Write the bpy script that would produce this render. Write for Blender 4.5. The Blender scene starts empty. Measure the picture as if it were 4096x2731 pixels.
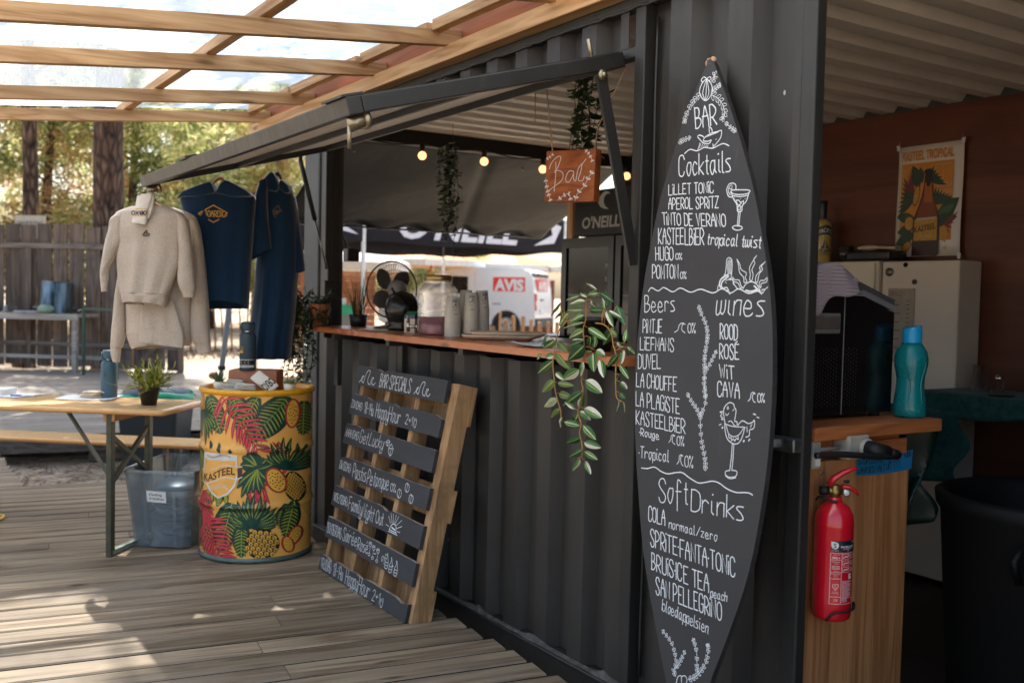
import bpy, bmesh, math, random
from mathutils import Matrix, Vector, Euler
R = math.radians
scene = bpy.context.scene
COL = scene.collection
# ------------------------------------------------------------ camera
cam_d = bpy.data.cameras.new("camera"); cam = bpy.data.objects.new("camera", cam_d); COL.objects.link(cam)
cam_d.sensor_width = 36.0; cam_d.lens = 35.204; cam_d.clip_start = 0.05; cam_d.clip_end = 2000
cam.matrix_world = Matrix(((0.84156, 0.00502, -0.54014, 0.0), (-0.53969, 0.04941, -0.84041, 0.0), (0.02247, 0.99877, 0.04429, 1.38), (0, 0, 0, 1)))
cam_d.dof.use_dof = True; cam_d.dof.focus_distance = 3.6; cam_d.dof.aperture_fstop = 3.0
scene.camera = cam
# ------------------------------------------------------------ daylight
SUN = Vector((0.15, 0.62, 0.95)).normalized()      # direction towards the sun
w = bpy.data.worlds.new("World"); scene.world = w; w.use_nodes = True
_nt = w.node_tree; _bg = _nt.nodes["Background"]
_sky = _nt.nodes.new("ShaderNodeTexSky"); _sky.sky_type = 'NISHITA'; _sky.sun_disc = False
_sky.sun_elevation = math.asin(SUN.z); _sky.sun_rotation = math.atan2(SUN.x, SUN.y)
_sky.air_density = 1.0; _sky.dust_density = 4.0; _sky.ozone_density = 1.0
_nt.links.new(_sky.outputs[0], _bg.inputs[0]); _bg.inputs[1].default_value = 0.15
sl = bpy.data.lights.new("sun", 'SUN'); sl.energy = 4.5; sl.angle = R(0.55); sl.color = (1.0, 0.93, 0.83)
so = bpy.data.objects.new("sun", sl); COL.objects.link(so); so.location = (0, 0, 20)
so.rotation_euler = SUN.to_track_quat('Z', 'Y').to_euler()
scene.view_settings.view_transform = 'Standard'; scene.view_settings.look = 'None'
scene.view_settings.exposure = 1.5; scene.view_settings.gamma = 1.0
scene.render.engine = 'CYCLES'
scene.cycles.use_denoising = True
scene.cycles.max_bounces = 10; scene.cycles.diffuse_bounces = 5; scene.cycles.glossy_bounces = 4
scene.cycles.transmission_bounces = 8; scene.cycles.transparent_max_bounces = 24
scene.cycles.caustics_reflective = False; scene.cycles.caustics_refractive = False
scene.cycles.sample_clamp_indirect = 6.0
rnd = random.Random(7)

# ------------------------------------------------------------ materials
def L(h):
    h = h.lstrip('#'); o = []
    for i in (0, 2, 4):
        c = int(h[i:i+2], 16) / 255
        o.append(c / 12.92 if c <= .04045 else ((c + .055) / 1.055) ** 2.4)
    return tuple(o)
def col(c): return L(c) if isinstance(c, str) else c
class NT:
    def __init__(s, name):
        s.m = bpy.data.materials.new(name); s.m.use_nodes = True; s.t = s.m.node_tree
        s.b = s.t.nodes["Principled BSDF"]; s.out = s.t.nodes["Material Output"]
        s.tc = s.t.nodes.new("ShaderNodeTexCoord")
    def n(s, kind, **kw):
        x = s.t.nodes.new("ShaderNode" + kind)
        for k, v in kw.items():
            if k.startswith('i_'):
                k = k[2:]; k = int(k) if k.isdigit() else k.replace('_', ' ')
                x.inputs[k].default_value = v
            else: setattr(x, k, v)
        return x
    def l(s, a, b): s.t.links.new(a, b)
    def co(s, scale=(1, 1, 1), rot=(0, 0, 0), kind='Object'):
        mp = s.n("Mapping"); mp.inputs['Scale'].default_value = scale; mp.inputs['Rotation'].default_value = rot
        s.l(s.tc.outputs[kind], mp.inputs[0]); return mp.outputs[0]
    def noise(s, vec, scale, detail=4, rough=.55, dist=0):
        x = s.n("TexNoise"); x.inputs['Scale'].default_value = scale; x.inputs['Detail'].default_value = detail
        x.inputs['Roughness'].default_value = rough; x.inputs['Distortion'].default_value = dist
        s.l(vec, x.inputs['Vector']); return x.outputs['Fac']
    def ramp(s, fac, stops):
        x = s.n("ValToRGB"); e = x.color_ramp.elements
        while len(e) < len(stops): e.new(.5)
        for q, (p, c) in zip(e, stops):
            q.position = p; q.color = (*c, 1) if len(c) == 3 else c
        s.l(fac, x.inputs[0]); return x.outputs[0]
    def mix(s, fac, a, b, mode='MIX'):
        x = s.n("Mix", data_type='RGBA', blend_type=mode)
        for sock, v in ((x.inputs[0], fac), (x.inputs[6], a), (x.inputs[7], b)):
            if isinstance(v, bpy.types.NodeSocket): s.l(v, sock)
            elif isinstance(v, (int, float)): sock.default_value = v
            else: sock.default_value = (*v, 1)
        return x.outputs[2]
    def bump(s, h, strength=.3, dist=.01):
        x = s.n("Bump"); x.inputs['Strength'].default_value = strength; x.inputs['Distance'].default_value = dist
        s.l(h, x.inputs['Height']); s.l(x.outputs[0], s.b.inputs['Normal'])
    def island(s): return s.n("NewGeometry").outputs['Random Per Island']
def g3(v): return (v, v, v)
MATS = {}
def M(name, c='#808080', rough=.6, metal=0., var=.12, scale=9., bump=0., bscale=60., spec=.5, trans=0., emis=0., alpha=1., isl=0., coat=0., tint=None, sheen=0.):
    if name in MATS: return MATS[name]
    t = NT(name); c = col(c); b = t.b
    fac = t.noise(t.co(), scale, 5)
    a2 = tuple(max(0, x * (1 - var)) for x in c); a3 = tuple(min(1, x * (1 + var)) for x in c)
    if tint: a3 = tuple(x * (1 - .5) + y * .5 for x, y in zip(a3, col(tint)))
    cc = t.ramp(fac, [(.3, a2), (.7, a3)])
    if isl:
        rr = t.ramp(t.island(), [(0, g3(1 - isl)), (1, g3(1 + isl))]); cc = t.mix(1, cc, rr, 'MULTIPLY')
    t.l(cc, b.inputs['Base Color'])
    rmp = t.n("MapRange"); rmp.inputs['To Min'].default_value = max(.03, rough - .1); rmp.inputs['To Max'].default_value = min(1, rough + .1)
    t.l(fac, rmp.inputs['Value']); t.l(rmp.outputs[0], b.inputs['Roughness'])
    b.inputs['Metallic'].default_value = metal; b.inputs['Specular IOR Level'].default_value = spec
    b.inputs['Transmission Weight'].default_value = trans; b.inputs['Alpha'].default_value = alpha
    b.inputs['Coat Weight'].default_value = coat; b.inputs['Sheen Weight'].default_value = sheen
    if emis:
        b.inputs['Emission Color'].default_value = (*c, 1); b.inputs['Emission Strength'].default_value = emis
    if bump: t.bump(t.noise(t.co(), bscale, 4), bump, .004)
    MATS[name] = t.m; return t.m
def wood(name, light, dark, axis='x', ring=14., rough=.65, isl=.25, knots=True, bump=.25, fine=60., stain=None, spec=.35, groove=0):
    """long grain running along one object axis"""
    if name in MATS: return MATS[name]
    t = NT(name); b = t.b; ax = 'xyz'.index(axis)
    sc = [ring] * 3; sc[ax] = ring * .07
    rndo = t.n("VectorMath", operation='SCALE'); rndo.inputs['Scale'].default_value = 37.
    cmb = t.n("CombineXYZ"); r = t.island()
    for i in range(3): t.l(r, cmb.inputs[i])
    t.l(cmb.outputs[0], rndo.inputs[0])
    add = t.n("VectorMath", operation='ADD'); t.l(t.tc.outputs['Object'], add.inputs[0]); t.l(rndo.outputs[0], add.inputs[1])
    mp = t.n("Mapping"); mp.inputs['Scale'].default_value = sc; t.l(add.outputs[0], mp.inputs[0])
    n1 = t.noise(mp.outputs[0], 1.0, 3, .5, .6)
    sn = t.n("Math", operation='MULTIPLY', i_1=9.); t.l(n1, sn.inputs[0])
    fr = t.n("Math", operation='PINGPONG', i_1=1.); t.l(sn.outputs[0], fr.inputs[0])
    mp2 = t.n("Mapping"); s2 = [fine * 3] * 3; s2[ax] = fine * .12; mp2.inputs['Scale'].default_value = s2; t.l(add.outputs[0], mp2.inputs[0])
    n2 = t.noise(mp2.outputs[0], 1.0, 3, .6)
    ma = t.n("Math", operation='MULTIPLY_ADD', i_1=.55); t.l(n2, ma.inputs[0])
    mm = t.n("Math", operation='MULTIPLY', i_1=.45); t.l(fr.outputs[0], mm.inputs[0]); t.l(mm.outputs[0], ma.inputs[2])
    c1, c2 = col(light), col(dark)
    cc = t.ramp(ma.outputs[0], [(.2, c1), (.55, tuple((x * .55 + y * .45) for x, y in zip(c1, c2))), (.85, c2)])
    if isl:
        rr = t.ramp(r, [(0, g3(1 - isl)), (1, g3(1 + isl))]); cc = t.mix(1, cc, rr, 'MULTIPLY')
    if stain:
        ns = t.noise(t.co(), stain[1], 5, .6); f = t.ramp(ns, [(stain[2], g3(0)), (stain[2] + .18, g3(1))])
        cc = t.mix(f, cc, col(stain[0]))
    if knots:
        mk = t.n("Mapping"); sk = [9.] * 3; sk[ax] = 2.6; mk.inputs['Scale'].default_value = sk; t.l(add.outputs[0], mk.inputs[0])
        vo = t.n("TexVoronoi"); vo.inputs['Scale'].default_value = .8; t.l(mk.outputs[0], vo.inputs['Vector'])
        f = t.ramp(vo.outputs['Distance'], [(.04, g3(.8)), (.13, g3(0))]); cc = t.mix(f, cc, tuple(x * .35 for x in c2))
    t.l(cc, b.inputs['Base Color']); b.inputs['Roughness'].default_value = rough; b.inputs['Specular IOR Level'].default_value = spec
    if bump: t.bump(ma.outputs[0], bump, .003)
    MATS[name] = t.m; return t.m

# ------------------------------------------------------------ mesh builder
class B:
    def __init__(s, T=None): s.v = []; s.f = []; s.mi = []; s.T = T or Matrix(); s.sm = []
    def add(s, vs, fs, m=0, smooth=False):
        o = len(s.v); T = s.T
        s.v += [T @ Vector(p) for p in vs]
        for f in fs: s.f.append([o + i for i in f]); s.mi.append(m); s.sm.append(smooth)
        return s
    def box(s, a, b, m=0, bev=0.):
        (x0, y0, z0), (x1, y1, z1) = a, b
        x0, x1 = min(x0, x1), max(x0, x1); y0, y1 = min(y0, y1), max(y0, y1); z0, z1 = min(z0, z1), max(z0, z1)
        if bev <= 0:
            return s.add([(x0, y0, z0), (x1, y0, z0), (x1, y1, z0), (x0, y1, z0), (x0, y0, z1), (x1, y0, z1), (x1, y1, z1), (x0, y1, z1)],
                         [(0, 3, 2, 1), (4, 5, 6, 7), (0, 1, 5, 4), (1, 2, 6, 5), (2, 3, 7, 6), (3, 0, 4, 7)], m)
        c = Vector(((x0 + x1) / 2, (y0 + y1) / 2, (z0 + z1) / 2)); h = ((x1 - x0) / 2, (y1 - y0) / 2, (z1 - z0) / 2)
        bm = bmesh.new(); bmesh.ops.create_cube(bm, size=1)
        for v in bm.verts: v.co = Vector((v.co.x * 2 * h[0], v.co.y * 2 * h[1], v.co.z * 2 * h[2])) + c
        bmesh.ops.bevel(bm, geom=bm.edges[:], offset=min(bev, min(h) * .9), segments=2, affect='EDGES', profile=.5)
        bm.verts.index_update()
        s.add([v.co[:] for v in bm.verts], [[v.index for v in f.verts] for f in bm.faces], m, False); bm.free(); return s
    def bar(s, p, q, w, h, m=0, up=(0, 0, 1), bev=0.):
        p, q = Vector(p), Vector(q); d = (q - p); ln = d.length; d.normalize()
        u = Vector(up); sx = d.cross(u)
        if sx.length < 1e-4: sx = d.cross(Vector((1, 0, 0)))
        sx.normalize(); uz = sx.cross(d).normalized()
        T0 = s.T; s.T = T0 @ Matrix(((d.x, sx.x, uz.x, p.x), (d.y, sx.y, uz.y, p.y), (d.z, sx.z, uz.z, p.z), (0, 0, 0, 1)))
        s.box((0, -w / 2, -h / 2), (ln, w / 2, h / 2), m, bev); s.T = T0; return s
    def tube(s, pts, r, n=8, m=0, cap=True, flat=1.):
        pts = [Vector(p) for p in pts]; k = len(pts); rs = r if isinstance(r, (list, tuple)) else [r] * k
        vs = []; prev = None
        for i, p in enumerate(pts):
            t = (pts[min(i + 1, k - 1)] - pts[max(i - 1, 0)])
            if t.length < 1e-9: t = Vector((0, 0, 1))
            t.normalize()
            if prev is None:
                a = Vector((0, 0, 1)) if abs(t.z) < .9 else Vector((1, 0, 0)); u = t.cross(a).normalized()
            else:
                u = prev - t * prev.dot(t); u = u.normalized() if u.length > 1e-6 else t.orthogonal().normalized()
            prev = u; w_ = t.cross(u)
            for j in range(n):
                a = 2 * math.pi * j / n; vs.append(p + (u * math.cos(a) + w_ * math.sin(a) * flat) * rs[i])
        fs = []
        for i in range(k - 1):
            for j in range(n):
                fs.append((i * n + j, i * n + (j + 1) % n, (i + 1) * n + (j + 1) % n, (i + 1) * n + j))
        if cap: fs.append(list(range(n))[::-1]); fs.append([(k - 1) * n + j for j in range(n)])
        return s.add(vs, fs, m, True)
    def lathe(s, prof, n=32, c=(0, 0, 0), m=0, sx=1., sy=1., rings=None):
        """prof: (radius, z) from bottom to top; m may be a list per segment"""
        vs = []; k = len(prof)
        for (r, z) in prof:
            for j in range(n):
                a = 2 * math.pi * j / n; vs.append((c[0] + r * math.cos(a) * sx, c[1] + r * math.sin(a) * sy, c[2] + z))
        for i in range(k - 1):
            fs = [(i * n + j, i * n + (j + 1) % n, (i + 1) * n + (j + 1) % n, (i + 1) * n + j) for j in range(n)]
            s2 = m[i] if isinstance(m, list) else m
            if i == 0: base = len(s.v); s.add(vs, fs, s2, True)
            else:
                for f in fs: s.f.append([base + q for q in f]); s.mi.append(s2); s.sm.append(True)
        return s
    def disc(s, c, r, n=24, m=0, nrm=(0, 0, 1), sx=1.):
        nv = Vector(nrm).normalized(); u = nv.orthogonal().normalized(); w_ = nv.cross(u); c = Vector(c)
        return s.add([c + (u * math.cos(2 * math.pi * j / n) * sx + w_ * math.sin(2 * math.pi * j / n)) * r for j in range(n)], [list(range(n))], m)
    def sphere(s, c, r, n=16, m=0, sc=(1, 1, 1)):
        vs = []; k = max(6, n // 2); c = Vector(c)
        for i in range(k + 1):
            th = math.pi * i / k
            for j in range(n):
                ph = 2 * math.pi * j / n
                vs.append((c.x + r * sc[0] * math.sin(th) * math.cos(ph), c.y + r * sc[1] * math.sin(th) * math.sin(ph), c.z - r * sc[2] * math.cos(th)))
        fs = [(i * n + j, i * n + (j + 1) % n, (i + 1) * n + (j + 1) % n, (i + 1) * n + j) for i in range(k) for j in range(n)]
        return s.add(vs, fs, m, True)
    def grid(s, fn, nu, nv, m=0, smooth=True, wrap=False):
        vs = [fn(i / nu, j / nv) for j in range(nv + 1) for i in range(nu + 1)]; W = nu + 1
        return s.add(vs, [(j * W + i, j * W + i + 1, (j + 1) * W + i + 1, (j + 1) * W + i) for j in range(nv) for i in range(nu)], m, smooth)
    def prism(s, poly, d0, d1, m=0, fn=None):
        """2-D outline extruded between two depths; fn(u, v, d) -> 3-D"""
        fn = fn or (lambda u, v, d: (u, v, d)); n = len(poly)
        vs = [fn(u, v, d0) for u, v in poly] + [fn(u, v, d1) for u, v in poly]
        return s.add(vs, [list(range(n))[::-1], list(range(n, 2 * n))] + [(i, (i + 1) % n, n + (i + 1) % n, n + i) for i in range(n)], m)
    def obj(s, name, mats, parent=None, world=True, mods=None, bevel=0., subd=0, solid=0.):
        me = bpy.data.meshes.new(name); vs = s.v
        if parent is not None and world:
            inv = parent.matrix_basis.inverted(); vs = [inv @ v for v in vs]
        me.from_pydata([v[:] for v in vs], [], s.f); me.update()
        for x in (mats if isinstance(mats, (list, tuple)) else [mats]): me.materials.append(x)
        me.polygons.foreach_set('material_index', s.mi); me.polygons.foreach_set('use_smooth', s.sm)
        o = bpy.data.objects.new(name, me); COL.objects.link(o)
        if parent is not None: o.parent = parent
        if solid:
            d = o.modifiers.new('solid', 'SOLIDIFY'); d.thickness = solid; d.offset = 0
        if bevel:
            d = o.modifiers.new('bevel', 'BEVEL'); d.width = bevel; d.segments = 2; d.limit_method = 'ANGLE'; d.angle_limit = R(40)
        if subd:
            d = o.modifiers.new('subd', 'SUBSURF'); d.levels = subd; d.render_levels = subd
        return o
def thing(name, label, cat, loc=(0, 0, 0), rz=0., group=None):
    o = bpy.data.objects.new(name, None); COL.objects.link(o); o.empty_display_size = .1
    o.location = loc; o.rotation_euler = (0, 0, rz); o.matrix_basis = Matrix.Translation(loc) @ Matrix.Rotation(rz, 4, 'Z')
    return tag(o, label, cat, group)
def tag(o, label, cat, group=None):
    o['label'] = label; o['category'] = cat
    if group: o['group'] = group
    return o
def struct(o): o['kind'] = 'structure'; return o
def dup(o, loc=None, rz=None, label=None, par=None):
    c = o.copy(); COL.objects.link(c)
    if par is not None: c.parent = par
    if loc is not None: c.location = loc
    if rz is not None: c.rotation_euler = (0, 0, rz)
    if label: c['label'] = label
    for ch in list(o.children): dup(ch, par=c)
    return c
def smooth_line(pts, k=4, closed=False):
    pts = [Vector(p) for p in pts]; n = len(pts)
    if n < 3: return pts
    out = []
    rng = range(n) if closed else range(n - 1)
    for i in rng:
        p0 = pts[(i - 1) % n] if closed or i > 0 else pts[0]; p1 = pts[i]; p2 = pts[(i + 1) % n]
        p3 = pts[(i + 2) % n] if closed or i + 2 < n else pts[-1]
        for j in range(k):
            t = j / k
            out.append(.5 * ((2 * p1) + (p2 - p0) * t + (2 * p0 - 5 * p1 + 4 * p2 - p3) * t * t + (3 * p1 - p0 - 3 * p2 + p3) * t ** 3))
    out.append(pts[0] if closed else pts[-1]); return out
def ribbon(b, pts, wd, fn, m=0, off=0.):
    """flat painted stroke along 2-D points, fn(u, v, off) -> 3-D; square ends softened with discs"""
    pts = [Vector((p[0], p[1])) for p in pts]
    q = [pts[0]]
    for p in pts[1:]:
        if (p - q[-1]).length > wd * .08: q.append(p)
    pts = q; n = len(pts); h = wd / 2
    if n == 1:
        b.add([fn(pts[0].x + math.cos(a * .785) * h, pts[0].y + math.sin(a * .785) * h, off) for a in range(8)], [list(range(8))], m); return
    vs = []; nm = []
    for i in range(n):
        d1 = (pts[i] - pts[i - 1]).normalized() if i else None; d2 = (pts[i + 1] - pts[i]).normalized() if i < n - 1 else None
        d1 = d1 or d2; d2 = d2 or d1; t = d1 + d2
        t = t.normalized() if t.length > .2 else d1
        nn = Vector((-t.y, t.x)); c = max(.6, abs(nn.dot(Vector((-d1.y, d1.x))))); k = h / c
        vs += [fn(pts[i].x + nn.x * k, pts[i].y + nn.y * k, off), fn(pts[i].x - nn.x * k, pts[i].y - nn.y * k, off)]
    b.add(vs, [(2 * i, 2 * i + 1, 2 * i + 3, 2 * i + 2) for i in range(n - 1)], m)
    for e, f in ((0, 1), (n - 1, n - 2)):
        d = (pts[e] - pts[f]).normalized(); a0 = math.atan2(d.y, d.x)
        b.add([fn(pts[e].x + math.cos(a0 + a) * h, pts[e].y + math.sin(a0 + a) * h, off) for a in (-1.57, -.8, 0, .8, 1.57)], [(0, 1, 2, 3, 4)], m)
GL = {'A': "~03061a2d3a4643 0848", 'B': "030d ~0d2d3c3a2808 ~082847452303", 'C': "~4b3d1d0b05133345", 'D': "030d ~0d2d4b452303", 'E': "4d0d0343 0838", 'F': "4d0d03 0838",
 'G': "~4b3d1d0b0513334548 4828", 'H': "030d 434d 0848", 'I': "030d", 'J': "~3d352304", 'K': "030d 4d0743", 'L': "0d0343", 'M': "030d264d43", 'N': "030d434d",
 'O': "~2d0b0523454b2d", 'P': "030d ~0d2d4b492707", 'Q': "~2d0b0523454b2d 2642", 'R': "030d ~0d2d4b492707 1743", 'S': "~4b3d1d0b193745331305", 'T': "0d4d 2d23", 'U': "~0d051333454d", 'V': "0d234d",
 'W': "0d132a334d", 'X': "0d43 034d", 'Y': "0d284d 2823", 'Z': "0d4d0343", '\u00c9': "4d0d0343 0838 1e3f", '0': "~2d0b0523454b2d", '1': "0a2d23", '2': "~0b1d3d4b3803 0343", '8': "~2d0b193745230517394b2d",
 '9': "~4927090b2d4b4743", '4': "3d0646 3d33", '7': "0d4d13", '3': "~0d3d4b2848453303", '%': "034d ~0d0b1b1d0d ~3335454333", '+': "0848 2a26", '-': "0838", ':': "*06 *0a", '.': "*04", '\u00b7': "*08", '/': "034d", '!': "0d07 *04", '\u2022': "*07", "'": "0d0b", ',': "0402",
 '\u0131': "030a *0d",
 'a': "~39190613233639 393443", 'b': "0d03 ~06133346391907", 'c': "~38291906132334", 'd': "~39190613233639 3d3443", 'e': "~063638291906133344", 'f': "~3c2d1c1210 0838", 'g': "~39190613233639 ~3931200002",
 'h': "0d03 ~0719393833", 'i': "090413 *0c", 'k': "0d03 390633", 'l': "~0d0413", 'm': "0903 ~0719292823 ~2739494843", 'n': "0903 ~0719393833", 'o': "~2919061323363929", 'p': "0900 ~07193936331305",
 'q': "~39190613233639 3930", 'r': "0903 ~07192938", 's': "~39190826342303", 't': "~1c1423 0929", 'u': "~090413233539 3933", 'v': "092339", 'w': "~0904132529 ~2524334549", 'y': "~090513233539 ~3931200002", 'z': "09390333", '\u00e9': "~063638291906133344 1b2d"}
def strokes(txt):
    """single-stroke lettering: polylines with cap height 10 on a baseline at 0, and the total width"""
    out = []; x = 0.
    for ch in txt:
        if ch == ' ': x += 3.; continue
        mx = 0
        for tok in GL.get(ch, "030d").split():
            k = tok[0]; tok = tok.lstrip('~*')
            p = [(int(tok[i], 36), int(tok[i + 1], 36) - 3) for i in range(0, len(tok), 2)]
            mx = max(mx, max(q[0] for q in p)); p = [(q[0] + x, q[1]) for q in p]
            if k == '~': p = [(v.x, v.y) for v in smooth_line([(a, c, 0) for a, c in p], 4)]
            out.append(p)
        x += mx + 1.5
    return out, x - 1.5
def letter(b, txt, bl, br, tl, wd, fn, m=0, off=0., jit=0.):
    ss, W = strokes(txt); bl, br, tl = Vector(bl), Vector(br), Vector(tl); u = (br - bl) / W; v = (tl - bl) / 10
    rr = random.Random(len(txt) * 7 + int(bl.x))
    for p in ss:
        jx, jy = rr.uniform(-jit, jit), rr.uniform(-jit, jit)
        ribbon(b, [bl + u * (a + jx) + v * (c + jy) for a, c in p], wd if len(p) > 1 else wd * 1.7, fn, m, off)
def font_mesh(txt, size=1., bold=0., shear=0., extr=0., sx=1.):
    """built-in sans as vertices and faces in the xy plane, starting at x = 0"""
    cu = bpy.data.curves.new('tmp', 'FONT'); cu.body = txt; cu.size = size; cu.offset = bold; cu.shear = shear; cu.extrude = extr; cu.resolution_u = 3
    o = bpy.data.objects.new('tmp', cu); me = bpy.data.meshes.new_from_object(o)
    vs = [(v.co.x * sx, v.co.y, v.co.z) for v in me.vertices]; fs = [list(p.vertices) for p in me.polygons]
    bpy.data.objects.remove(o); bpy.data.curves.remove(cu); bpy.data.meshes.remove(me)
    x0 = min(v[0] for v in vs); vs = [(v[0] - x0, v[1], v[2]) for v in vs]
    return vs, fs, max(v[0] for v in vs), max(v[1] for v in vs)
def print_text(b, txt, w_, h_, fn, m=0, off=0., bold=0., shear=0., cx=True):
    """sans text scaled into a w x h box, mapped by fn(u, v, off)"""
    vs, fs, W, H = font_mesh(txt, 1., bold, shear); a = w_ / W; c = h_ / H; o = -w_ / 2 if cx else 0
    b.add([fn(v[0] * a + o, v[1] * c, off) for v in vs], fs, m)
# ============================================================ SETTING
m_sand = NT('sand')
_t = m_sand; _n1 = _t.noise(_t.co(), 1.1, 6, .6); _n2 = _t.noise(_t.co(), 9, 5, .7, .5)
_c = _t.ramp(_n1, [(.3, L('#a08c76')), (.7, L('#c8b8a2'))])
_f = _t.ramp(_n2, [(.5, g3(0)), (.62, g3(.85))]); _c = _t.mix(_f, _c, L('#4e3c30'))
_t.l(_c, _t.b.inputs['Base Color']); _t.b.inputs['Roughness'].default_value = .95; _t.bump(_t.noise(_t.co(), 25, 5), .5, .03)
def ground_z(x, y):
    d = math.hypot(x, y - 4); k = min(1, max(0, (d - 8) / 16)); return -.13 + .36 * k * k * (3 - 2 * k)
g = B()
ring = [0, 2, 4, 6, 8, 10, 12, 14, 16, 19, 22, 26, 32, 45, 80, 150, 400, 900]
NA = 48
vs = []
for r in ring:
    for j in range(NA):
        a = 2 * math.pi * j / NA; x, y = r * math.cos(a), 4 + r * math.sin(a); vs.append((x, y, ground_z(x, y)))
g.add(vs, [(i * NA + j, i * NA + (j + 1) % NA, (i + 1) * NA + (j + 1) % NA, (i + 1) * NA + j) for i in range(len(ring) - 1) for j in range(NA)], 0, True)
struct(g.obj('ground', m_sand.m))
# needles and twigs lying on the sand: uncountable litter
lt = B(); rl = random.Random(3)
for k in range(1500):
    x, y = rl.uniform(.6, 3.2), rl.uniform(7.4, 9.2)
    a = rl.uniform(0, 6.28); ln = rl.uniform(.02, .09); d = Vector((math.cos(a), math.sin(a), 0)) * ln; p = Vector((x, y, -.122 + rl.uniform(0, .012)))
    n = Vector((-d.y, d.x, 0)).normalized() * rl.uniform(.002, .006)
    lt.add([p - d - n, p - d + n, p + d + n + Vector((0, 0, .01)), p + d - n + Vector((0, 0, .01))], [(0, 1, 2, 3)])
o = lt.obj('needle_litter', M('litter', '#5a4636', .9, isl=.5)); o['kind'] = 'stuff'

m_deck = wood('deck_boards', '#94846f', '#4e3c2b', 'x', ring=9, rough=.52, isl=.26, fine=34, stain=('#7d7062', 1.6, .5), spec=.3, bump=.5)
m_grey = wood('grey_boards', '#a39a90', '#5f554d', 'x', ring=10, rough=.5, isl=.22, fine=50, spec=.35, bump=.3)
AD = R(-8.6)
def boards(name, mat, xs, rows, z, wd, gap, th, seed, xend=None, org=(0, 0)):
    """planks running along local x, the object turned to the deck's own angle"""
    b = B(); r = random.Random(seed)
    for k in range(*rows):
        y0 = k * (wd + gap); x0, x1 = xs(k * (wd + gap) + wd / 2)
        cuts = [x0]; x = x0 + r.uniform(.6, 3.4)
        while x < x1 - .5: cuts.append(x); x += r.uniform(2.6, 3.6)
        cuts.append(x1 + (r.uniform(-.012, .012) if xend else 0))
        for a, c in zip(cuts[:-1], cuts[1:]):
            dz = r.uniform(-.0007, .0007); dy = r.uniform(-.002, .002); e = .006
            ya, yb = y0 + dy, y0 + wd + dy; zt = z + dz
            sec = [(ya, zt - th), (yb, zt - th), (yb, zt - e), (yb - e, zt), (ya + e, zt), (ya, zt - e)]
            n = 6; a2, c2 = a + .001, c - .001
            o_ = len(b.v); b.add([(a2, p, q) for p, q in sec] + [(c2, p, q) for p, q in sec], [list(range(n))] + [list(range(n, 2 * n))[::-1]] + [(i, n + i, n + (i + 1) % n, (i + 1) % n) for i in range(n)])
            for i_, mi_ in enumerate((1, 1, 1, 1, 0, 0, 0, 1)): b.mi[-8 + i_] = mi_  # board sides and ends coloured dark for the shade in the gaps
    o = b.obj(name, [mat, M('gap_shade', '#1a130d', .95, var=.3, spec=.1)]); o.rotation_euler = (0, 0, AD); o.location = (org[0], org[1], 0); return struct(o)
ca, sa = math.cos(AD), math.sin(AD)
def front_xs(yl):
    x1 = (2.105 + sa * yl) / ca                       # ends just short of the container
    return (-3.6, x1 if yl < 7.72 else (.90 + sa * yl) / ca)
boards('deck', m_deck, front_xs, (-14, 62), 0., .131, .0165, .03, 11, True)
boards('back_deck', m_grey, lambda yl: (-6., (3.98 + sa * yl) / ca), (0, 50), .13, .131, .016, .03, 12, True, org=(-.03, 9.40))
b = B(Matrix.Rotation(AD, 4, 'Z')); b.box((-6, 9.27, -.02), (2.6, 9.31, .098)); b.box((1.05, 9.34, -.12), (1.55, 9.44, -.03)); b.box((.2, 9.34, -.12), (.6, 9.44, -.03)); b.box((-6, 9.8, -.1), (2.3, 9.9, .09))
struct(b.obj('deck_bearers', wood('dark_bearer', '#6d6359', '#3a332d', 'x', isl=.2)))

# ------------------------------------------------------------ fence of wide grey boards
FA = Vector((1.702, 17.297, .13)); FD = Vector((.753, -.658, 0)).normalized(); FN = Vector((FD.y, -FD.x, 0))   # FN points to the camera side
FT = Matrix(((FD.x, -FN.x, 0, FA.x), (FD.y, -FN.y, 0, FA.y), (0, 0, 1, .13), (0, 0, 0, 1)))   # local x along the fence, y away, z up
m_fence = wood('fence_board', '#7c6c60', '#3c322c', 'z', ring=9, rough=.8, isl=.28, fine=45, stain=('#57504a', 1.6, .5))
m_fence_h = wood('fence_rail', '#8a8178', '#4d453f', 'x', ring=9, rough=.8, isl=.1)
fence = thing('board_fence', 'tall grey board fence with light showing between its planks at the back of the deck', 'fence', FA, math.atan2(FD.y, FD.x))
rf = random.Random(5)
x = .075 - .266 * 16; i = 0; pnl = B(FT)
while x < 3.0:
    gp = rf.choice([.026, .036, .044, .034]); h = 2.2 + rf.uniform(-.03, .03) - max(0, x) * .006
    pnl.box((x + gp / 2, 0, .04 + rf.uniform(-.02, .02)), (x + .266 - gp / 2, .022, h)); x += .266
pnl.obj('plank_panel', m_fence, fence)
for (z, d) in ((1.87, .075), (.38, .07)):
    B(FT).box((-4.2, -.045, z - d / 2), (2.98, -.002, z + d / 2)).obj('rail', m_fence_h, fence)
for x in (-2.9, .46, 2.94):
    B(FT).box((x, -.05, 0.), (x + .09, -.001, 1.83 if x < 2 else 2.15)).obj('post', m_fence, fence)
B(FT).bar((2.3, -.06, .05), (2.94, -.06, .75), .05, .08).obj('brace', m_fence, fence)
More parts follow.
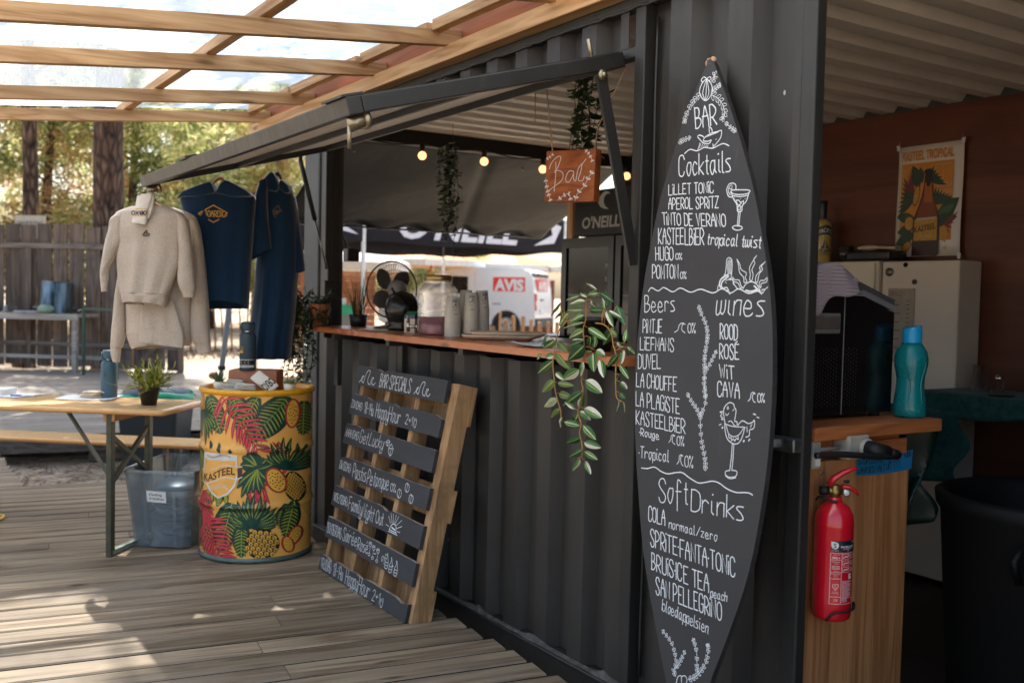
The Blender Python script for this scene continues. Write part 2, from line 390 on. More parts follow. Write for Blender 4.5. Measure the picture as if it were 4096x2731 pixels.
# shelf along the fence, on legs
sh = thing('shelf_counter', 'long grey plank shelf along the board fence holding pots and glasses', 'shelf', FT @ Vector((0, -.4, 0)), math.atan2(FD.y, FD.x))
m_shelf = wood('shelf_plank', '#a9a49c', '#6c665f', 'x', ring=9, rough=.5, isl=.1, spec=.5)
B(FT).box((-4.2, -.62, .81), (1.7, -.07, .856)).obj('top', m_shelf, sh)
B(FT).box((-4.2, -.645, .765), (1.7, -.62, .85)).obj('front_board', m_shelf, sh)
for x in (-2.8, -.3, 1.55): B(FT).box((x, -.56, 0.), (x + .07, -.49, .81)).obj('leg', m_shelf, sh)
B(FT).bar((-4.2, -.52, .2), (2.0, -.52, .22), .03, .05).obj('foot_rail', MATS['shelf_plank'], sh)
m_green = M('green_frame', '#1d4538', .45, var=.25, bump=.1)
tb = thing('folding_trestle', 'green steel trestle frame standing in front of the board fence', 'trestle', FT @ Vector((2.1, -1.2, 0)))
for x in (1.95, 2.75):
    B(FT).bar((x, -1.4 if x > 2.5 else -.9, 0), (x, -1.4 if x > 2.5 else -.9, 1.0), .035, .035, up=(1, 0, 0)).obj('leg', m_green, tb)
B(FT).bar((1.95, -.9, .95), (2.75, -1.4, .95), .03, .03).obj('crossbar', m_green, tb)

# ------------------------------------------------------------ trees
m_bark = NT('pine_bark'); _t = m_bark
_v = _t.n("TexVoronoi", feature='DISTANCE_TO_EDGE'); _v.inputs['Scale'].default_value = 1.; _t.l(_t.co((13, 13, 3.4)), _v.inputs['Vector'])
_n = _t.noise(_t.co((6, 6, 2)), 1.5, 5, .6)
_c = _t.ramp(_v.outputs['Distance'], [(.03, L('#1d1714')), (.14, L('#4e4038')), (.4, L('#86705f'))]); _c = _t.mix(_t.ramp(_n, [(.4, g3(0)), (.8, g3(.5))]), _c, L('#8a6450'))
_t.l(_c, _t.b.inputs['Base Color']); _t.b.inputs['Roughness'].default_value = .95
_t.bump(_v.outputs['Distance'], .9, .06)
def needle_mat(name, stops):
    t = NT(name); c = t.ramp(t.island(), stops); t.l(c, t.b.inputs['Base Color']); t.b.inputs['Roughness'].default_value = .6
    t.b.inputs['Specular IOR Level'].default_value = .4
    tr = t.n("BsdfTranslucent"); t.l(c, tr.inputs[0]); mx = t.n("MixShader"); mx.inputs[0].default_value = .62
    t.l(t.b.outputs[0], mx.inputs[1]); t.l(tr.outputs[0], mx.inputs[2]); t.l(mx.outputs[0], t.out.inputs[0]); return t.m
N_GREEN = needle_mat('pine_needles', [(0, L('#66783c')), (.3, L('#a2ac62')), (.55, L('#c6c886')), (.8, L('#e6e2b0')), (1, L('#cfae80'))])
N_DARK = needle_mat('dark_needles', [(0, L('#485a38')), (.5, L('#7a8a56')), (1, L('#aeb07c'))])  # darker green needles, mixed in at random
N_RUST = needle_mat('dry_needles', [(0, L('#a06a4c')), (.5, L('#cc9a74')), (1, L('#b5ac70'))])
def needles(b, c, r, n, m, rr, ln=.16, wd=.02, ok=None):
    for k in range(n):
        while True:
            d = Vector((rr.uniform(-1, 1), rr.uniform(-1, 1), rr.uniform(-1, 1)))
            if d.length < 1: break
        p = Vector(c) + Vector((d.x * r[0], d.y * r[1], d.z * r[2]))
        if ok and not ok(p): continue
        a = Vector((d.x + rr.uniform(-.9, .9), d.y + rr.uniform(-.9, .9), d.z - .3 + rr.uniform(-.7, .7))).normalized() * ln * rr.uniform(.6, 1.4)
        s = a.cross(Vector((rr.uniform(-1, 1), rr.uniform(-1, 1), rr.uniform(-1, 1)))).normalized() * wd * rr.uniform(.6, 1.3)
        b.add([p - s, p + s, p + a + s * .3, p + a - s * .3], [(0, 1, 2, 3)], m)
def limb(b, p, q, r0, r1, rr, n=5):
    p, q = Vector(p), Vector(q); pts = [p.lerp(q, i / n) + Vector((rr.uniform(-1, 1), rr.uniform(-1, 1), rr.uniform(-1, 1))) * .06 * (0 < i < n) for i in range(n + 1)]
    b.tube(pts, [r0 + (r1 - r0) * i / n for i in range(n + 1)], 7)
def pine(label, base, h, r, lean, clumps, seed, ln=.2, wd=.03, per=240, group='pine trees behind the fence', holes=None, rust=.25, dark=.3):
    rr = random.Random(seed); t = thing('pine_tree', label, 'tree', base, 0, group); bx, by, bz = base
    tr = B(); n = 14; pts = []; rs = []
    for i in range(n + 1):
        k = i / n; pts.append((bx + lean[0] * k + .05 * math.sin(k * 9 + seed), by + lean[1] * k, bz - .1 + h * k)); rs.append(r * (1.18 - .25 * min(1, k * 8)) * (1 - .62 * k))
    tr.tube(pts, rs, 18)
    cr = B()
    for (cx, cy, cz, cr_, m) in clumps:
        k = max(.15, min(.98, (cz - bz - .4) / h)); a = Vector((bx + lean[0] * k, by + lean[1] * k, bz + h * k)); c = Vector((bx + cx, by + cy, cz))
        limb(tr, a, c, r * .22, .012, rr)
        for q in range(5):
            o = Vector((rr.uniform(-1, 1), rr.uniform(-1, 1), rr.uniform(-.6, .6))) * cr_ * .8
            mm = m if m is not None else (2 if rr.random() < rust else 1 if rr.random() < dark else 0)
            needles(cr, c + o, (cr_ * .55, cr_ * .55, cr_ * .4), per // 5, mm, rr, ln, wd, holes)
    tr.obj('trunk', m_bark.m, t); cr.obj('crown', [N_GREEN, N_DARK, N_RUST], t); return t
def ring_clumps(seed, n, rad, z0, z1, cr=(.5, 1.), m=None):
    rr = random.Random(seed); o = []
    for i in range(n):
        a = rr.uniform(0, 6.28); d = rad * math.sqrt(rr.uniform(.05, 1)); z = rr.uniform(z0, z1); k = 1 - .5 * max(0, (z - z0) / (z1 - z0) - .4)
        o.append((d * math.cos(a) * k, d * math.sin(a) * k, z, rr.uniform(*cr), m))
    return o
# the big trunk just behind the fence; unseen overhead clumps are added to its crown to dapple the deck
SUN_GAPS = [(.45, 4.2, .75, 1.1), (.35, 3.55, .7, .5), (1.30, 4.62, .13, .07), (1.62, 4.30, .22, .12), (1.0, 5.0, .3, .06), (1.75, 4.55, .2, .05), (2.3, 12.4, .9, .5), (.9, 12.6, .8, .35), (3.2, 11.0, .5, .3), (1.5, 10.6, .8, .3), (2.8, 9.8, .6, .2), (1.15, 5.5, .2, .14), (-.6, 5.2, .5, .3), (1.4, 7.9, .6, .2),
         (.2, 5.9, .5, .12)]  # gaps shaped in the added clumps so sun patches land here
def outside_sun_gaps(p):
    k = p.z / SUN.z; x, y = p.x - SUN.x * k, p.y - SUN.y * k
    for hx, hy, ha, hb in SUN_GAPS:
        if ((x - hx) / ha) ** 2 + ((y - hy) / hb) ** 2 < 1: return False
    k = (p.z - 2.4) / SUN.z; x, y = p.x - SUN.x * k, p.y - SUN.y * k
    return not (-1. < x < 2.4 and 2.2 < y < 7.0 and rr_h.random() < .8)
rr_h = random.Random(77); ov = []
rr = random.Random(21)
for i in range(95): ov.append((rr.uniform(-4.6, 2.6), rr.uniform(-9.4, 1.5), rr.uniform(6.6, 10.5), rr.uniform(.8, 1.2), 0))
pine('thick dark pine trunk with a pale cut knot directly behind the board fence', (3.22, 16.8, .15), 12.5, .285, (-.15, -.9), ov, 21, .24, .065, 420, None, outside_sun_gaps)
pine('slim reddish pine trunk behind the fence above the small white sign', (2.15, 18.08, .15), 11, .155, (.12, 0), ring_clumps(31, 16, 2.2, 5, 10), 31, rust=.4)
bgt = [(-1.5, 24, 9, 3.), (1.2, 27, 10, 3.2), (3.4, 25, 9, 2.8), (5.6, 26.5, 10, 3.), (8.6, 30, 9.5, 2.8), (11.2, 31, 9, 2.8), (6.8, 33, 11, 3.4), (2.6, 34, 11, 3.6), (11.5, 35, 10, 3.4), (-2., 35, 11, 3.6), (14., 29, 9, 3.), (17.5, 33, 10, 3.2)]
kinds = ['bushy olive green pine', 'yellowish pine with rusty dry tufts', 'loose pale green pine']
where = ['at the far left edge behind the fence', 'above the left end of the board fence', 'between the two trunks at the fence', 'right of the thick trunk', 'behind the hanging clothes', 'beside the container corner',
         'in the second row behind the clothes', 'in the second row left of the thick trunk', 'in the back row towards the car park', 'in the back row at the far left', 'behind the white tent', 'behind the parked van']
for i, (x, y, h, rad) in enumerate(bgt):
    pine('%s %s' % (kinds[i % 3], where[i]), (x, y, ground_z(x, y)), h, .14, (.2 * math.sin(i), .1), ring_clumps(50 + i, 30, rad, 1.2, h * .95, (.7, 1.3)), 50 + i, .2, .022, 640, rust=(.08, .3, .1)[i % 3], dark=(.45, .2, .3)[i % 3])
# ============================================================ SHIPPING CONTAINER
WX = 2.256; YF = 5.80; YN = -.26; XB = 4.66
def painted(name, c, rough=.42, peel=.12, chips=True, sc=1.):
    t = NT(name); b = t.b; c = col(c)
    n = t.noise(t.co(), 3, 5, .6); cc = t.ramp(n, [(.3, tuple(x * .82 for x in c)), (.7, tuple(x * 1.2 for x in c))])
    st = t.noise(t.co((7, 7, .6)), 4, 4, .6); cc = t.mix(t.ramp(st, [(.56, g3(0)), (.75, g3(.35))]), cc, tuple(x * 1.9 + .004 for x in c))
    if chips:
        v = t.n("TexVoronoi"); v.inputs['Scale'].default_value = 7 * sc; t.l(t.co((1, 1, .55)), v.inputs['Vector'])
        cc = t.mix(t.ramp(v.outputs['Distance'], [(.028, g3(1)), (.034, g3(0))]), cc, L('#b8b2a8'))
    t.l(cc, b.inputs['Base Color'])
    r = t.n("MapRange"); r.inputs['To Min'].default_value = rough - .1; r.inputs['To Max'].default_value = rough + .16; t.l(st, r.inputs['Value']); t.l(r.outputs[0], b.inputs['Roughness'])
    b.inputs['Specular IOR Level'].default_value = .45
    t.bump(t.noise(t.co(), 210, 3, .6), peel, .003); MATS[name] = t.m; return t.m
m_blk = painted('black_paint', '#302d2a'); m_frame = painted('frame_paint', '#2a2927', .4, .1, False)
m_rail = painted('rail_paint', '#3a3d3e', .45, .5, False)
m_white_in = M('inside_white', '#e6e2da', .5, var=.1, scale=3, bump=.08)
m_ply = wood('brown_ply', '#6a3a26', '#4a2618', 'y', ring=3, rough=.42, isl=0, knots=False, fine=60, bump=.05, stain=('#4a281a', 1.2, .55))
m_dark = M('dark_steel', '#1c1e20', .45, .4, bump=.05)
m_floor_in = M('floor_ply', '#332a24', .7)
cont = thing('shipping_container', 'black corrugated shipping container turned into a bar, with a serving hatch and a side doorway', 'container', (WX + 1.2, 2.8, 0))
def corrug(b, y0, y1, z0, z1, x_out, depth, per, flat, sl, phase=0., m=0, th=.004, axis='y'):
    """vertical trapezoid ribs; x_out is the outermost plane"""
    ys = []; y = y0 - ((y0 - phase) % per)
    cuts = [(0, 0), (flat, 0), (flat + sl, 1), (2 * flat + sl, 1)]
    pts = []
    while y < y1 + per:
        for a, d in cuts: pts.append((y + a, d))
        y += per
    def at(yy):
        for (a, d), (c, e) in zip(pts[:-1], pts[1:]):
            if a <= yy <= c: return d + (e - d) * ((yy - a) / (c - a) if c > a else 0)
        return 0
    prof = [(y0, at(y0))] + [p for p in pts if y0 < p[0] < y1] + [(y1, at(y1))]
    vs = []
    for a, d in prof: vs += [(x_out + d * depth, a, z0), (x_out + d * depth, a, z1)]
    n = len(prof); b.add(vs, [(2 * i, 2 * i + 1, 2 * i + 3, 2 * i + 2) for i in range(n - 1)], m)
for a_ in ((2.752, 5.56, .0, 1.118, .23, .085, .03, 2.75), (2.79, 5.56, 2.262, 2.40, .23, .085, .03, 2.75), (1.99, 2.70, .0, 2.40, .27, .10, .035, 1.93), (YN + .1, .42, .0, 2.40, .27, .10, .035, 1.93)):
    w1 = B(); corrug(w1, *a_[:4], WX - .002, .05, *a_[4:]); w1.obj('side_wall', m_blk, cont, solid=.003)
# white lining sheets inside the front wall
b = B(); b.box((WX + .06, 2.76, .02), (WX + .07, 5.55, 1.10)); b.box((WX + .06, 2.02, .02), (WX + .07, 2.69, 2.38)); b.obj('inner_lining', m_white_in, cont)
b = B(); b.box((WX - .012, YN, 2.398), (WX + .06, 5.63, 2.458)); b.box((XB, YN, 2.398), (XB + .06, YF, 2.458)); b.obj('top_rail', m_rail, cont, bevel=.006)
# rough weld line below the rail
rw = random.Random(4); pts = [(WX - .008 + rw.uniform(-.004, .004), 2.0 + .03 * i, 2.396 + rw.uniform(-.004, .003)) for i in range(120)]
B().tube(pts, .007, 5).obj('weld_seam', m_rail, cont)
b = B(); b.box((WX - .018, YN, -.16), (WX + .05, 5.63, -.004)); b.box((WX - .03, YN, -.012), (WX + .03, 5.63, .0)); b.obj('bottom_rail', m_frame, cont, bevel=.004)
# dusty caulk that squeezed out along the foot of the wall
rw = random.Random(9); b = B(); n = 130
vs = []
for i in range(n + 1):
    y = 2.0 + 3.5 * i / n; vs += [(WX - .022 + rw.uniform(-.004, .004), y, .001), (WX - .004, y, .008 + .022 * max(0, math.sin(y * 13.6 + 1)) ** 2 * rw.uniform(.3, 1))]
b.add(vs, [(2 * i, 2 * i + 1, 2 * i + 3, 2 * i + 2) for i in range(n)]); b.obj('foot_seal', M('dusty_seal', '#45433f', .9, var=.6, scale=25), cont)
# hatch jambs and door frame
b = B(); b.box((WX - .006, 2.698, .0), (WX + .05, 2.752, 2.40)); b.obj('hatch_jamb', m_frame, cont, bevel=.004)
b = B(); b.box((WX - .004, 2.752, 2.225), (WX + .045, 5.56, 2.262)); b.obj('hatch_lintel', m_frame, cont, bevel=.004)
B().tube([(WX + .03, 2.675 + .002 * math.sin(i), .05 + .1 * i) for i in range(24)], .006, 5).obj('weld_seam', m_frame, cont)
b = B(); b.box((WX - .02, 1.936, -.01), (WX + .02, 1.99, 2.42)); b.obj('door_frame', m_frame, cont, bevel=.005)
b = B(); b.box((WX - .02, .42, -.01), (WX + .07, .49, 2.42)); b.obj('door_frame', m_frame, cont, bevel=.005)
# bolt keeper on the door frame with bare bright metal
b = B(); b.box((WX - .055, 1.938, .955), (WX - .02, 2.035, .995), 0, .004); b.box((WX - .075, 2.0, .963), (WX - .05, 2.05, .99), 0, .003)
b.obj('bolt_keeper', M('bare_steel', '#8f9293', .35, .9, var=.3, scale=30), cont)
# far corner post, jamb and casting
b = B(); b.box((WX - .012, 5.64, -.12), (WX + .15, 5.88, 2.37)); b.obj('corner_post', m_rail, cont, bevel=.012)
b = B(); b.box((WX + .0, 5.56, -.05), (WX + .04, 5.638, 2.40)); b.box((WX + .05, 5.585, .0), (WX + .1, 5.638, 2.38)); b.box((WX + .005, 5.6, .02), (WX + .03, 5.66, 2.2)); b.obj('hatch_jamb', m_frame, cont, bevel=.004)
b = B(); b.box((WX - .02, 5.70, 2.372), (WX + .15, 5.90, 2.485)); b.obj('corner_casting', m_rail, cont, bevel=.012)
b = B(); b.add([(WX - .0215, 5.80 + .028 * math.cos(a), 2.43 + .045 * math.sin(a)) for a in [i * .393 for i in range(16)]], [list(range(16))]); b.obj('casting_hole', M('hole_black', '#050505', .9), cont)
# ceiling (ribs run across), back wall lining, floor, ends
b = B(); prof = []; y = YN + .05
while y < YF - .05:
    prof += [(y, 2.455), (y + .075, 2.455), (y + .10, 2.42), (y + .175, 2.42)]; y += .2
n = len(prof); vs = []
for a, z in prof: vs += [(WX + .03, a, z), (XB, a, z)]
b.add(vs, [(2 * i, 2 * i + 1, 2 * i + 3, 2 * i + 2) for i in range(n - 1)]); b.obj('ceiling', m_white_in, cont, solid=.003)
b = B(); b.box((WX, YN, 2.47), (XB + .06, YF + .05, 2.49)); b.obj('roof', m_frame, cont)
b = B(); b.box((XB - .04, YN + .05, .0), (XB, 2.42, 2.405)); b.box((XB - .041, 2.423, .0), (XB, 4.86, 2.405)); b.obj('back_wall', m_ply, cont)
b = B(); b.box((XB + .005, YN, -.1), (XB + .05, YF, 2.398)); b.box((WX, YN, -.1), (XB, YN + .04, 2.40)); b.obj('outer_shell', m_frame, cont)
b = B(); b.box((XB - .04, 4.862, .0), (XB, YF - .02, 2.405)); b.obj('back_wall', m_dark, cont)
b = B(); b.box((WX + .05, YN + .04, -.05), (XB, YF, -.006)); b.obj('floor', m_floor_in, cont)
b = B(); b.box((2.42, YF - .05, -.05), (XB, YF, 1.09)); b.box((2.405, YF - .07, 2.33), (XB + .05, YF + .02, 2.469)); b.box((XB - .06, YF - .05, 1.09), (XB, YF, 2.33)); b.obj('end_wall', m_dark, cont, bevel=.004)
b = B(); b.box((2.42, YF - .22, 1.10), (XB - .08, YF + .14, 1.124)); b.obj('end_sill', m_dark, cont, bevel=.003)
b = B(); b.box((4.13, YF - .12, 1.125), (4.19, YF - .05, 2.328)); b.obj('timber_stud', wood('stud', '#d2b08a', '#a57a50', 'z', isl=0), cont)

# ------------------------------------------------------------ front hatch flap, raised over the serving opening
HX, HZ = 2.245, 2.225; OX, OZ = 1.20, 1.935; Y0, Y1 = 2.80, 5.50
fx = Vector((OX - HX, 0, OZ - HZ)); FL_ = fx.length; fx.normalize(); fz = Vector((0, 1, 0)).cross(fx); fz = -fz if fz.z < 0 else fz
FLT = Matrix(((fx.x, 0, fz.x, HX), (0, 1, 0, 0), (fx.z, 0, fz.z, HZ), (0, 0, 0, 1)))     # u outwards, y along the wall, n up
flap = thing('hatch_flap', 'black steel hatch flap propped open over the serving opening', 'hatch', (HX, (Y0 + Y1) / 2, HZ))
b = B(FLT); b.box((0.02, Y0 + .002, .022), (FL_ - .002, Y1 - .002, .028)); b.obj('steel_sheet', m_frame, flap)
b = B(FLT); b.box((.052, Y0 + .052, .004), (FL_ - .052, Y1 - .052, .016)); b.obj('lining_board', M('flap_lining', '#eceae4', .6, var=.06, scale=3), flap)
for nm, p, q in (('side_frame', (0.0, Y0 + .025, 0), (FL_ - .051, Y0 + .025, 0)), ('side_frame', (0, Y1 - .025, 0), (FL_ - .051, Y1 - .025, 0)), ('outer_frame', (FL_ - .025, Y0, 0), (FL_ - .025, Y1, 0)), ('inner_frame', (.025, Y0 + .051, 0), (.025, Y1 - .051, 0)), ):
    bb = B(FLT); bb.bar(p, q, .05 if nm != 'inner_frame' else .046, .052 if nm != 'outer_frame' else .056, up=(0, 0, 1)); bb.obj(nm, m_frame, flap, bevel=.004)
bb = B(FLT); bb.box((FL_ * .5, Y0 + .05, -.02), (FL_ * .5 + .04, Y1 - .05, .003)); bb.obj('stiffener', m_frame, flap)
for a_, c_ in (((FL_ - .06, Y0, .029), (FL_ + .012, Y0 + .16, .036)), ((FL_ - .05, 4.55, .029), (FL_ + .01, 4.68, .04))): bb = B(FLT); bb.box(a_, c_); bb.obj('patch_plate', m_frame, flap)
m_brass = M('galvanised', '#9a8f78', .35, .85, var=.3, scale=25)
def bolt(b, c, ax, r=.013, ln=.05):
    c = Vector(c); ax = Vector(ax); b.tube([c, c + ax * ln], r * .5, 8); b.tube([c, c + ax * .01], r, 6)
for (u, y) in ((FL_ - .03, Y0 + .04), (FL_ - .03, Y1 - .06)):
    bb = B(FLT); bb.tube([(u - .03, y, -.045), (u + .02, y + .01, -.05)], .022, 10); bb.tube([(u - .045, y, -.045), (u - .028, y, -.045)], .03, 12); bb.tube([(u + .015, y + .01, -.05), (u + .03, y + .015, -.12)], .007, 8)
    bb.obj('latch', m_brass, flap)
bb = B(FLT); bolt(bb, (.12, Y0 + .03, .02), (0, 0, 1), .015, .07); bb.obj('bolt', m_brass, flap)
# support bar and gas struts
sp = thing('hatch_prop', 'flat black steel prop bar holding the near side of the raised hatch flap', 'prop bar', (2.24, 2.78, 1.5))
pA = FLT @ Vector((.13, Y0 - .014, -.042)); pB = Vector((WX - .014, 2.715, 1.50))
B().bar(pA, pB, .012, .042, up=(1, 0, .3)).obj('bar', m_frame, sp)
b = B(); bolt(b, pA + Vector((0, -.006, 0)), (0, -1, 0), .02, .02); b.obj('bolt', m_brass, sp)
gs = thing('gas_strut', 'black gas strut holding the far side of the hatch flap, beside the clothes', 'strut', (2.2, 5.5, 1.5))
pA = Vector((2.085, 5.53, 2.135)); pB = Vector((2.27, 5.545, 1.49)); pm = pA.lerp(pB, .52)
B().tube([pA, pm], .0135, 10).obj('cylinder', m_frame, gs); B().tube([pm, pB], .006, 8).obj('rod', M('rod_steel', '#8a8680', .25, .9), gs)
b = B(); b.box((2.255, 5.515, 1.45), (2.30, 5.575, 1.52), 0, .006); b.obj('mount', m_frame, gs); b = B(); b.tube([pA + Vector((0, 0, .03)), pA - Vector((0, 0, .01))], .012, 8); b.obj('mount', m_frame, gs)
gs2 = thing('gas_strut', 'thin gas strut of the far end hatch flap, just past the corner post', 'strut', (2.5, 5.86, 1.7))
B().tube([(2.46, 6.2, 2.16), (2.56, 5.9, 1.62)], .009, 8).obj('cylinder', m_frame, gs2)
b = B(); b.box((2.52, 5.84, 1.58), (2.6, 5.92, 1.66), 0, .006); b.obj('mount', m_frame, gs2)

# ------------------------------------------------------------ end hatch flap, its dented dark underside seen from within
m_tarp = NT('dented_panel'); _t = m_tarp; _n = _t.noise(_t.co(), 1.6, 5, .55, .6)
_t.l(_t.ramp(_n, [(.35, L('#14181b')), (.65, L('#23272a'))]), _t.b.inputs['Base Color']); _t.b.inputs['Roughness'].default_value = .55; _t.b.inputs['Specular IOR Level'].default_value = .25; _t.bump(_t.noise(_t.co(), 3, 3, .5, .5), .15, .05)
ef = thing('end_hatch_flap', 'dented dark hatch flap hanging outside the far end opening of the container', 'hatch', (3.5, YF, 2.33))
_r = random.Random(2)
def flp(u, v):
    x = 2.43 + u * 2.22; y = 5.83 + v * .99; z = 2.345 - v * .47
    z += .012 * math.sin(u * 9 + v * 4) * math.sin(v * 3.1) + (.016 * math.sin(u * 31) * (v > .93)) + .018 * math.exp(-((u - .5 - .16 * v) / .02) ** 2)
    return (x, y, z)
b = B(); b.grid(flp, 80, 30); b.obj('panel', m_tarp.m, ef, solid=.006)
b = B(); b.box((2.43, 6.80, 1.862), (4.65, 6.835, 1.874)); b.obj('edge_strip', m_frame, ef)
b = B()
for i in range(6): b.sphere((2.6 + .32 * i, 5.95 + .05 * (i % 2), 2.28 - .01 * (i % 2)), .006, 8)
b.obj('screw_row', M('screw', '#b9b9b4', .3, .9), ef)

# ============================================================ PERGOLA
m_tim = wood('pine_timber', '#d0a878', '#94683f', 'x', ring=10, rough=.6, isl=.12, fine=40, bump=.12)
m_timy = wood('pine_timber_y', '#d8b080', '#a0713f', 'y', ring=10, rough=.6, isl=.1, fine=40, bump=.12)
m_orng = wood('stained_board', '#b0683c', '#7a4020', 'y', ring=9, rough=.6, isl=.05, fine=30, bump=.1)
pg = thing('pergola', 'timber pergola with a clear corrugated roof leaning on the container', 'pergola', (0, 4, 0))
B().box((2.165, 1.4, 2.424), (2.235, 6.72, 2.494)).obj('bearer', m_timy, pg, bevel=.004)
B().box((2.24, 1.4, 2.46), (2.262, 6.6, 2.60)).obj('edge_board', m_orng, pg)
RY = [1.45, 2.30, 3.14, 3.967, 4.738, 5.718, 6.496]
sl = .1035
for y in RY:
    B().bar((2.235, y, 2.529), (-2.3, y, 2.529 - sl * 4.535), .046, .069).obj('rafter', m_tim, pg, bevel=.003)
for x in (1.34, .18, -1.0, -2.1):
    zz = 2.529 + .0345 - sl * (2.235 - x)
    B().box((x - .024, 1.3, zz + .002), (x + .024, 6.72, zz + .05)).obj('purlin', m_timy, pg, bevel=.003)
for a, c in zip(RY[:-1], RY[1:]):
    B().box((2.08, a + .024, 2.535), (2.128, c - .024, 2.585)).obj('blocking', m_timy, pg, bevel=.003)
for y in (1.45, 6.496):
    B().box((-2.25, y - .045, -.1), (-2.16, y + .045, 2.02)).obj('post', wood('pine_post', '#c8a076', '#8d6641', 'z'), pg)
B().box((-2.29, 1.3, 1.965), (-2.2, 6.72, 2.06)).obj('bearer', m_timy, pg)
t = NT('roof_sheet'); tb_ = t.n("BsdfTransparent"); tl = t.n("BsdfTranslucent"); mx = t.n("MixShader"); gl = t.n("BsdfGlossy"); mg = t.n("MixShader"); 
tb_.inputs[0].default_value = (.93, .96, .98, 1); tl.inputs[0].default_value = (.58, .65, .70, 1); gl.inputs['Roughness'].default_value = .15
dn = t.noise(t.co((1.2, 3, 1)), 1.3, 5, .6); film = t.ramp(dn, [(.3, g3(.8)), (.5, g3(.92)), (.7, g3(.97))])
for cx_, cy_, r_ in ((1.0, 5.9, .62), (.75, 5.2, .4), (1.70, 6.22, .17), (2.0, 5.93, .2), (1.5, 6.6, .2), (.1, 5.6, .5)):      # clearer spots placed so sun patches reach the deck
    vm = t.n("VectorMath", operation='DISTANCE'); t.l(t.co((1, 1, 0)), vm.inputs[0]); vm.inputs[1].default_value = (cx_, cy_ - 4, 0)
    ad = t.n("Math", operation='MULTIPLY_ADD', i_1=.5, i_2=-.25); t.l(t.noise(t.co(), 3.5, 3), ad.inputs[0]); am = t.n("Math", operation='MULTIPLY_ADD', i_1=r_ * 1.6); t.l(ad.outputs[0], am.inputs[0]); t.l(vm.outputs[1], am.inputs[2])
    film = t.mix(t.ramp(am.outputs[0], [(r_ * .8, g3(1)), (r_ * 1.05, g3(0))]), film, g3(.3))
t.l(film, mx.inputs[0])
t.l(tb_.outputs[0], mx.inputs[1]); t.l(tl.outputs[0], mx.inputs[2]); mg.inputs[0].default_value = .02; t.l(mx.outputs[0], mg.inputs[1]); t.l(gl.outputs[0], mg.inputs[2]); t.l(mg.outputs[0], t.out.inputs[0])
m_sheet = t.m
def rs(u, v):
    y = 1.25 + v * 5.55; x = -2.45 + u * 4.7
    return (x, y, 2.529 + .0345 + .062 - sl * (2.235 - x) + .002 * math.sin(y * 2 * math.pi / .076))
b = B(); b.grid(rs, 2, 73 * 8); b.obj('roof_sheet', m_sheet, pg)
b = B()
rr = random.Random(17)
for k in range(90):      # pine needles and twigs that fell on the sheet
    x, y = rr.uniform(-.6, 2.0), rr.uniform(1.6, 6.6); a = rr.uniform(0, 3.14); ln = rr.uniform(.02, .09)
    z = 2.64 - sl * (2.235 - x); b.tube([(x, y, z), (x + ln * math.cos(a) / 2, y + ln * math.sin(a) / 2, z + .003), (x + ln * math.cos(a), y + ln * math.sin(a), z)], .0016, 4)
o = b.obj('fallen_needles', M('litter', '#5a4636', .9)); o['kind'] = 'stuff'
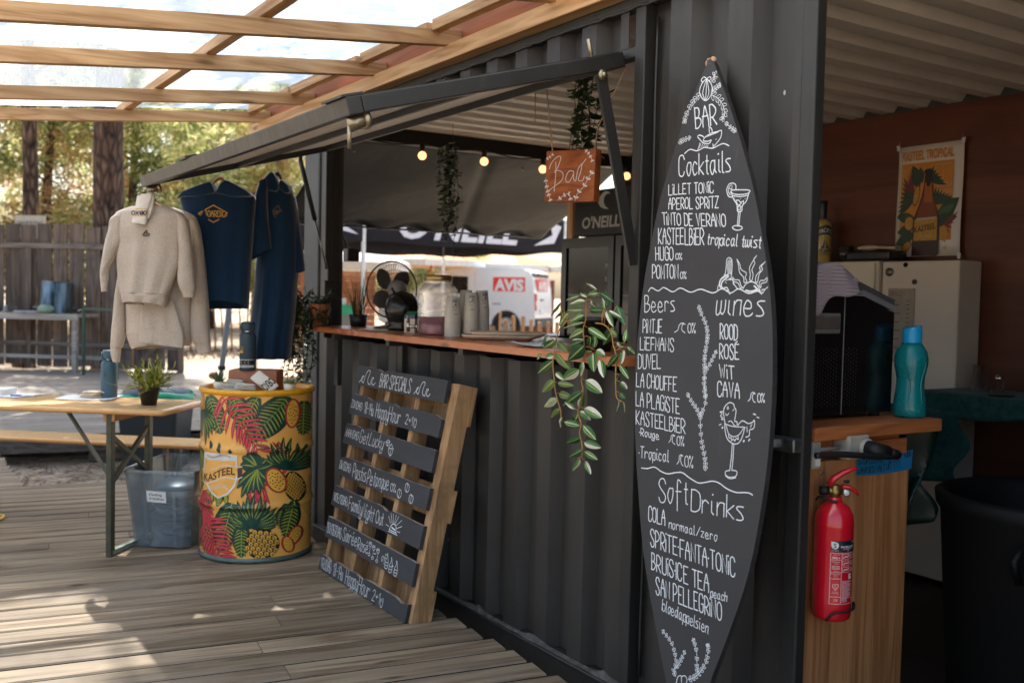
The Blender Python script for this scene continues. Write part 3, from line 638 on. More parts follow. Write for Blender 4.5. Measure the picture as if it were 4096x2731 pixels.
# ============================================================ MENU BOARD AND PALLET
# lettering and outlines in tenths of millimetres on each board's own plane (along the wall, up the slope)
SB_TEXT=[('BAR', 23690, 19335, 22754, 19344, 23859, 20006, 45), ('Cocktails', 24214, 17875, 21924, 17794, 24322, 18534, 42), ('LıLLET TONıC', 24615, 17295, 22565, 17222, 24670, 17626, 36), ('APEROL SPRıTZ', 24537, 16829, 22272, 16723, 24597, 17185, 36), ('TıNTO DE VERANO', 24740, 16340, 21876, 16133, 24833, 16727, 38), ('KASTEELBıER', 24833, 15721, 22729, 15617, 24919, 16228, 38), ('tropical twist', 22576, 15633, 20391, 15456, 22572, 15976, 36), ('HUGO', 24879, 15186, 24037, 15181, 24967, 15608, 38), ('0%', 23919, 15193, 23639, 15188, 23950, 15382, 30), ('POMTON', 24944, 14604, 23715, 14588, 25019, 15043, 38), ('0%', 23601, 14581, 23346, 14580, 23636, 14793, 30), ('Beers', 25141, 13493, 23716, 13557, 25232, 14017, 34), ('wines', 21883, 13501, 19996, 13504, 21899, 14206, 40), ('PıNTJE', 25114, 12821, 24189, 12838, 25171, 13247, 34), ('0%', 22982, 12900, 22667, 12914, 23029, 13193, 30), ('LıEFMANS', 25151, 12259, 23532, 12298, 25210, 12659, 34), ('DUVEL', 25144, 11637, 24054, 11723, 25223, 12090, 34), ('LA CHOUFFE', 25127, 11054, 23215, 11065, 25186, 11488, 34), ('ROOD', 21584, 12783, 20882, 12784, 21653, 13223, 36), ('ROSÉ', 21516, 12199, 20751, 12216, 21583, 12627, 36), ('WıT', 21429, 11642, 20819, 11642, 21511, 12017, 36), ('CAVA', 21427, 11097, 20561, 11109, 21493, 11521, 36), ('LA PLAGıSTE', 25036, 10445, 22963, 10402, 25115, 10894, 34), ('KASTEELBıER', 24927, 9857, 22619, 9825, 25002, 10285, 34), ('•Rouge', 24700, 9513, 23757, 9504, 24742, 9753, 30), ('0%', 22904, 9434, 22609, 9461, 22950, 9714, 28), ('•Tropical', 24612, 8815, 23205, 8883, 24657, 9169, 30), ('0%', 22458, 8843, 22120, 8869, 22512, 9175, 28), ('0%', 19846, 11078, 19598, 11093, 19883, 11327, 28), ('Soft', 23446, 7609, 22183, 7758, 23554, 8306, 36), ('Drinks', 21989, 7610, 19874, 7732, 22066, 8233, 36), ('COLA', 23819, 6943, 23049, 6942, 23885, 7388, 36), ('normaal/zero', 22865, 6911, 20808, 6947, 22899, 7178, 26), ('SPRıTE·FANTA·TONıC', 23605, 6203, 19968, 6119, 23693, 6712, 36), ('BRUıS·ICE TEA', 23431, 5515, 20899, 5431, 23514, 6003, 36), ('peach', 20818, 5337, 20171, 5375, 20835, 5589, 26), ('SAN PELLEGRıNO', 23099, 4824, 20296, 4800, 23184, 5322, 36), ('bloedappelsien', 22755, 4417, 20763, 4292, 22770, 4744, 26)]
SB_LINE=[(36, 1, [(23435, 20870), (23617, 20760), (23702, 20508), (23538, 20269), (23373, 20173), (23233, 20222), (23116, 20413), (23206, 20673), (23435, 20870)]), (30, 1, [(23435, 20870), (23519, 20620), (23536, 20410), (23402, 20195)]), (30, 1, [(23435, 20870), (23315, 20586), (23266, 20367), (23364, 20179)]), (30, 1, [(23435, 20870), (23401, 20565), (23379, 20209)]), (32, 1, [(23435, 20870), (23571, 20947), (23675, 20876), (23622, 20796)]), (32, 1, [(23435, 20870), (23302, 20907), (23232, 20835), (23298, 20787)]), (34, 1, [(22933, 19097), (22717, 19104), (22517, 19113), (22518, 18907), (22661, 18752), (22833, 18617)]), (34, 1, [(22933, 19097), (23188, 19007), (23269, 18894), (23065, 18852), (22921, 18870), (23004, 18775), (23258, 18823), (23399, 18927), (23544, 19051), (23475, 19095), (23317, 19040), (23233, 18977)]), (34, 1, [(23063, 19305), (23067, 19236), (23032, 19110)]), (34, 1, [(23063, 19305), (22953, 19221), (22911, 19112)]), (20, 0, [(23138, 19001), (22951, 19058)]), (20, 0, [(23052, 19014), (22884, 19067)]), (20, 0, [(22966, 19028), (22818, 19076)]), (20, 0, [(22881, 19042), (22752, 19084)]), (20, 0, [(22796, 19055), (22686, 19093)]), (20, 0, [(22711, 19069), (22620, 19102)]), (20, 0, [(23356, 18817), (23409, 18682)]), (20, 0, [(23273, 18793), (23329, 18680)]), (20, 0, [(23190, 18769), (23249, 18678)]), (20, 0, [(23107, 18746), (23170, 18676)]), (20, 0, [(23025, 18722), (23091, 18674)]), (20, 0, [(22727, 18864), (22681, 18875)]), (36, 1, [(24069, 18578), (23839, 18685), (23497, 18604), (23184, 18674), (22831, 18606), (22599, 18659), (22368, 18701), (22118, 18603)]), (34, 1, [(23410, 18841), (23440, 18721), (23483, 18610)]), (34, 1, [(22828, 18737), (22786, 18629), (22882, 18622)]), (34, 1, [(21804, 17221), (21676, 17228), (21093, 17176), (21115, 17085), (21425, 17069), (21704, 17113), (21817, 17189), (21804, 17221)]), (36, 1, [(21802, 17154), (21681, 16960), (21517, 16782), (21466, 16596), (21393, 16558), (21284, 16585), (21285, 16734), (21147, 16857), (21079, 17083)]), (34, 0, [(21413, 16543), (21397, 16143)]), (34, 0, [(21345, 16539), (21338, 16140)]), (30, 1, [(21742, 17059), (21416, 17008), (21097, 17025)]), (34, 1, [(21511, 16149), (21595, 16103), (21493, 16031), (21331, 16008), (21190, 16051), (21259, 16120), (21511, 16149)]), (34, 1, [(21778, 17444), (21935, 17417), (22003, 17254), (21903, 17060), (21758, 17016)]), (34, 1, [(21778, 17444), (21653, 17377), (21624, 17241)]), (28, 1, [(21816, 17390), (21922, 17332), (21925, 17197), (21829, 17089)]), (24, 0, [(21787, 17354), (21837, 17140)]), (24, 0, [(21917, 17297), (21674, 17211)]), (30, 0, [(21578, 16886), (21469, 16912), (21340, 16804), (21443, 16744), (21578, 16886)]), (30, 0, [(21368, 16839), (21260, 16864), (21262, 16732), (21365, 16673)]), (28, 0, [(21461, 16712), (21375, 16740), (21335, 16621), (21446, 16611), (21461, 16712)]), (34, 0, [(21637, 16974)]), (34, 0, [(21548, 16924)]), (34, 0, [(21202, 16927)]), (34, 0, [(21262, 16881)]), (34, 0, [(21383, 16939)]), (34, 0, [(21620, 16923)]), (30, 1, [(21591, 15201), (21674, 15143), (21666, 14942), (21676, 14708), (21719, 14692)]), (30, 1, [(21591, 15201), (21476, 15139), (21427, 14939), (21415, 14739), (21421, 14541), (21460, 14557)]), (18, 1, [(21624, 15115), (21620, 14941), (21561, 14707)]), (18, 1, [(21589, 15128), (21583, 14941), (21529, 14707)]), (18, 1, [(21554, 15140), (21546, 14940), (21496, 14707)]), (18, 1, [(21515, 15126), (21510, 14940), (21465, 14707)]), (18, 1, [(21477, 15112), (21473, 14939), (21433, 14706)]), (60, 1, [(21558, 14691), (21753, 14608), (21853, 14508), (21856, 14374), (21773, 14290)]), (55, 1, [(21527, 14641), (21696, 14541), (21782, 14441), (21752, 14307), (21603, 14241)]), (46, 1, [(21806, 14357), (21652, 14257), (21484, 14208)]), (34, 1, [(21680, 14291), (21545, 14308), (21452, 14209)]), (30, 1, [(21928, 14239), (21909, 14357), (21851, 14407)]), (30, 1, [(21494, 14574), (21353, 14540), (21265, 14408), (21110, 14277)]), (26, 1, [(21624, 14524), (21512, 14541), (21460, 14557)]), (20, 1, [(21639, 14474), (21579, 14441)]), (20, 1, [(21324, 14441), (21271, 14392)]), (32, 1, [(20888, 14278), (20778, 14425), (20568, 14480), (20338, 14377), (20166, 14138)]), (50, 1, [(20770, 14230), (20569, 14199), (20361, 14249)]), (50, 1, [(20464, 14361), (20345, 14281), (20200, 14170)]), (26, 1, [(21266, 15151), (21130, 15000), (21039, 14835), (20825, 14735), (20849, 14604), (20766, 14490), (20871, 14458), (20915, 14605), (21093, 14753), (21170, 14968), (21266, 15151)]), (26, 1, [(20499, 15233), (20599, 15122), (20539, 15007), (20621, 14830), (20558, 14700), (20574, 14522), (20664, 14539), (20666, 14701), (20724, 14880), (20633, 15058), (20499, 15233)]), (26, 1, [(20140, 15049), (20269, 14923), (20213, 14826), (20321, 14699), (20352, 14474), (20432, 14490), (20424, 14667), (20293, 14795), (20331, 14908), (20140, 15049)]), (26, 1, [(20011, 14601), (20013, 14474), (20196, 14426), (20200, 14314), (20274, 14377), (20250, 14506), (20104, 14521), (20011, 14601)]), (26, 1, [(19942, 14331), (20043, 14251), (20113, 14154), (20149, 14250), (20025, 14267), (19942, 14331)]), (26, 1, [(21352, 14623), (21262, 14540), (21080, 14523), (20991, 14376), (20915, 14311), (21002, 14304), (21112, 14441), (21300, 14491), (21352, 14623)]), (36, 1, [(25068, 14165), (24934, 14286), (24589, 14186), (24339, 14296), (23894, 14163), (23552, 14282), (23076, 14156), (22647, 14252), (22101, 14143), (21746, 14267), (21361, 14150), (21064, 14271), (20648, 14143), (20313, 14210), (20139, 14129)]), (28, 1, [(23595, 12892), (23463, 12967), (23413, 13127), (23296, 13190), (23139, 13154), (23217, 13169), (23284, 13114), (23271, 12975), (23121, 12894)]), (26, 1, [(23294, 9478), (23230, 9556), (23214, 9680), (23142, 9734), (23050, 9701), (23134, 9690), (23160, 9600), (23118, 9502), (23008, 9448)]), (26, 1, [(22826, 8872), (22752, 8969), (22752, 9123), (22686, 9174), (22608, 9154), (22679, 9134), (22687, 9030), (22617, 8904), (22535, 8859)]), (26, 1, [(20206, 11067), (20132, 11144), (20119, 11289), (20054, 11333), (19977, 11302), (20046, 11280), (20053, 11184), (19994, 11079), (19928, 11063)]), (36, 1, [(24430, 8501), (24135, 8530), (23830, 8623), (23500, 8542), (23184, 8516), (22843, 8605), (22550, 8652), (22240, 8557), (21839, 8466), (21564, 8519), (21252, 8611), (20976, 8601), (20645, 8496), (20286, 8453), (19949, 8507), (19781, 8521), (19650, 8491)]), (30, 1, [(20996, 10325), (21067, 10497), (21116, 10720), (21036, 10876), (20891, 10956), (20742, 10916), (20702, 10830), (20632, 10772), (20625, 10612), (20635, 10449), (20546, 10443), (20525, 10365), (20489, 10354), (20335, 10491), (20112, 10440), (19950, 10497), (19896, 10561), (19861, 10413), (19901, 10314), (20022, 10267), (20019, 10109), (20138, 10046)]), (28, 1, [(21018, 10323), (20744, 10291), (20480, 10300), (20244, 10319), (20199, 10309)]), (30, 1, [(21007, 10314), (20963, 10118), (20841, 9906), (20625, 9805), (20409, 9834), (20284, 10011), (20232, 10241), (20231, 10321)]), (26, 1, [(20944, 10283), (20821, 10070), (20611, 10000), (20405, 10091), (20261, 10285)]), (26, 1, [(20821, 10070), (20780, 9946), (20693, 9957), (20672, 9879), (20601, 9937), (20548, 9880), (20495, 9967), (20418, 9945), (20441, 10039)]), (26, 1, [(20873, 10405), (20765, 10427), (20664, 10349), (20568, 10296)]), (26, 1, [(21108, 10672), (21250, 10647), (21161, 10601), (21218, 10529), (21134, 10489), (21163, 10437), (21082, 10446)]), (24, 1, [(20962, 10835), (20987, 10767), (20930, 10773), (20962, 10835)]), (24, 1, [(21027, 10616), (20966, 10573), (20897, 10646)]), (24, 1, [(20758, 10733), (20708, 10780)]), (24, 1, [(20141, 10348), (20109, 10193)]), (24, 1, [(19961, 10433), (20012, 10347)]), (24, 1, [(21235, 10258), (21183, 10290), (21150, 10300), (21202, 10268), (21235, 10258)]), (24, 1, [(21094, 10172), (21071, 10204), (21085, 10228), (21108, 10196), (21094, 10172)]), (24, 1, [(19959, 10729), (19917, 10734), (19856, 10718), (19898, 10713), (19959, 10729)]), (24, 1, [(19813, 10657), (19779, 10659), (19727, 10644), (19761, 10642), (19813, 10657)]), (24, 1, [(20202, 9896), (20178, 9931), (20194, 9958), (20218, 9922), (20202, 9896)]), (24, 1, [(20021, 9951), (19981, 9993), (19980, 10018), (20020, 9976), (20021, 9951)]), (30, 0, [(20630, 9779), (20605, 9389), (20614, 9017)]), (30, 0, [(20569, 9787), (20536, 9399), (20529, 9040)]), (30, 1, [(20616, 9026), (20764, 8977), (20758, 8881), (20608, 8834), (20394, 8876), (20321, 8968), (20355, 9048), (20509, 9050)]), (26, 1, [(20753, 8849), (20581, 8797), (20348, 8858)]), (30, 1, [(21805, 2508), (21767, 2708), (21638, 2783), (21585, 2608), (21610, 2759), (21483, 2840), (21380, 2772), (21396, 2646)])]
SB_BR=[([(23613, 20423), (23846, 20299), (24046, 20115), (24204, 19815), (24240, 19658)], 125, 7, 1, 22), ([(23149, 20314), (22834, 20159), (22580, 19913), (22469, 19656), (22517, 19508)], 140, 7, 1, 22), ([(23217, 20745), (23106, 20814), (23112, 21007)], 110, 3, 0, 22), ([(23155, 20349), (23027, 20469), (22838, 20559)], 110, 4, 1, 22), ([(24430, 18961), (24204, 19024), (23926, 19062)], 95, 4, 1, 22), ([(21878, 18997), (22082, 19125), (22345, 19313)], 75, 4, 1, 22), ([(21886, 10926), (22028, 11342), (22058, 11710), (22120, 12008), (22144, 12311), (22121, 12616), (22131, 12886), (22245, 13186), (22476, 13485), (22633, 13703)], 92, 21, 1, 22), ([(22055, 11811), (21903, 11990), (21795, 12198), (21705, 12370)], 82, 5, 1, 22), ([(21593, 8852), (21609, 9041), (21687, 9295), (21826, 9575), (21940, 9928), (22031, 10320), (22002, 10525), (21891, 10872), (21972, 11233), (22088, 11660)], 92, 15, 0, 22), ([(22047, 10419), (22236, 10634), (22457, 10798), (22679, 11015)], 82, 6, 1, 22), ([(21859, 2693), (21955, 2840), (21900, 3084), (22000, 3343), (22175, 3582), (22391, 3714), (22593, 3812)], 88, 10, 1, 22), ([(21897, 2923), (21730, 3202), (21612, 3480)], 80, 5, 1, 22), ([(20962, 3069), (21033, 3234), (21100, 3592), (21204, 3813), (21293, 3939)], 88, 6, 1, 22), ([(21333, 2772), (21085, 2934), (20873, 3161), (20703, 3497), (20666, 3821), (20700, 3951)], 90, 11, 1, 22)]
SB_R=[(23182, 21300), (22769, 20669), (22290, 19869), (21871, 19098), (21489, 18380), (21106, 17612), (20709, 16859), (20554, 16125), (20244, 15468), (19981, 14823), (19782, 14031), (19605, 13248), (19457, 12315), (19354, 11388), (19334, 11254), (19282, 10483), (19229, 9561), (19255, 8629), (19340, 7530), (19400, 6591), (19612, 5691), (19806, 5061), (20084, 4124), (20412, 3187)]
SB_L=[(23487, 21356), (23827, 20813), (24067, 20244), (24366, 19531), (24624, 18693), (24915, 17701), (25051, 17052), (25166, 16434), (25318, 15066), (25378, 14439), (25392, 13222), (25341, 12119), (25250, 11208), (25301, 11409), (25122, 10327), (24896, 9263), (24660, 8394), (24314, 7200), (24018, 6112), (23716, 5429), (23337, 4577), (22883, 3700), (22498, 2893), (22214, 2371)]
PA_TEXT=[('BAR SPECıALS', 44185, 9524, 40910, 9529, 44235, 10149, 30), ('ZONDAG:', 46944, 8236, 45574, 8182, 46968, 8605, 20), ('18-19u', 45274, 8105, 44234, 8069, 45394, 8665, 22), ('Happy', 43930, 8061, 42566, 8050, 44009, 8741, 24), ('Hour', 42512, 8035, 41309, 8033, 42577, 8720, 24), ('2+1', 40765, 8119, 40058, 8104, 40812, 8520, 24), ('MAANDAG:', 46899, 6751, 45305, 6740, 46877, 7137, 20), ('Get', 45136, 6675, 44208, 6672, 45119, 7268, 24), ('Lucky', 44047, 6694, 42491, 6679, 43964, 7306, 24), ('DıNSDAG:', 46767, 5109, 45400, 5106, 46808, 5506, 20), ('Pastis', 45101, 4937, 43566, 4958, 45173, 5600, 26), ('Petanque', 43389, 4903, 41088, 4992, 43419, 5574, 26), ('0%', 40818, 5000, 40334, 5025, 40932, 5343, 24), ('WOENSDAG:', 46595, 3483, 44931, 3515, 46784, 3889, 22), ('Family', 44816, 3411, 43269, 3440, 44884, 4026, 26), ('Night', 43183, 3383, 41974, 3360, 43151, 4023, 26), ('Out', 41650, 3379, 40901, 3405, 41759, 3950, 26), ('DONDERDAG:', 46666, 1895, 44876, 1922, 46797, 2384, 20), ('Soirée', 44730, 1929, 43116, 1965, 44787, 2516, 26), ('Rosé', 42945, 1858, 41831, 1920, 43039, 2394, 26), ('of', 40363, 1934, 39954, 1961, 40367, 2278, 20), ('+', 41152, 2005, 40946, 2029, 41213, 2131, 18), ('+', 39283, 1894, 39090, 1918, 39339, 2016, 18), ('VRıJDAG:', 46541, 125, 45214, 169, 46684, 630, 22), ('18-19u', 45009, 120, 43868, 157, 45101, 722, 22), ('Happy', 43479, 110, 42140, 141, 43587, 787, 26), ('Hour', 42027, 100, 40833, 111, 42068, 799, 26), ('2+1', 40485, 134, 39737, 176, 40520, 584, 24)]
PA_LINE=[(30, 1, [(46569, 9537), (46376, 9689), (46298, 9853), (46155, 9887), (46246, 9812), (46304, 9650), (46046, 9560), (46011, 9809), (45885, 10087), (45687, 10214), (45495, 10139), (45561, 9956), (45617, 9752), (45493, 9563), (45254, 9539)]), (30, 1, [(45254, 9539), (45227, 9696), (45162, 9878), (44985, 9870), (45100, 9751), (45048, 9579), (44851, 9552), (44708, 9674)]), (30, 1, [(40514, 9526), (40357, 9662), (40292, 9809), (40177, 9840), (40251, 9773), (40299, 9627), (40091, 9546), (40061, 9770), (39957, 10020), (39794, 10135), (39639, 10068), (39694, 9903), (39741, 9719), (39642, 9548), (39448, 9527)]), (30, 1, [(39448, 9527), (39425, 9669), (39371, 9833), (39227, 9826), (39322, 9718), (39280, 9563), (39121, 9539), (39003, 9649)]), (26, 1, [(39979, 8414), (39886, 8105), (39739, 8063), (39709, 8286), (39751, 8420)]), (22, 0, [(39939, 8458), (39905, 8342)]), (22, 0, [(39833, 8470), (39799, 8335)]), (24, 0, [(42274, 7063), (42072, 7194), (41869, 7118), (41867, 6995), (42027, 6898), (42201, 6969), (42274, 7063)]), (24, 0, [(42274, 7063), (42052, 7052), (41869, 7118)]), (24, 0, [(42052, 7052), (42032, 6910)]), (24, 0, [(41882, 6828), (41681, 7053), (41404, 6854), (41436, 6624), (41577, 6493), (41809, 6632), (41882, 6828)]), (24, 0, [(41882, 6828), (41612, 6845), (41404, 6854)]), (24, 0, [(41612, 6845), (41584, 6508)]), (26, 0, [(42104, 6983)]), (26, 0, [(41758, 6763)]), (26, 0, [(41679, 6671)]), (26, 0, [(41704, 6606)]), (26, 1, [(39428, 5599), (39196, 5525), (39157, 5304), (39309, 5223), (39500, 5312), (39530, 5513), (39428, 5599)]), (22, 1, [(39363, 5587), (39343, 5408), (39349, 5243)]), (26, 1, [(40043, 5236), (39806, 5162), (39766, 4940), (39921, 4856), (40116, 4945), (40147, 5148), (40043, 5236)]), (22, 1, [(39977, 5224), (39956, 5043), (39961, 4876)]), (26, 1, [(38872, 5197), (38645, 5125), (38607, 4907), (38756, 4826), (38943, 4913), (38972, 5111), (38872, 5197)]), (22, 1, [(38809, 5185), (38789, 5009), (38795, 4845)]), (40, 1, [(40199, 3374), (40087, 3582), (39880, 3693), (39644, 3627), (39530, 3378)]), (30, 0, [(40199, 3374), (39492, 3363)]), (30, 0, [(40246, 3295), (39389, 3294)]), (60, 0, [(40001, 3507), (39670, 3462)]), (22, 0, [(40609, 3530), (40305, 3491)]), (22, 0, [(40503, 3914), (40202, 3650)]), (22, 0, [(40341, 4084), (40069, 3700)]), (22, 0, [(40122, 4104), (39946, 3725)]), (22, 0, [(39819, 4118), (39833, 3748)]), (22, 0, [(39556, 4101), (39749, 3743)]), (22, 0, [(39203, 3990), (39617, 3678)]), (22, 0, [(39090, 3741), (39513, 3563)]), (22, 0, [(39161, 3456), (39428, 3444)]), (22, 1, [(41879, 2430), (41677, 2474), (41566, 2381), (41664, 2265), (41827, 2323), (41879, 2430)]), (20, 0, [(41664, 2265), (41650, 1961)]), (22, 1, [(41776, 1923), (41640, 1987), (41539, 1916), (41664, 1854), (41776, 1923)]), (30, 0, [(41814, 2388), (41644, 2406)]), (22, 1, [(41475, 2354), (41276, 2398), (41166, 2306), (41264, 2190), (41424, 2248), (41475, 2354)]), (20, 0, [(41264, 2190), (41250, 1889)]), (22, 1, [(41374, 1851), (41240, 1915), (41140, 1845), (41264, 1783), (41374, 1851)]), (30, 0, [(41411, 2312), (41244, 2331)]), (22, 1, [(40999, 2320), (40804, 2364), (40696, 2272), (40791, 2158), (40949, 2215), (40999, 2320)]), (20, 0, [(40791, 2158), (40778, 1859)]), (22, 1, [(40900, 1821), (40768, 1885), (40670, 1815), (40792, 1754), (40900, 1821)]), (30, 0, [(40936, 2278), (40772, 2297)]), (24, 1, [(39874, 2368), (39769, 2187), (39673, 2027), (39670, 1756), (39914, 1742), (39955, 2007), (39872, 2186), (39912, 2359)]), (22, 0, [(39954, 1961), (39679, 1994)]), (22, 0, [(39940, 1841), (39662, 1871)]), (24, 1, [(39425, 2289), (39322, 2110), (39228, 1952), (39225, 1683), (39465, 1670), (39505, 1931), (39423, 2109), (39462, 2281)]), (22, 0, [(39504, 1886), (39233, 1920)]), (22, 0, [(39490, 1767), (39217, 1797)]), (24, 1, [(38906, 2262), (38805, 2085), (38713, 1928), (38711, 1662), (38946, 1648), (38984, 1908), (38904, 2083), (38942, 2254)]), (22, 0, [(38984, 1863), (38718, 1896)]), (22, 0, [(38970, 1745), (38703, 1775)]), (24, 1, [(39683, 394), (39606, 121), (39463, 84), (39404, 311), (39437, 468)]), (20, 0, [(39628, 431), (39589, 306)]), (20, 0, [(39517, 461), (39487, 311)])]
PA_SLAT=[[(47152, 10377), (47045, 9406), (37702, 10362), (37645, 9375)], [(47076, 8926), (47083, 7904), (37611, 8823), (37493, 7883)], [(47119, 7392), (47016, 6398), (37467, 7354), (37564, 6371)], [(47042, 5740), (47020, 4800), (37293, 5736), (37379, 4772)], [(47035, 4236), (46769, 3244), (37110, 4150), (37368, 3137)], [(46925, 2669), (46853, 1674), (37159, 2556), (37289, 1572)], [(46832, 776), (46776, -60), (37148, 832), (37268, -169)]]
def slope(x0, x1, h):
    e = Vector((x1 - x0, 0, h)).normalized(); n = Vector((-h, 0, x1 - x0)).normalized()
    return lambda y, s, o=0.: Vector((x0, 0, 0)) + Vector((0, y, 0)) + e * s + n * o
SBP = slope(1.98, 2.215, 2.13)
q = 1e-4
def closed_loop(c, d, ln, wd):
    """leaf outline from c along unit d"""
    n = Vector((-d.y, d.x)); return [c + d * ln * t + n * wd * s for t, s in ((0, 0), (.25, .8), (.6, 1), (.9, .5), (1, 0), (.9, -.5), (.6, -1), (.25, -.8), (0, 0))]
m_board = NT('chalk_board'); t = m_board; c1 = t.ramp(t.noise(t.co(), 2.5, 5, .6), [(.3, L('#2c2b2d')), (.7, L('#343335'))])
c1 = t.mix(t.ramp(t.noise(t.co((1, 3, .5)), 6, 5, .7), [(.62, g3(0)), (.8, g3(.4))]), c1, L('#55534f')); t.l(c1, t.b.inputs['Base Color']); t.b.inputs['Roughness'].default_value = .62; t.bump(t.noise(t.co(), 60, 3), .08, .003)
m_chalk = M('paint_marker', '#dfe3e6', .7, var=.06, scale=40)
m_edge = M('board_edge', '#2a2725', .8, var=.4, scale=60, bump=.4)
m_raw = M('raw_chip', '#c09a78', .9, var=.3, scale=90)
sb = thing('surfboard_menu', 'tall black surfboard shaped drinks menu lettered in white, leaning beside the doorway', 'menu board', (2.05, 2.25, 0))
Rr = [(a * q, b_ * q) for a, b_ in SB_R]; Ll = [(a * q, b_ * q) for a, b_ in SB_L]
Ll.sort(key=lambda p: -p[1]); Rr.sort(key=lambda p: -p[1])
def sm_edge(P, n=34):
    s0, s1 = P[0][1], P[-1][1]; o = []
    for i in range(n + 1):
        s = s0 + (s1 - s0) * i / n; wsum = 0; ysum = 0; k = .11
        # local straight-line fit
        sw = sx = sy = sxx = sxy = 0
        for y, t_ in P:
            w_ = math.exp(-((t_ - s) / k) ** 2); x_ = t_ - s; sw += w_; sx += w_ * x_; sy += w_ * y; sxx += w_ * x_ * x_; sxy += w_ * x_ * y
        d = sw * sxx - sx * sx; o.append(((sxx * sy - sx * sxy) / d, s))
    return o
Rr, Ll = sm_edge(Rr), sm_edge(Ll)
out = [(2.338, 2.150)] + Rr + [(2.075, .16), (2.105, .06), (2.13, .02), (2.15, .06), (2.18, .14)] + Ll[::-1] + [(2.352, 2.148)]
b = B(); n = len(out); TH = .018
vs = [SBP(y, s, 0) for y, s in out] + [SBP(y, s, -TH) for y, s in out]
b.add(vs, [list(range(n)), list(range(2 * n - 1, n - 1, -1))], 0); b.add(vs, [(i, n + i, n + (i + 1) % n, (i + 1) % n) for i in range(n)], 1)
b.obj('board', [m_board.m, m_edge], sb)
b = B(); rr = random.Random(3)
for k in range(14):
    y, s = 2.345 + rr.uniform(-.018, .018), 2.146 + rr.uniform(-.012, .006); b.sphere(SBP(y, s, -.008), rr.uniform(.005, .009), 6)
b.obj('chipped_tip', m_raw, sb)
b = B(); OFF = .0012
fn = lambda u, v, o: SBP(u, v, o)
for (tx, ax, ay, bx, by, cx, cy, wd) in SB_TEXT:
    letter(b, tx, (ax * q, ay * q), (bx * q, by * q), (cx * q, cy * q), wd * q * .9, fn, 0, OFF, .25)
for wd, sm_, pts in SB_LINE:
    p = [Vector((x * q, y * q, 0)) for x, y in pts]; p = smooth_line(p, 5) if sm_ else p; ribbon(b, p, wd * q * .9, fn, 0, OFF)
for pts, ln, n_, ber, wd in SB_BR:
    p = smooth_line([Vector((x * q, y * q, 0)) for x, y in pts], 8); ribbon(b, p, wd * q * .8, fn, 0, OFF); k = len(p)
    for i in range(n_):
        j = int((i + .4) / n_ * (k - 1)); c = p[j].to_2d(); d = (p[min(j + 1, k - 1)] - p[max(0, j - 1)]).to_2d().normalized()
        for sg in (1, -1):
            a = math.atan2(d.y, d.x) + sg * .62; dd = Vector((math.cos(a), math.sin(a)))
            ribbon(b, closed_loop(c + d * .001, dd, ln * q * (1.5 - .4 * i / n_), ln * q * .33), wd * q * .75, fn, 0, OFF)
    if ber:
        c = p[-1].to_2d(); d = (p[-1] - p[-3]).to_2d().normalized(); nn = Vector((-d.y, d.x))
        for a, e in ((.006, .0), (.002, .004), (.002, -.004)): ribbon(b, [c + d * a + nn * e], wd * q * 1.9, fn, 0, OFF)
b.obj('lettering', m_chalk, sb)

# ------------------------------------------------------------ pallet
PAP = slope(1.885, 2.10, 1.02)
m_slat = NT('slat_black'); t = m_slat; c1 = t.ramp(t.noise(t.co((1, .4, 2)), 9, 5, .65), [(.3, L('#27282b')), (.75, L('#36373c'))]); c1 = t.mix(t.ramp(t.noise(t.co(), 14, 5, .75), [(.68, g3(0)), (.76, g3(.7))]), c1, L('#6a5646'))
t.l(c1, t.b.inputs['Base Color']); t.b.inputs['Roughness'].default_value = .65; t.bump(t.noise(t.co((2, .3, 6)), 20, 4), .3, .003)
m_pal = wood('pallet_wood', '#b58f66', '#6c4c2e', 'z', ring=9, rough=.75, isl=.15, fine=40, stain=('#8a6c48', 6, .5), bump=.3)
m_pale = M('pale_endgrain', '#d8c4a8', .8, var=.15, scale=50)
pal = thing('bar_specials_pallet', 'wooden pallet with black painted slats listing the weekly bar specials, leaning on the container', 'pallet sign', (1.95, 4.2, 0))
rr = random.Random(8)
def pbx(b, y0, y1, s0, s1, o0, o1, m=0, w_=.0015):
    j = lambda: rr.uniform(-w_, w_)
    v = [PAP(y + j(), s + j(), o) for o in (o0, o1) for y, s in ((y0, s0), (y1, s0), (y1, s1), (y0, s1))]
    b.add(v, [(0, 1, 2, 3), (7, 6, 5, 4), (0, 4, 5, 1), (1, 5, 6, 2), (2, 6, 7, 3), (3, 7, 4, 0)], m)
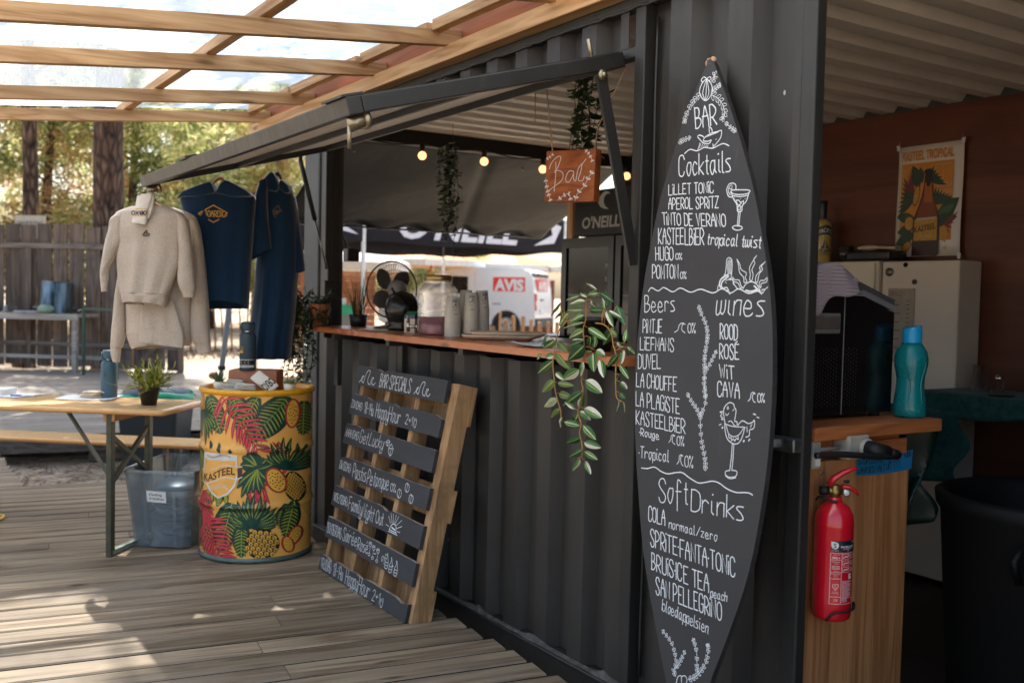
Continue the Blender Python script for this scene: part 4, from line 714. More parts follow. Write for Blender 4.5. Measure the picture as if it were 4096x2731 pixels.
for tl_, bl_, tr_, br_ in PA_SLAT:
    s1l, s0l = tl_[1] * q, bl_[1] * q; s1r, s0r = tr_[1] * q, br_[1] * q; yl = (tl_[0] + bl_[0]) / 2 * q; yr = (tr_[0] + br_[0]) / 2 * q
    b = B(); e = []
    N = 16
    for i in range(N + 1):
        k = i / N; y = yl + (yr - yl) * k; wv = rr.uniform(-.0022, .0022) - (.012 if rr.random() < .06 else 0)
        e.append((y, max(.004, s0l + (s0r - s0l) * k + rr.uniform(-.0015, .0015)), s1l + (s1r - s1l) * k + wv))
    vs = []
    for y, a, c in e: vs += [PAP(y, a, 0), PAP(y, c, 0), PAP(y, c, -.018), PAP(y, a, -.018)]
    fs = [(0, 1, 2, 3), tuple(4 * N + i for i in (3, 2, 1, 0))]; ms = []
    for i in range(N):
        o = 4 * i; fs += [(o, o + 4, o + 5, o + 1), (o + 2, o + 6, o + 7, o + 3), (o + 3, o + 7, o + 4, o)]
    b.add(vs, fs, 0); b.add(vs, [(4 * i + 1, 4 * i + 5, 4 * i + 6, 4 * i + 2) for i in range(N)], 1)
    b.obj('slat', [m_slat.m, M('worn_top_edge', '#9b8f84', .85, var=.4, scale=40)], pal)
for y0, y1 in ((4.63, 4.67), (4.33, 4.372), (4.02, 4.062), (3.695, 3.755)):
    b = B(); pbx(b, y0, y1, .005, 1.03, -.094, -.0185); v = b.v
    b.f.pop(0); b.mi.pop(0); b.sm.pop(0)
    b.add(v[:4], [(0, 1, 2, 3)], 1); b.T = Matrix(); b.obj('stringer', [m_pal, m_pale], pal)
for s0, s1 in ((.86, 1.03), (.44, .58), (.01, .15)):
    b = B(); pbx(b, 3.69, 4.68, s0, s1, -.109, -.0945); b.obj('back_slat', m_pal, pal)
b = B()
for (tx, ax, ay, bx, by, cx, cy, wd) in PA_TEXT:
    letter(b, tx, (ax * q, ay * q), (bx * q, by * q), (cx * q, cy * q), wd * q * 1.2, PAP, 0, OFF, .2)
for wd, sm_, pts in PA_LINE:
    p = [Vector((x * q, y * q, 0)) for x, y in pts]; p = smooth_line(p, 4) if sm_ else p; ribbon(b, p, wd * q * 1.15, PAP, 0, OFF)
b.obj('lettering', m_chalk, pal)
# ============================================================ CLOTHES ON THE HATCH RAIL
CR_ = Vector((.842, -.540, 0)).normalized(); CD_ = Vector((.540, .842, 0))        # hung square to the deck's long view
def fabric(name, c, c2, sc=900, rough=.95, sheen=.3, bump=.25):
    t = NT(name); n = t.noise(t.co(), sc, 2, .7); cc = t.ramp(n, [(.3, col(c)), (.7, col(c2))]); n2 = t.noise(t.co((1, 1, .35)), 12, 3)
    cc = t.mix(t.ramp(n2, [(.35, g3(0)), (.7, g3(.22))]), cc, tuple(x * .7 for x in col(c))); t.l(cc, t.b.inputs['Base Color']); t.b.inputs['Roughness'].default_value = rough
    t.b.inputs['Sheen Weight'].default_value = sheen; t.b.inputs['Sheen Roughness'].default_value = .4; t.b.inputs['Specular IOR Level'].default_value = .15
    t.bump(n, bump, .002); MATS[name] = t.m; return t.m
m_grey = fabric('grey_marl', '#a89c8f', '#d6cabc', 240)
m_navy = fabric('navy_terry', '#13283f', '#1f3d5c', 300, sheen=.6, bump=.5)
m_gold = M('gold_print', '#d9a53c', .7, var=.15, scale=60); m_ink = M('black_print', '#22211f', .8)
class Garment:
    """cloth tubes given by left and right edge points; u to the right, v down, in units of 0.675 mm from the hook"""
    S = .000675
    def __init__(s, hook, uh, vh): s.h = Vector(hook); s.uh, s.vh = uh, vh
    def at(s, u, v, d): return s.h + CR_ * ((u - s.uh) * s.S) + Vector((0, 0, -(v - s.vh) * s.S)) + CD_ * d
    def rows(s, rows, k=5): return smooth_rows(rows, k)
    def tube(s, rows, off=0., n=36, amp=.004, ph=0., m=0, lift=0., closed_top=True, b=None):
        b = b or B(); R_ = smooth_rows(rows); N = len(R_); vs = []
        for i, (lu, lv, ru, rv, d) in enumerate(R_):
            k = i / (N - 1)
            for j in range(n):
                a = 2 * math.pi * j / n; c, s_ = math.cos(a), math.sin(a)
                sq = math.copysign(abs(s_) ** .7, s_)
                rip = amp * k ** 1.3 * (math.sin(c * 9 + ph + k * 1.5) + .6 * math.sin(c * 17 + ph * 2 + k * 3)) * (1 - c * c) + .0012 * math.sin(a * 3 + k * 25 + ph)
                u = (lu + ru) / 2 + (ru - lu) / 2 * c; v = (lv + rv) / 2 + (rv - lv) / 2 * c + (lift * max(0, -s_) * k ** 6)
                vs.append(s.at(u, v, off + d * sq + rip))
        fs = [(i * n + j, i * n + (j + 1) % n, (i + 1) * n + (j + 1) % n, (i + 1) * n + j) for i in range(N - 1) for j in range(n)]
        if closed_top: fs.append(list(range(n)))
        b.add(vs, fs, m, True); return b
def smooth_rows(rows, k=5):
    rows = [tuple(r) for r in rows]; out = []; n = len(rows)
    for i in range(n - 1):
        p0, p1, p2, p3 = rows[max(0, i - 1)], rows[i], rows[i + 1], rows[min(n - 1, i + 2)]
        for j in range(k):
            t = j / k; out.append(tuple(.5 * (2 * b_ + (c - a) * t + (2 * a - 5 * b_ + 4 * c - d) * t * t + (3 * b_ - a - 3 * c + d) * t ** 3) for a, b_, c, d in zip(p0, p1, p2, p3)))
    out.append(rows[-1]); return out
def hanger(hook, label, cu, cv, half, drop, uh, vh, off=0., dark=False):
    G = Garment(hook, uh, vh); t = thing('clothes_hanger', label, 'hanger', hook)
    pts = smooth_line([G.at(cu - half, cv + drop, off), G.at(cu - half * .5, cv + drop * .25, off), G.at(cu, cv - 12, off), G.at(cu + half * .5, cv + drop * .25, off), G.at(cu + half, cv + drop, off)], 5)
    b = B(); b.tube(pts, [.010 + .012 * math.sin(math.pi * i / (len(pts) - 1)) for i in range(len(pts))], 10, flat=.45)
    b.obj('bar', M('hanger_black', '#15181b', .4) if dark else wood('hanger_wood', '#c98a58', '#94572c', 'x', ring=14, isl=0, knots=False, bump=.05, rough=.4), t)
    hk = [G.at(cu, cv - 15, off), G.at(cu, cv - 45, off), G.at(cu + 4, vh - 26, off), G.at(cu + 14, vh - 40, off), G.at(cu + 28, vh - 26, off)]
    B().tube(smooth_line(hk, 5), .0022, 6).obj('hook', M('hook_wire', '#8f9294', .3, .9), t)
ZH = 2.0
# --- two grey sweatshirts at the outer corner
hk1 = Vector((1.235, 5.44, 1.885)); U1, V1 = 405, 205
hanger(hk1, 'wooden hanger in the front grey sweatshirt', 410, 300, 100, 45, U1, V1, .02)
def sweat(nm_label, hook, off, body, hem, ls, rs, lc, rc, ph, amp):
    G = Garment(hook, U1, V1); t = thing('sweatshirt', nm_label, 'sweatshirt', hook)
    G.tube(body, off, amp=amp, ph=ph).obj('body', m_grey, t); G.tube(hem, off, amp=amp * 1.0, ph=ph, closed_top=False, lift=-30).obj('hem', m_grey, t)
    for s_, c_ in ((ls, lc), (rs, rc)):
        G.tube([(*a, *b_, d) for a, b_, d in s_], off - .01, 20, amp=.003, ph=ph + 1).obj('sleeve', m_grey, t); G.tube([(*a, *b_, d) for a, b_, d in c_], off - .01, 16, amp=.001, ph=ph).obj('cuff', m_grey, t)
    return G, t
G2, t2 = sweat('larger grey sweatshirt hanging behind the smaller one, with long sleeves showing below it', hk1 + CD_ * .0, .16,
    [(300, 318, 500, 300, .03), (150, 395, 690, 385, .06), (150, 600, 690, 610, .075), (145, 800, 690, 800, .08), (138, 1000, 662, 1000, .085), (142, 1180, 660, 1180, .085), (145, 1310, 656, 1300, .085)],
    [(145, 1310, 656, 1300, .084), (160, 1370, 655, 1350, .08), (190, 1445, 645, 1402, .075)],
    [((110, 560), (190, 560), .035), ((80, 830), (160, 830), .04), ((58, 1000), (140, 1000), .045), ((40, 1180), (140, 1180), .045), ((26, 1330), (135, 1320), .04), ((20, 1415), (105, 1430), .03)],
    [((620, 385), (692, 395), .025), ((650, 430), (717, 455), .035), ((680, 620), (745, 600), .04), ((670, 900), (775, 860), .045), ((662, 1100), (795, 1080), .045), ((660, 1300), (808, 1290), .04), ((685, 1380), (815, 1370), .03)],
    [((20, 1415), (98, 1430), .026), ((22, 1480), (92, 1490), .024), ((40, 1540), (85, 1545), .022)], [((686, 1380), (815, 1370), .028), ((705, 1430), (818, 1415), .026), ((715, 1465), (822, 1443), .024)], .6, .009)
b = Garment(hk1, U1, V1).tube([(310, 1040, 560, 1040, .012), (303, 1150, 600, 1160, .016), (298, 1260, 640, 1290, .018)], .062, amp=.006, ph=2); b.obj('front_fold', m_grey, t2)
b = Garment(hk1, U1, V1).tube([(298, 1260, 640, 1290, .019), (295, 1320, 645, 1350, .018), (297, 1372, 640, 1410, .015)], .060, amp=.005, ph=2, closed_top=False); b.obj('front_fold', m_grey, t2)
G1, t1 = sweat('smaller grey sweatshirt in front, with a small black wave logo on its chest', hk1, 0.,
    [(275, 318, 520, 310, .025), (190, 348, 612, 343, .045), (140, 388, 664, 382, .055), (160, 480, 655, 480, .065), (172, 600, 646, 620, .06), (156, 700, 640, 740, .06), (162, 850, 602, 860, .06), (182, 985, 556, 985, .062)],
    [(182, 985, 556, 985, .059), (190, 1000, 548, 1003, .064), (194, 1030, 545, 1040, .062), (207, 1076, 532, 1094, .058)],
    [((150, 386), (235, 372), .03), ((110, 425), (215, 415), .042), ((98, 500), (205, 510), .04), ((72, 600), (192, 605), .04), ((48, 720), (148, 690), .034), ((32, 835), (92, 805), .03), ((34, 900), (86, 895), .024)],
    [((590, 360), (668, 380), .03), ((628, 395), (704, 420), .042), ((625, 480), (725, 520), .04), ((640, 640), (745, 680), .04), ((635, 760), (755, 800), .038), ((632, 880), (765, 910), .042), ((652, 955), (768, 958), .034)],
    [((34, 900), (84, 895), .022), ((38, 945), (80, 940), .02), ((42, 985), (77, 981), .02)], [((655, 955), (764, 957), .03), ((668, 985), (760, 985), .027), ((677, 1012), (757, 1011), .025)], 0, .012)
b = G1.tube([(285, 325, 500, 318, .035), (310, 355, 480, 350, .036), (330, 372, 462, 368, .034)], -.004, 28, amp=0, closed_top=False); b.obj('neckband', m_grey, t1)
fG = lambda G, off, d, uc, hw: (lambda u, v, o: G.at(u, v, off - (d + .004) * max(.1, 1 - ((u - uc) / hw) ** 2) ** .35 - o))
f1 = fG(G1, 0, .06, 405, 245)
b = B(); wv = [(388, 538), (400, 522), (410, 510), (420, 512), (414, 522), (416, 532), (428, 530), (437, 540)]
ribbon(b, [(p.x, p.y) for p in smooth_line([(x, y, 0) for x, y in wv], 4)], 6, f1, 0, .001); ribbon(b, [(392, 537), (408, 525)], 5, f1, 0, .001)
letter(b, 'BOARDX', (388, 553), (437, 553), (388, 542), 2.6, f1, 0, .001); b.obj('chest_logo', m_ink, t1)
# --- folded sock pair clipped over the hanger
sk = thing('sock_pair', 'white socks with a black lettered band clipped over the front sweatshirt collar', 'socks', hk1)
m_sock = fabric('sock_white', '#d8d0c4', '#efe9df', 500, sheen=.1)
sq = [[(352, 250), (470, 225)], [(345, 300), (462, 280)], [(332, 360), (440, 345)], [(322, 410), (432, 410)], [(312, 450), (420, 468)]]
bb = Garment(hk1, U1, V1).tube([(*a, *c_, .014) for a, c_ in sq], -.085, 20, amp=.001); bb.obj('sock', m_sock, sk)
bb = Garment(hk1, U1, V1).tube([(372, 232, 478, 235, .012), (395, 330, 470, 330, .013), (415, 420, 440, 420, .012)], -.072, 16, amp=.001); bb.obj('sock', m_sock, sk)
fS = lambda u, v, o: Garment(hk1, U1, V1).at(u, v, -.1005 - o)
bb = B(); bb.add([fS(*p, 0) for p in ((331, 350), (442, 345), (441, 350), (330, 355))], [(0, 1, 2, 3)], 1); bb.add([fS(*p, 0) for p in ((323, 399), (433, 401), (432, 406), (322, 404))], [(0, 1, 2, 3)], 1)
# upside-down letters between two bands
letter(bb, 'OBXO', (434, 366), (322, 368), (432, 393), 6.5, fS, 0, .0012); bb.obj('band_print', [m_ink, m_gold], sk)

# --- front navy poncho
hk2 = Vector((1.60, 5.475, 2.02)); U2, V2 = 930, 100
GP = Garment(hk2, U2, V2); tp = thing('surf_poncho', 'navy hooded towelling poncho with a gold diamond logo, on a wooden hanger', 'poncho', hk2)
GP.tube([(650, 262, 1160, 250, .055), (596, 310, 1203, 285, .075), (625, 420, 1198, 420, .085), (665, 620, 1186, 620, .09), (690, 800, 1176, 800, .095), (705, 1000, 1166, 1000, .095), (715, 1205, 1158, 1195, .09)], .06, 44, amp=.012, ph=1, lift=-70).obj('body', m_navy, tp)
for poly in ([(866, 176), (884, 200), (908, 268), (760, 300), (640, 300), (600, 318), (650, 258), (760, 212)], [(990, 158), (1060, 190), (1160, 243), (1203, 285), (1050, 300), (908, 268), (944, 198), (962, 178)]):
    bb = B(); bb.prism(poly, -.02, .1, 0, lambda u, v, d: GP.at(u, v, d)); bb.obj('hood', m_navy, tp, bevel=.012)
hanger(hk2, 'wooden hanger in the navy poncho with the gold logo', 928, 150, 66, 42, U2, V2, .04)
fP = fG(GP, .06, .083, 908, 290)
bb = B()
for sgn in (1, -1):
    ribbon(bb, [(782, 436), (800, 436 - 11 * sgn), (905, 436 - 68 * sgn), (1010, 436 - 11 * sgn), (1026, 436)], 7.5, fP, 0, .001)
ribbon(bb, [(822, 418), (802, 432), (818, 448)], 6, fP, 0, .001); ribbon(bb, [(992, 412), (1010, 430), (994, 444)], 6, fP, 0, .001)
letter(bb, 'BOARDX', (834, 460), (984, 460), (834, 412), 6, fP, 0, .0015); bb.obj('chest_logo', m_gold, tp)
bb = B(); ribbon(bb, [(760, 612), (905, 612), (1060, 616)], 3, fP, 0, .0006); ribbon(bb, [(1040, 640), (1090, 740), (1105, 860)], 3, fP, 0, .0006); bb.obj('pocket_seam', M('navy_seam', '#0c1a2a', .9), tp)
# --- second poncho, side-on
hk3 = Vector((1.905, 5.475, 2.085)); U3, V3 = 1335, 30
GQ = Garment(hk3, U3, V3); tq = thing('surf_poncho', 'long navy poncho hanging edge-on beside the container post, its logo hardly visible', 'poncho', hk3)
GQ.tube([(1308, 98, 1350, 120, .03), (1242, 165, 1465, 235, .08), (1216, 260, 1500, 345, .10), (1200, 450, 1518, 460, .115), (1188, 700, 1522, 700, .115), (1172, 870, 1518, 920, .115), (1165, 1000, 1510, 1010, .12), (1150, 1200, 1500, 1210, .12), (1118, 1480, 1475, 1490, .12), (1104, 1640, 1462, 1640, .115)], .1, 44, amp=.018, ph=.4).obj('body', m_navy, tq)
GQ.tube([(1235, 170, 1300, 150, .03), (1195, 330, 1300, 320, .045), (1152, 520, 1312, 490, .05), (1118, 700, 1330, 630, .05), (1093, 855, 1338, 722, .045)], -.03, 24, amp=.006, ph=2).obj('sleeve', m_navy, tq)
GQ.tube([(1420, 225, 1485, 270, .03), (1440, 480, 1528, 500, .045), (1445, 720, 1562, 740, .045), (1470, 925, 1580, 892, .04)], .1, 24, amp=.006, ph=3).obj('sleeve', m_navy, tq)
bb = B(); bb.prism([(1308, 96), (1335, 82), (1360, 120), (1390, 205), (1372, 250), (1300, 240), (1240, 170)], -.03, .06, 0, lambda u, v, d: GQ.at(u, v, d)); bb.obj('hood', m_navy, tq, bevel=.012)
bb = B(); bb.prism([(1398, 140), (1450, 185), (1475, 250), (1430, 260), (1384, 215), (1378, 170)], .0, .16, 0, lambda u, v, d: GQ.at(u, v, d)); bb.obj('hood', m_navy, tq, bevel=.012)
hanger(hk3, 'dark wire hanger in the poncho beside the post', 1360, 100, 34, 40, U3, V3, .03, True)
fQ = fG(GQ, .1, .108, 1350, 190)
bb = B(); ribbon(bb, [(1335, 415), (1383, 362), (1418, 415), (1382, 482), (1335, 415)], 5, fQ, 0, .001); letter(bb, 'BOARDX', (1342, 436), (1416, 440), (1342, 402), 4.5, fQ, 0, .0015); bb.obj('chest_logo', M('dull_gold', '#7a6234', .8), tq)

# ============================================================ BEER TABLE AND BENCH
TA = R(-38.6); TM = Matrix.Translation((1.243, 5.176, 0)) @ Matrix.Rotation(TA, 4, 'Z')     # origin under the front right corner; x towards it
m_lam = M('yellow_laminate', '#cfa878', .25, var=.06, scale=4, spec=.6); m_lame = M('laminate_edge', '#d8a468', .4, var=.08); m_legs = M('table_green', '#3a4a38', .5, var=.3, scale=20, tint='#6a4a30', bump=.1)
bt = thing('beer_table', 'long folding beer table with a tan top and green steel legs', 'table', TM @ Vector((-.3, .25, 0)), TA)
b = B(TM); b.box((-2.2, 0, .742), (0, .52, .77), 0, .012); b.obj('tabletop', m_lam, bt)
b = B(TM); b.tube([(-2.2, -.001, .754), (-.012, -.001, .754), (.001, .012, .754), (.001, .508, .754)], .0135, 8); b.obj('edge_trim', m_lame, bt)
for a_ in (-.33, -1.93): b = B(TM); b.box((a_, .03, .70), (a_ + .06, .49, .742)); b.obj('batten', wood('batten', '#d0a070', '#9a6a3c', 'y', isl=0), bt)
for x in (-.3, -1.9):
    for y in (.05, .47): B(TM).bar((x, y, 0), (x, y, .74), .044, .03, up=(1, 0, 0)).obj('leg', m_legs, bt, bevel=.004)
    b = B(TM); b.bar((x, .06, .38), (x, .46, .62), .02, .026); b.bar((x, .46, .38), (x, .06, .62), .018, .022); b.obj('cross_brace', m_legs, bt); B(TM).bar((x - .01, .05, .42), (x - .26, .1, .735), .026, .012, up=(1, 0, 0)).obj('strut', m_legs, bt)
    B(TM).bar((x, .05, .02), (x + .02, .47, .02), .03, .02).obj('foot', M('foot_pale', '#7f9088', .5), bt)
BM = Matrix.Translation((1.65, 5.83, 0)) @ Matrix.Rotation(R(-41), 4, 'Z')
bn = thing('beer_bench', 'matching tan beer bench behind the table', 'bench', BM @ Vector((-.4, .12, 0)), R(-41))
b = B(BM); b.box((-2.2, 0, .45), (0.12, .27, .476), 0, .012); b.obj('seat', m_lam, bn)
b = B(BM); b.tube([(-2.2, -.001, .462), (.12, -.001, .462), (.122, .27, .462)], .0125, 8); b.obj('edge_trim', m_lame, bn)
for x in (-.28, -1.9):
    for y in (.05, .22): B(BM).bar((x, y, 0), (x, y, .45), .03, .024).obj('leg', m_legs, bn)
    B(BM).bar((x, .05, .1), (x, .22, .4), .018, .018).obj('cross_brace', m_legs, bn)

# things on the table
def bottle(name, label, c, m_body, h=.23, r=.042, capm=None, logo=None, band=False):
    t = thing(name, label, 'bottle', c)
    b = B(); b.lathe([(.001, 0), (r * .93, 0), (r, .006), (r, h * .66), (r * .97, h * .72), (r * .78, h * .765), (r * .70, h * .78), (r * .70, h * .80), (.001, h * .80)], 32, c); b.obj('body', m_body, t)
    b = B(); b.lathe([(.001, h * .805), (r * .80, h * .805), (r * .82, h * .815), (r * .82, h * .95), (r * .76, h * .985), (.001, h * .99)], 28, c); b.obj('lid', capm or m_body, t)
    b = B(); b.lathe([(r * .71, h * .785), (r * .71, h * .807)], 24, c); b.obj('collar', M('collar_steel', '#b8b6ae', .25, .9), t)
    pts = [Vector(c) + CR_ * (r * .86 * math.cos(a)) - CD_ * (.012 + r * .5 * math.sin(a)) + Vector((0, 0, h * .93 - r * 1.0 * math.sin(a))) for a in [math.pi * i / 14 for i in range(15)]]
    B().tube(pts, .0035, 8, flat=2.).obj('handle', capm or m_body, t)
    return t
m_teal_b = M('blue_powdercoat', '#2f5468', .5, var=.06, scale=300, bump=.08, bscale=600)
pb = TM.inverted() @ Vector((1.12, 5.87, .77)); Cb = (1.118, 5.86, .7705)
t = bottle('water_bottle', 'tall blue insulated bottle with a strap lid standing on the table', Cb, m_teal_b, .27, .0435)
def cyl(c, r): return lambda u, v, o: Vector(c) + CR_ * ((r + o) * math.sin(u / r)) - CD_ * ((r + o) * math.cos(u / r)) + Vector((0, 0, v))
m_bl = M('bottle_mark', '#1c3442', .6)
b = B(); f = cyl(Cb, .0436)
for a in ([(-.016, .137), (-.006, .129), (-.016, .122)], [(-.006, .139), (-.006, .118)], [(.004, .137), (-.006, .129), (.004, .122)]): ribbon(b, a, .0022, f, 0, .0006)
ribbon(b, [(-.006 + .007 * math.cos(i * .7), .147 + .008 * math.sin(i * .7)) for i in range(10)], .002, f, 0, .0006); b.obj('logo', m_bl, t)
def leafblade(b, p, q, wd, m=0, up=Vector((0, 0, 1)), sag=0., n=4):
    p, q = Vector(p), Vector(q); d = q - p; sd = d.cross(up); sd = sd.normalized() if sd.length > 1e-6 else Vector((1, 0, 0)); vs = []
    for i in range(n + 1):
        k = i / n; c = p + d * k + up * (sag * math.sin(math.pi * k)); w_ = wd * math.sin(math.pi * min(.97, k * .86 + .1)) ; vs += [c - sd * w_, c + sd * w_]
    b.add(vs, [(2 * i, 2 * i + 1, 2 * i + 3, 2 * i + 2) for i in range(n)], m, True)
def leafmat(name, stops, tr=.3):
    t = NT(name); c = t.ramp(t.island(), stops); t.l(c, t.b.inputs['Base Color']); t.b.inputs['Roughness'].default_value = .5
    x = t.n("BsdfTranslucent"); t.l(c, x.inputs[0]); mx = t.n("MixShader"); mx.inputs[0].default_value = tr; t.l(t.b.outputs[0], mx.inputs[1]); t.l(x.outputs[0], mx.inputs[2]); t.l(mx.outputs[0], t.out.inputs[0]); MATS[name] = t.m; return t.m
m_bush = leafmat('bamboo_leaf', [(0, L('#55601c')), (.5, L('#8a9434')), (1, L('#c0c060'))])
pc = Vector((1.24, 5.455, .7705))
t = thing('potted_plant', 'bushy light green artificial plant in a small black pot on the table', 'plant', pc)
b = B(); b.lathe([(.001, 0), (.038, 0), (.052, .075), (.056, .076), (.056, .09), (.05, .09), (.048, .07), (.001, .07)], 28, pc); b.obj('pot', M('black_pot', '#26231f', .55), t)
b = B(); rr = random.Random(4)
for k in range(95):
    a = rr.uniform(0, 6.28); e = rr.uniform(.15, 1.45); ln = rr.uniform(.08, .17); d = Vector((math.cos(a) * math.cos(e), math.sin(a) * math.cos(e), math.sin(e)))
    p0 = pc + Vector((math.cos(a) * .02, math.sin(a) * .02, .085)); pts = [p0 + d * ln * k_ + Vector((0, 0, -.025 * k_ * k_ * math.cos(e))) for k_ in (0, .35, .7, 1)]
    b.tube(pts, .0012, 4, 0)
    for q_ in range(6):
        k_ = .35 + q_ * .13; c = p0 + d * ln * k_ + Vector((0, 0, -.025 * k_ * k_ * math.cos(e))); dd = (d + Vector((rr.uniform(-1, 1), rr.uniform(-1, 1), rr.uniform(-.6, .8))) * .8).normalized()
        leafblade(b, c, c + dd * rr.uniform(.025, .045), rr.uniform(.003, .0055), 0, n=3)
b.obj('foliage', m_bush, t)
m_paper = M('white_paper', '#e4e4e2', .8, var=.03)
def paper(label, c, w_, h_, rot, curl=.004, name='paper_sheet', cat='paper', mat=None):
    T_ = Matrix.Translation(c) @ Matrix.Rotation(rot, 4, 'Z'); b = B(T_); b.grid(lambda u, v: ((u - .5) * w_, (v - .5) * h_, .001 + curl * (abs(u - .5) * 2) ** 3 + curl * .6 * v ** 4), 8, 8); return tag(b.obj(name, mat or m_paper, solid=.0006), label, cat)
paper('white paper sheets under the cotton bag on the table', (1.02, 5.88, .7708), .30, .21, TA + .2, .006)
bag = B(); rr = random.Random(6)
for k in range(4): bag.T = Matrix.Translation((1.035, 5.90, .778 + .009 * k)) @ Matrix.Rotation(TA + rr.uniform(-.2, .2), 4, 'Z'); bag.sphere((rr.uniform(-.01, .01), 0, 0), .075, 20, 0, (1 - .08 * k, .55, .085))
bag.T = Matrix(); bag.tube(smooth_line([(1.02, 5.84, .79), (1.06, 5.83, .81), (1.10, 5.84, .80), (1.13, 5.88, .785)], 5), .004, 6); tag(bag.obj('cotton_bag', fabric('cotton', '#c9b49a', '#e2d2bc', 300)), 'folded cream cotton bag beside the blue bottle on the table', 'bag')
paper('white paper with a pen at the far left end of the table', (.66, 6.2, .7708), .3, .21, TA - .2, .003)
b = B(); f0 = Vector((.655, 6.12, .776)); b.tube([f0, f0 + Vector((.05, -.03, .0))], .005, 8); b.tube([f0 + Vector((.05, -.03, 0)), f0 + Vector((.11, -.06, 0))], .003, 8, 1); tag(b.obj('pen', [M('pen_blue', '#2044a8', .3), M('pen_clear', '#c8d4e0', .2)]), 'blue capped pen lying on the paper at the left', 'pen')
b = B(Matrix.Translation((.58, 6.28, .771)) @ Matrix.Rotation(TA, 4, 'Z'))
for k in range(3): b.box((-.1 + .004 * k, -.07, .012 * k), (.1 + .003 * k, .07, .012 * k + .011), 0, .002)
tag(b.obj('paper_stack', m_paper), 'stack of white booklets at the left edge of the table', 'booklets')
# clear storage box under the table
SM = Matrix.Translation((1.30, 5.45, 0)) @ Matrix.Rotation(R(-37), 4, 'Z')
t = thing('storage_box', 'clear plastic storage box full of dark clothes, with a handwritten label', 'box', (1.35, 5.55, 0), R(-37))
mcl = NT('clear_plastic'); tb_ = mcl.n("BsdfTransparent"); tb_.inputs[0].default_value = (.86, .93, .97, 1); df = mcl.n("BsdfDiffuse"); df.inputs[0].default_value = (.75, .83, .88, 1); mx = mcl.n("MixShader"); mx.inputs[0].default_value = .13
gl = mcl.n("BsdfGlossy"); gl.inputs['Roughness'].default_value = .1; fr = mcl.n("Fresnel"); m2 = mcl.n("MixShader"); mcl.l(tb_.outputs[0], mx.inputs[1]); mcl.l(df.outputs[0], mx.inputs[2]); mcl.l(fr.outputs[0], m2.inputs[0]); mcl.l(mx.outputs[0], m2.inputs[1]); mcl.l(gl.outputs[0], m2.inputs[2]); mcl.l(m2.outputs[0], mcl.out.inputs[0])
def sbx(u, k, z0=.0, z1=.42, r=.03):
    """rounded outline of the tapered box at height fraction k"""
    hw, hd = .152 + .04 * k, .24 + .045 * k; pts = [(-hw + r, -hd), (hw - r, -hd), (hw, -hd + r), (hw, hd - r), (hw - r, hd), (-hw + r, hd), (-hw, hd - r), (-hw, -hd + r)]; return pts
b = B(SM @ Matrix.Translation((0, .245, 0))); vs = []; lev = [0, .12, .5, .92, 1.0]
for k in lev: vs += [(x, y, .006 + .41 * k) for x, y in sbx(0, k)]
b.add(vs, [(i * 8 + j, i * 8 + (j + 1) % 8, (i + 1) * 8 + (j + 1) % 8, (i + 1) * 8 + j) for i in range(len(lev) - 1) for j in range(8)] + [list(range(8))[::-1]], 0); b.obj('shell', mcl.m, t, solid=.003)
b = B(SM @ Matrix.Translation((0, .245, 0))); p = [(x * 1.035, y * 1.025, .416) for x, y in sbx(0, 1)]; b.tube(p + [p[0]], .0075, 6, 0, False, 1.4); b.obj('rim', mcl.m, t)
b = B(SM @ Matrix.Translation((0, .245, 0)))
for x in (-.075, .085): b.add([(x - .012, -.243, .01), (x + .012, -.243, .01), (x + .014, -.281, .3), (x - .002, -.281, .3)], [(0, 1, 2, 3)])
b.obj('rib', mcl.m, t, solid=.006)
b = B(SM @ Matrix.Translation((0, .245, 0))); fB = lambda u, v, o: (u, -.2665 - .045 * ((v - .01) / .41 - .5) - .003 - o, v)
b.add([fB(*q_, 0) for q_ in ((-.06, .255), (.045, .25), (.043, .31), (-.062, .315))], [(0, 1, 2, 3)], 0)
letter(b, 'Kleding', (-.045, .29), (.02, .288), (-.045, .302), .0022, fB, 1, .001); letter(b, 'A-bakken', (-.045, .268), (.032, .265), (-.045, .279), .0022, fB, 1, .001); b.obj('label', [m_paper, m_ink], t)
cl = thing('folded_clothes', 'dark blue folded clothes in plastic bags inside the clear box', 'clothes', (1.35, 5.55, .01)); rr = random.Random(5)
m_dc = fabric('dark_cloth', '#141c26', '#22303e', 60, rough=.7)
for k in range(7):
    b = B(SM @ Matrix.Translation((rr.uniform(-.03, .03), .245 + rr.uniform(-.04, .05), .05 + .04 * k)) @ Matrix.Rotation(rr.uniform(-.3, .3), 4, 'Z')); b.sphere((0, 0, 0), .125, 22, 0, (1, 1.35, .3)); b.obj('bundle', m_dc if k % 3 else M('blue_cloth', '#35566c', .4, spec=.6), cl)
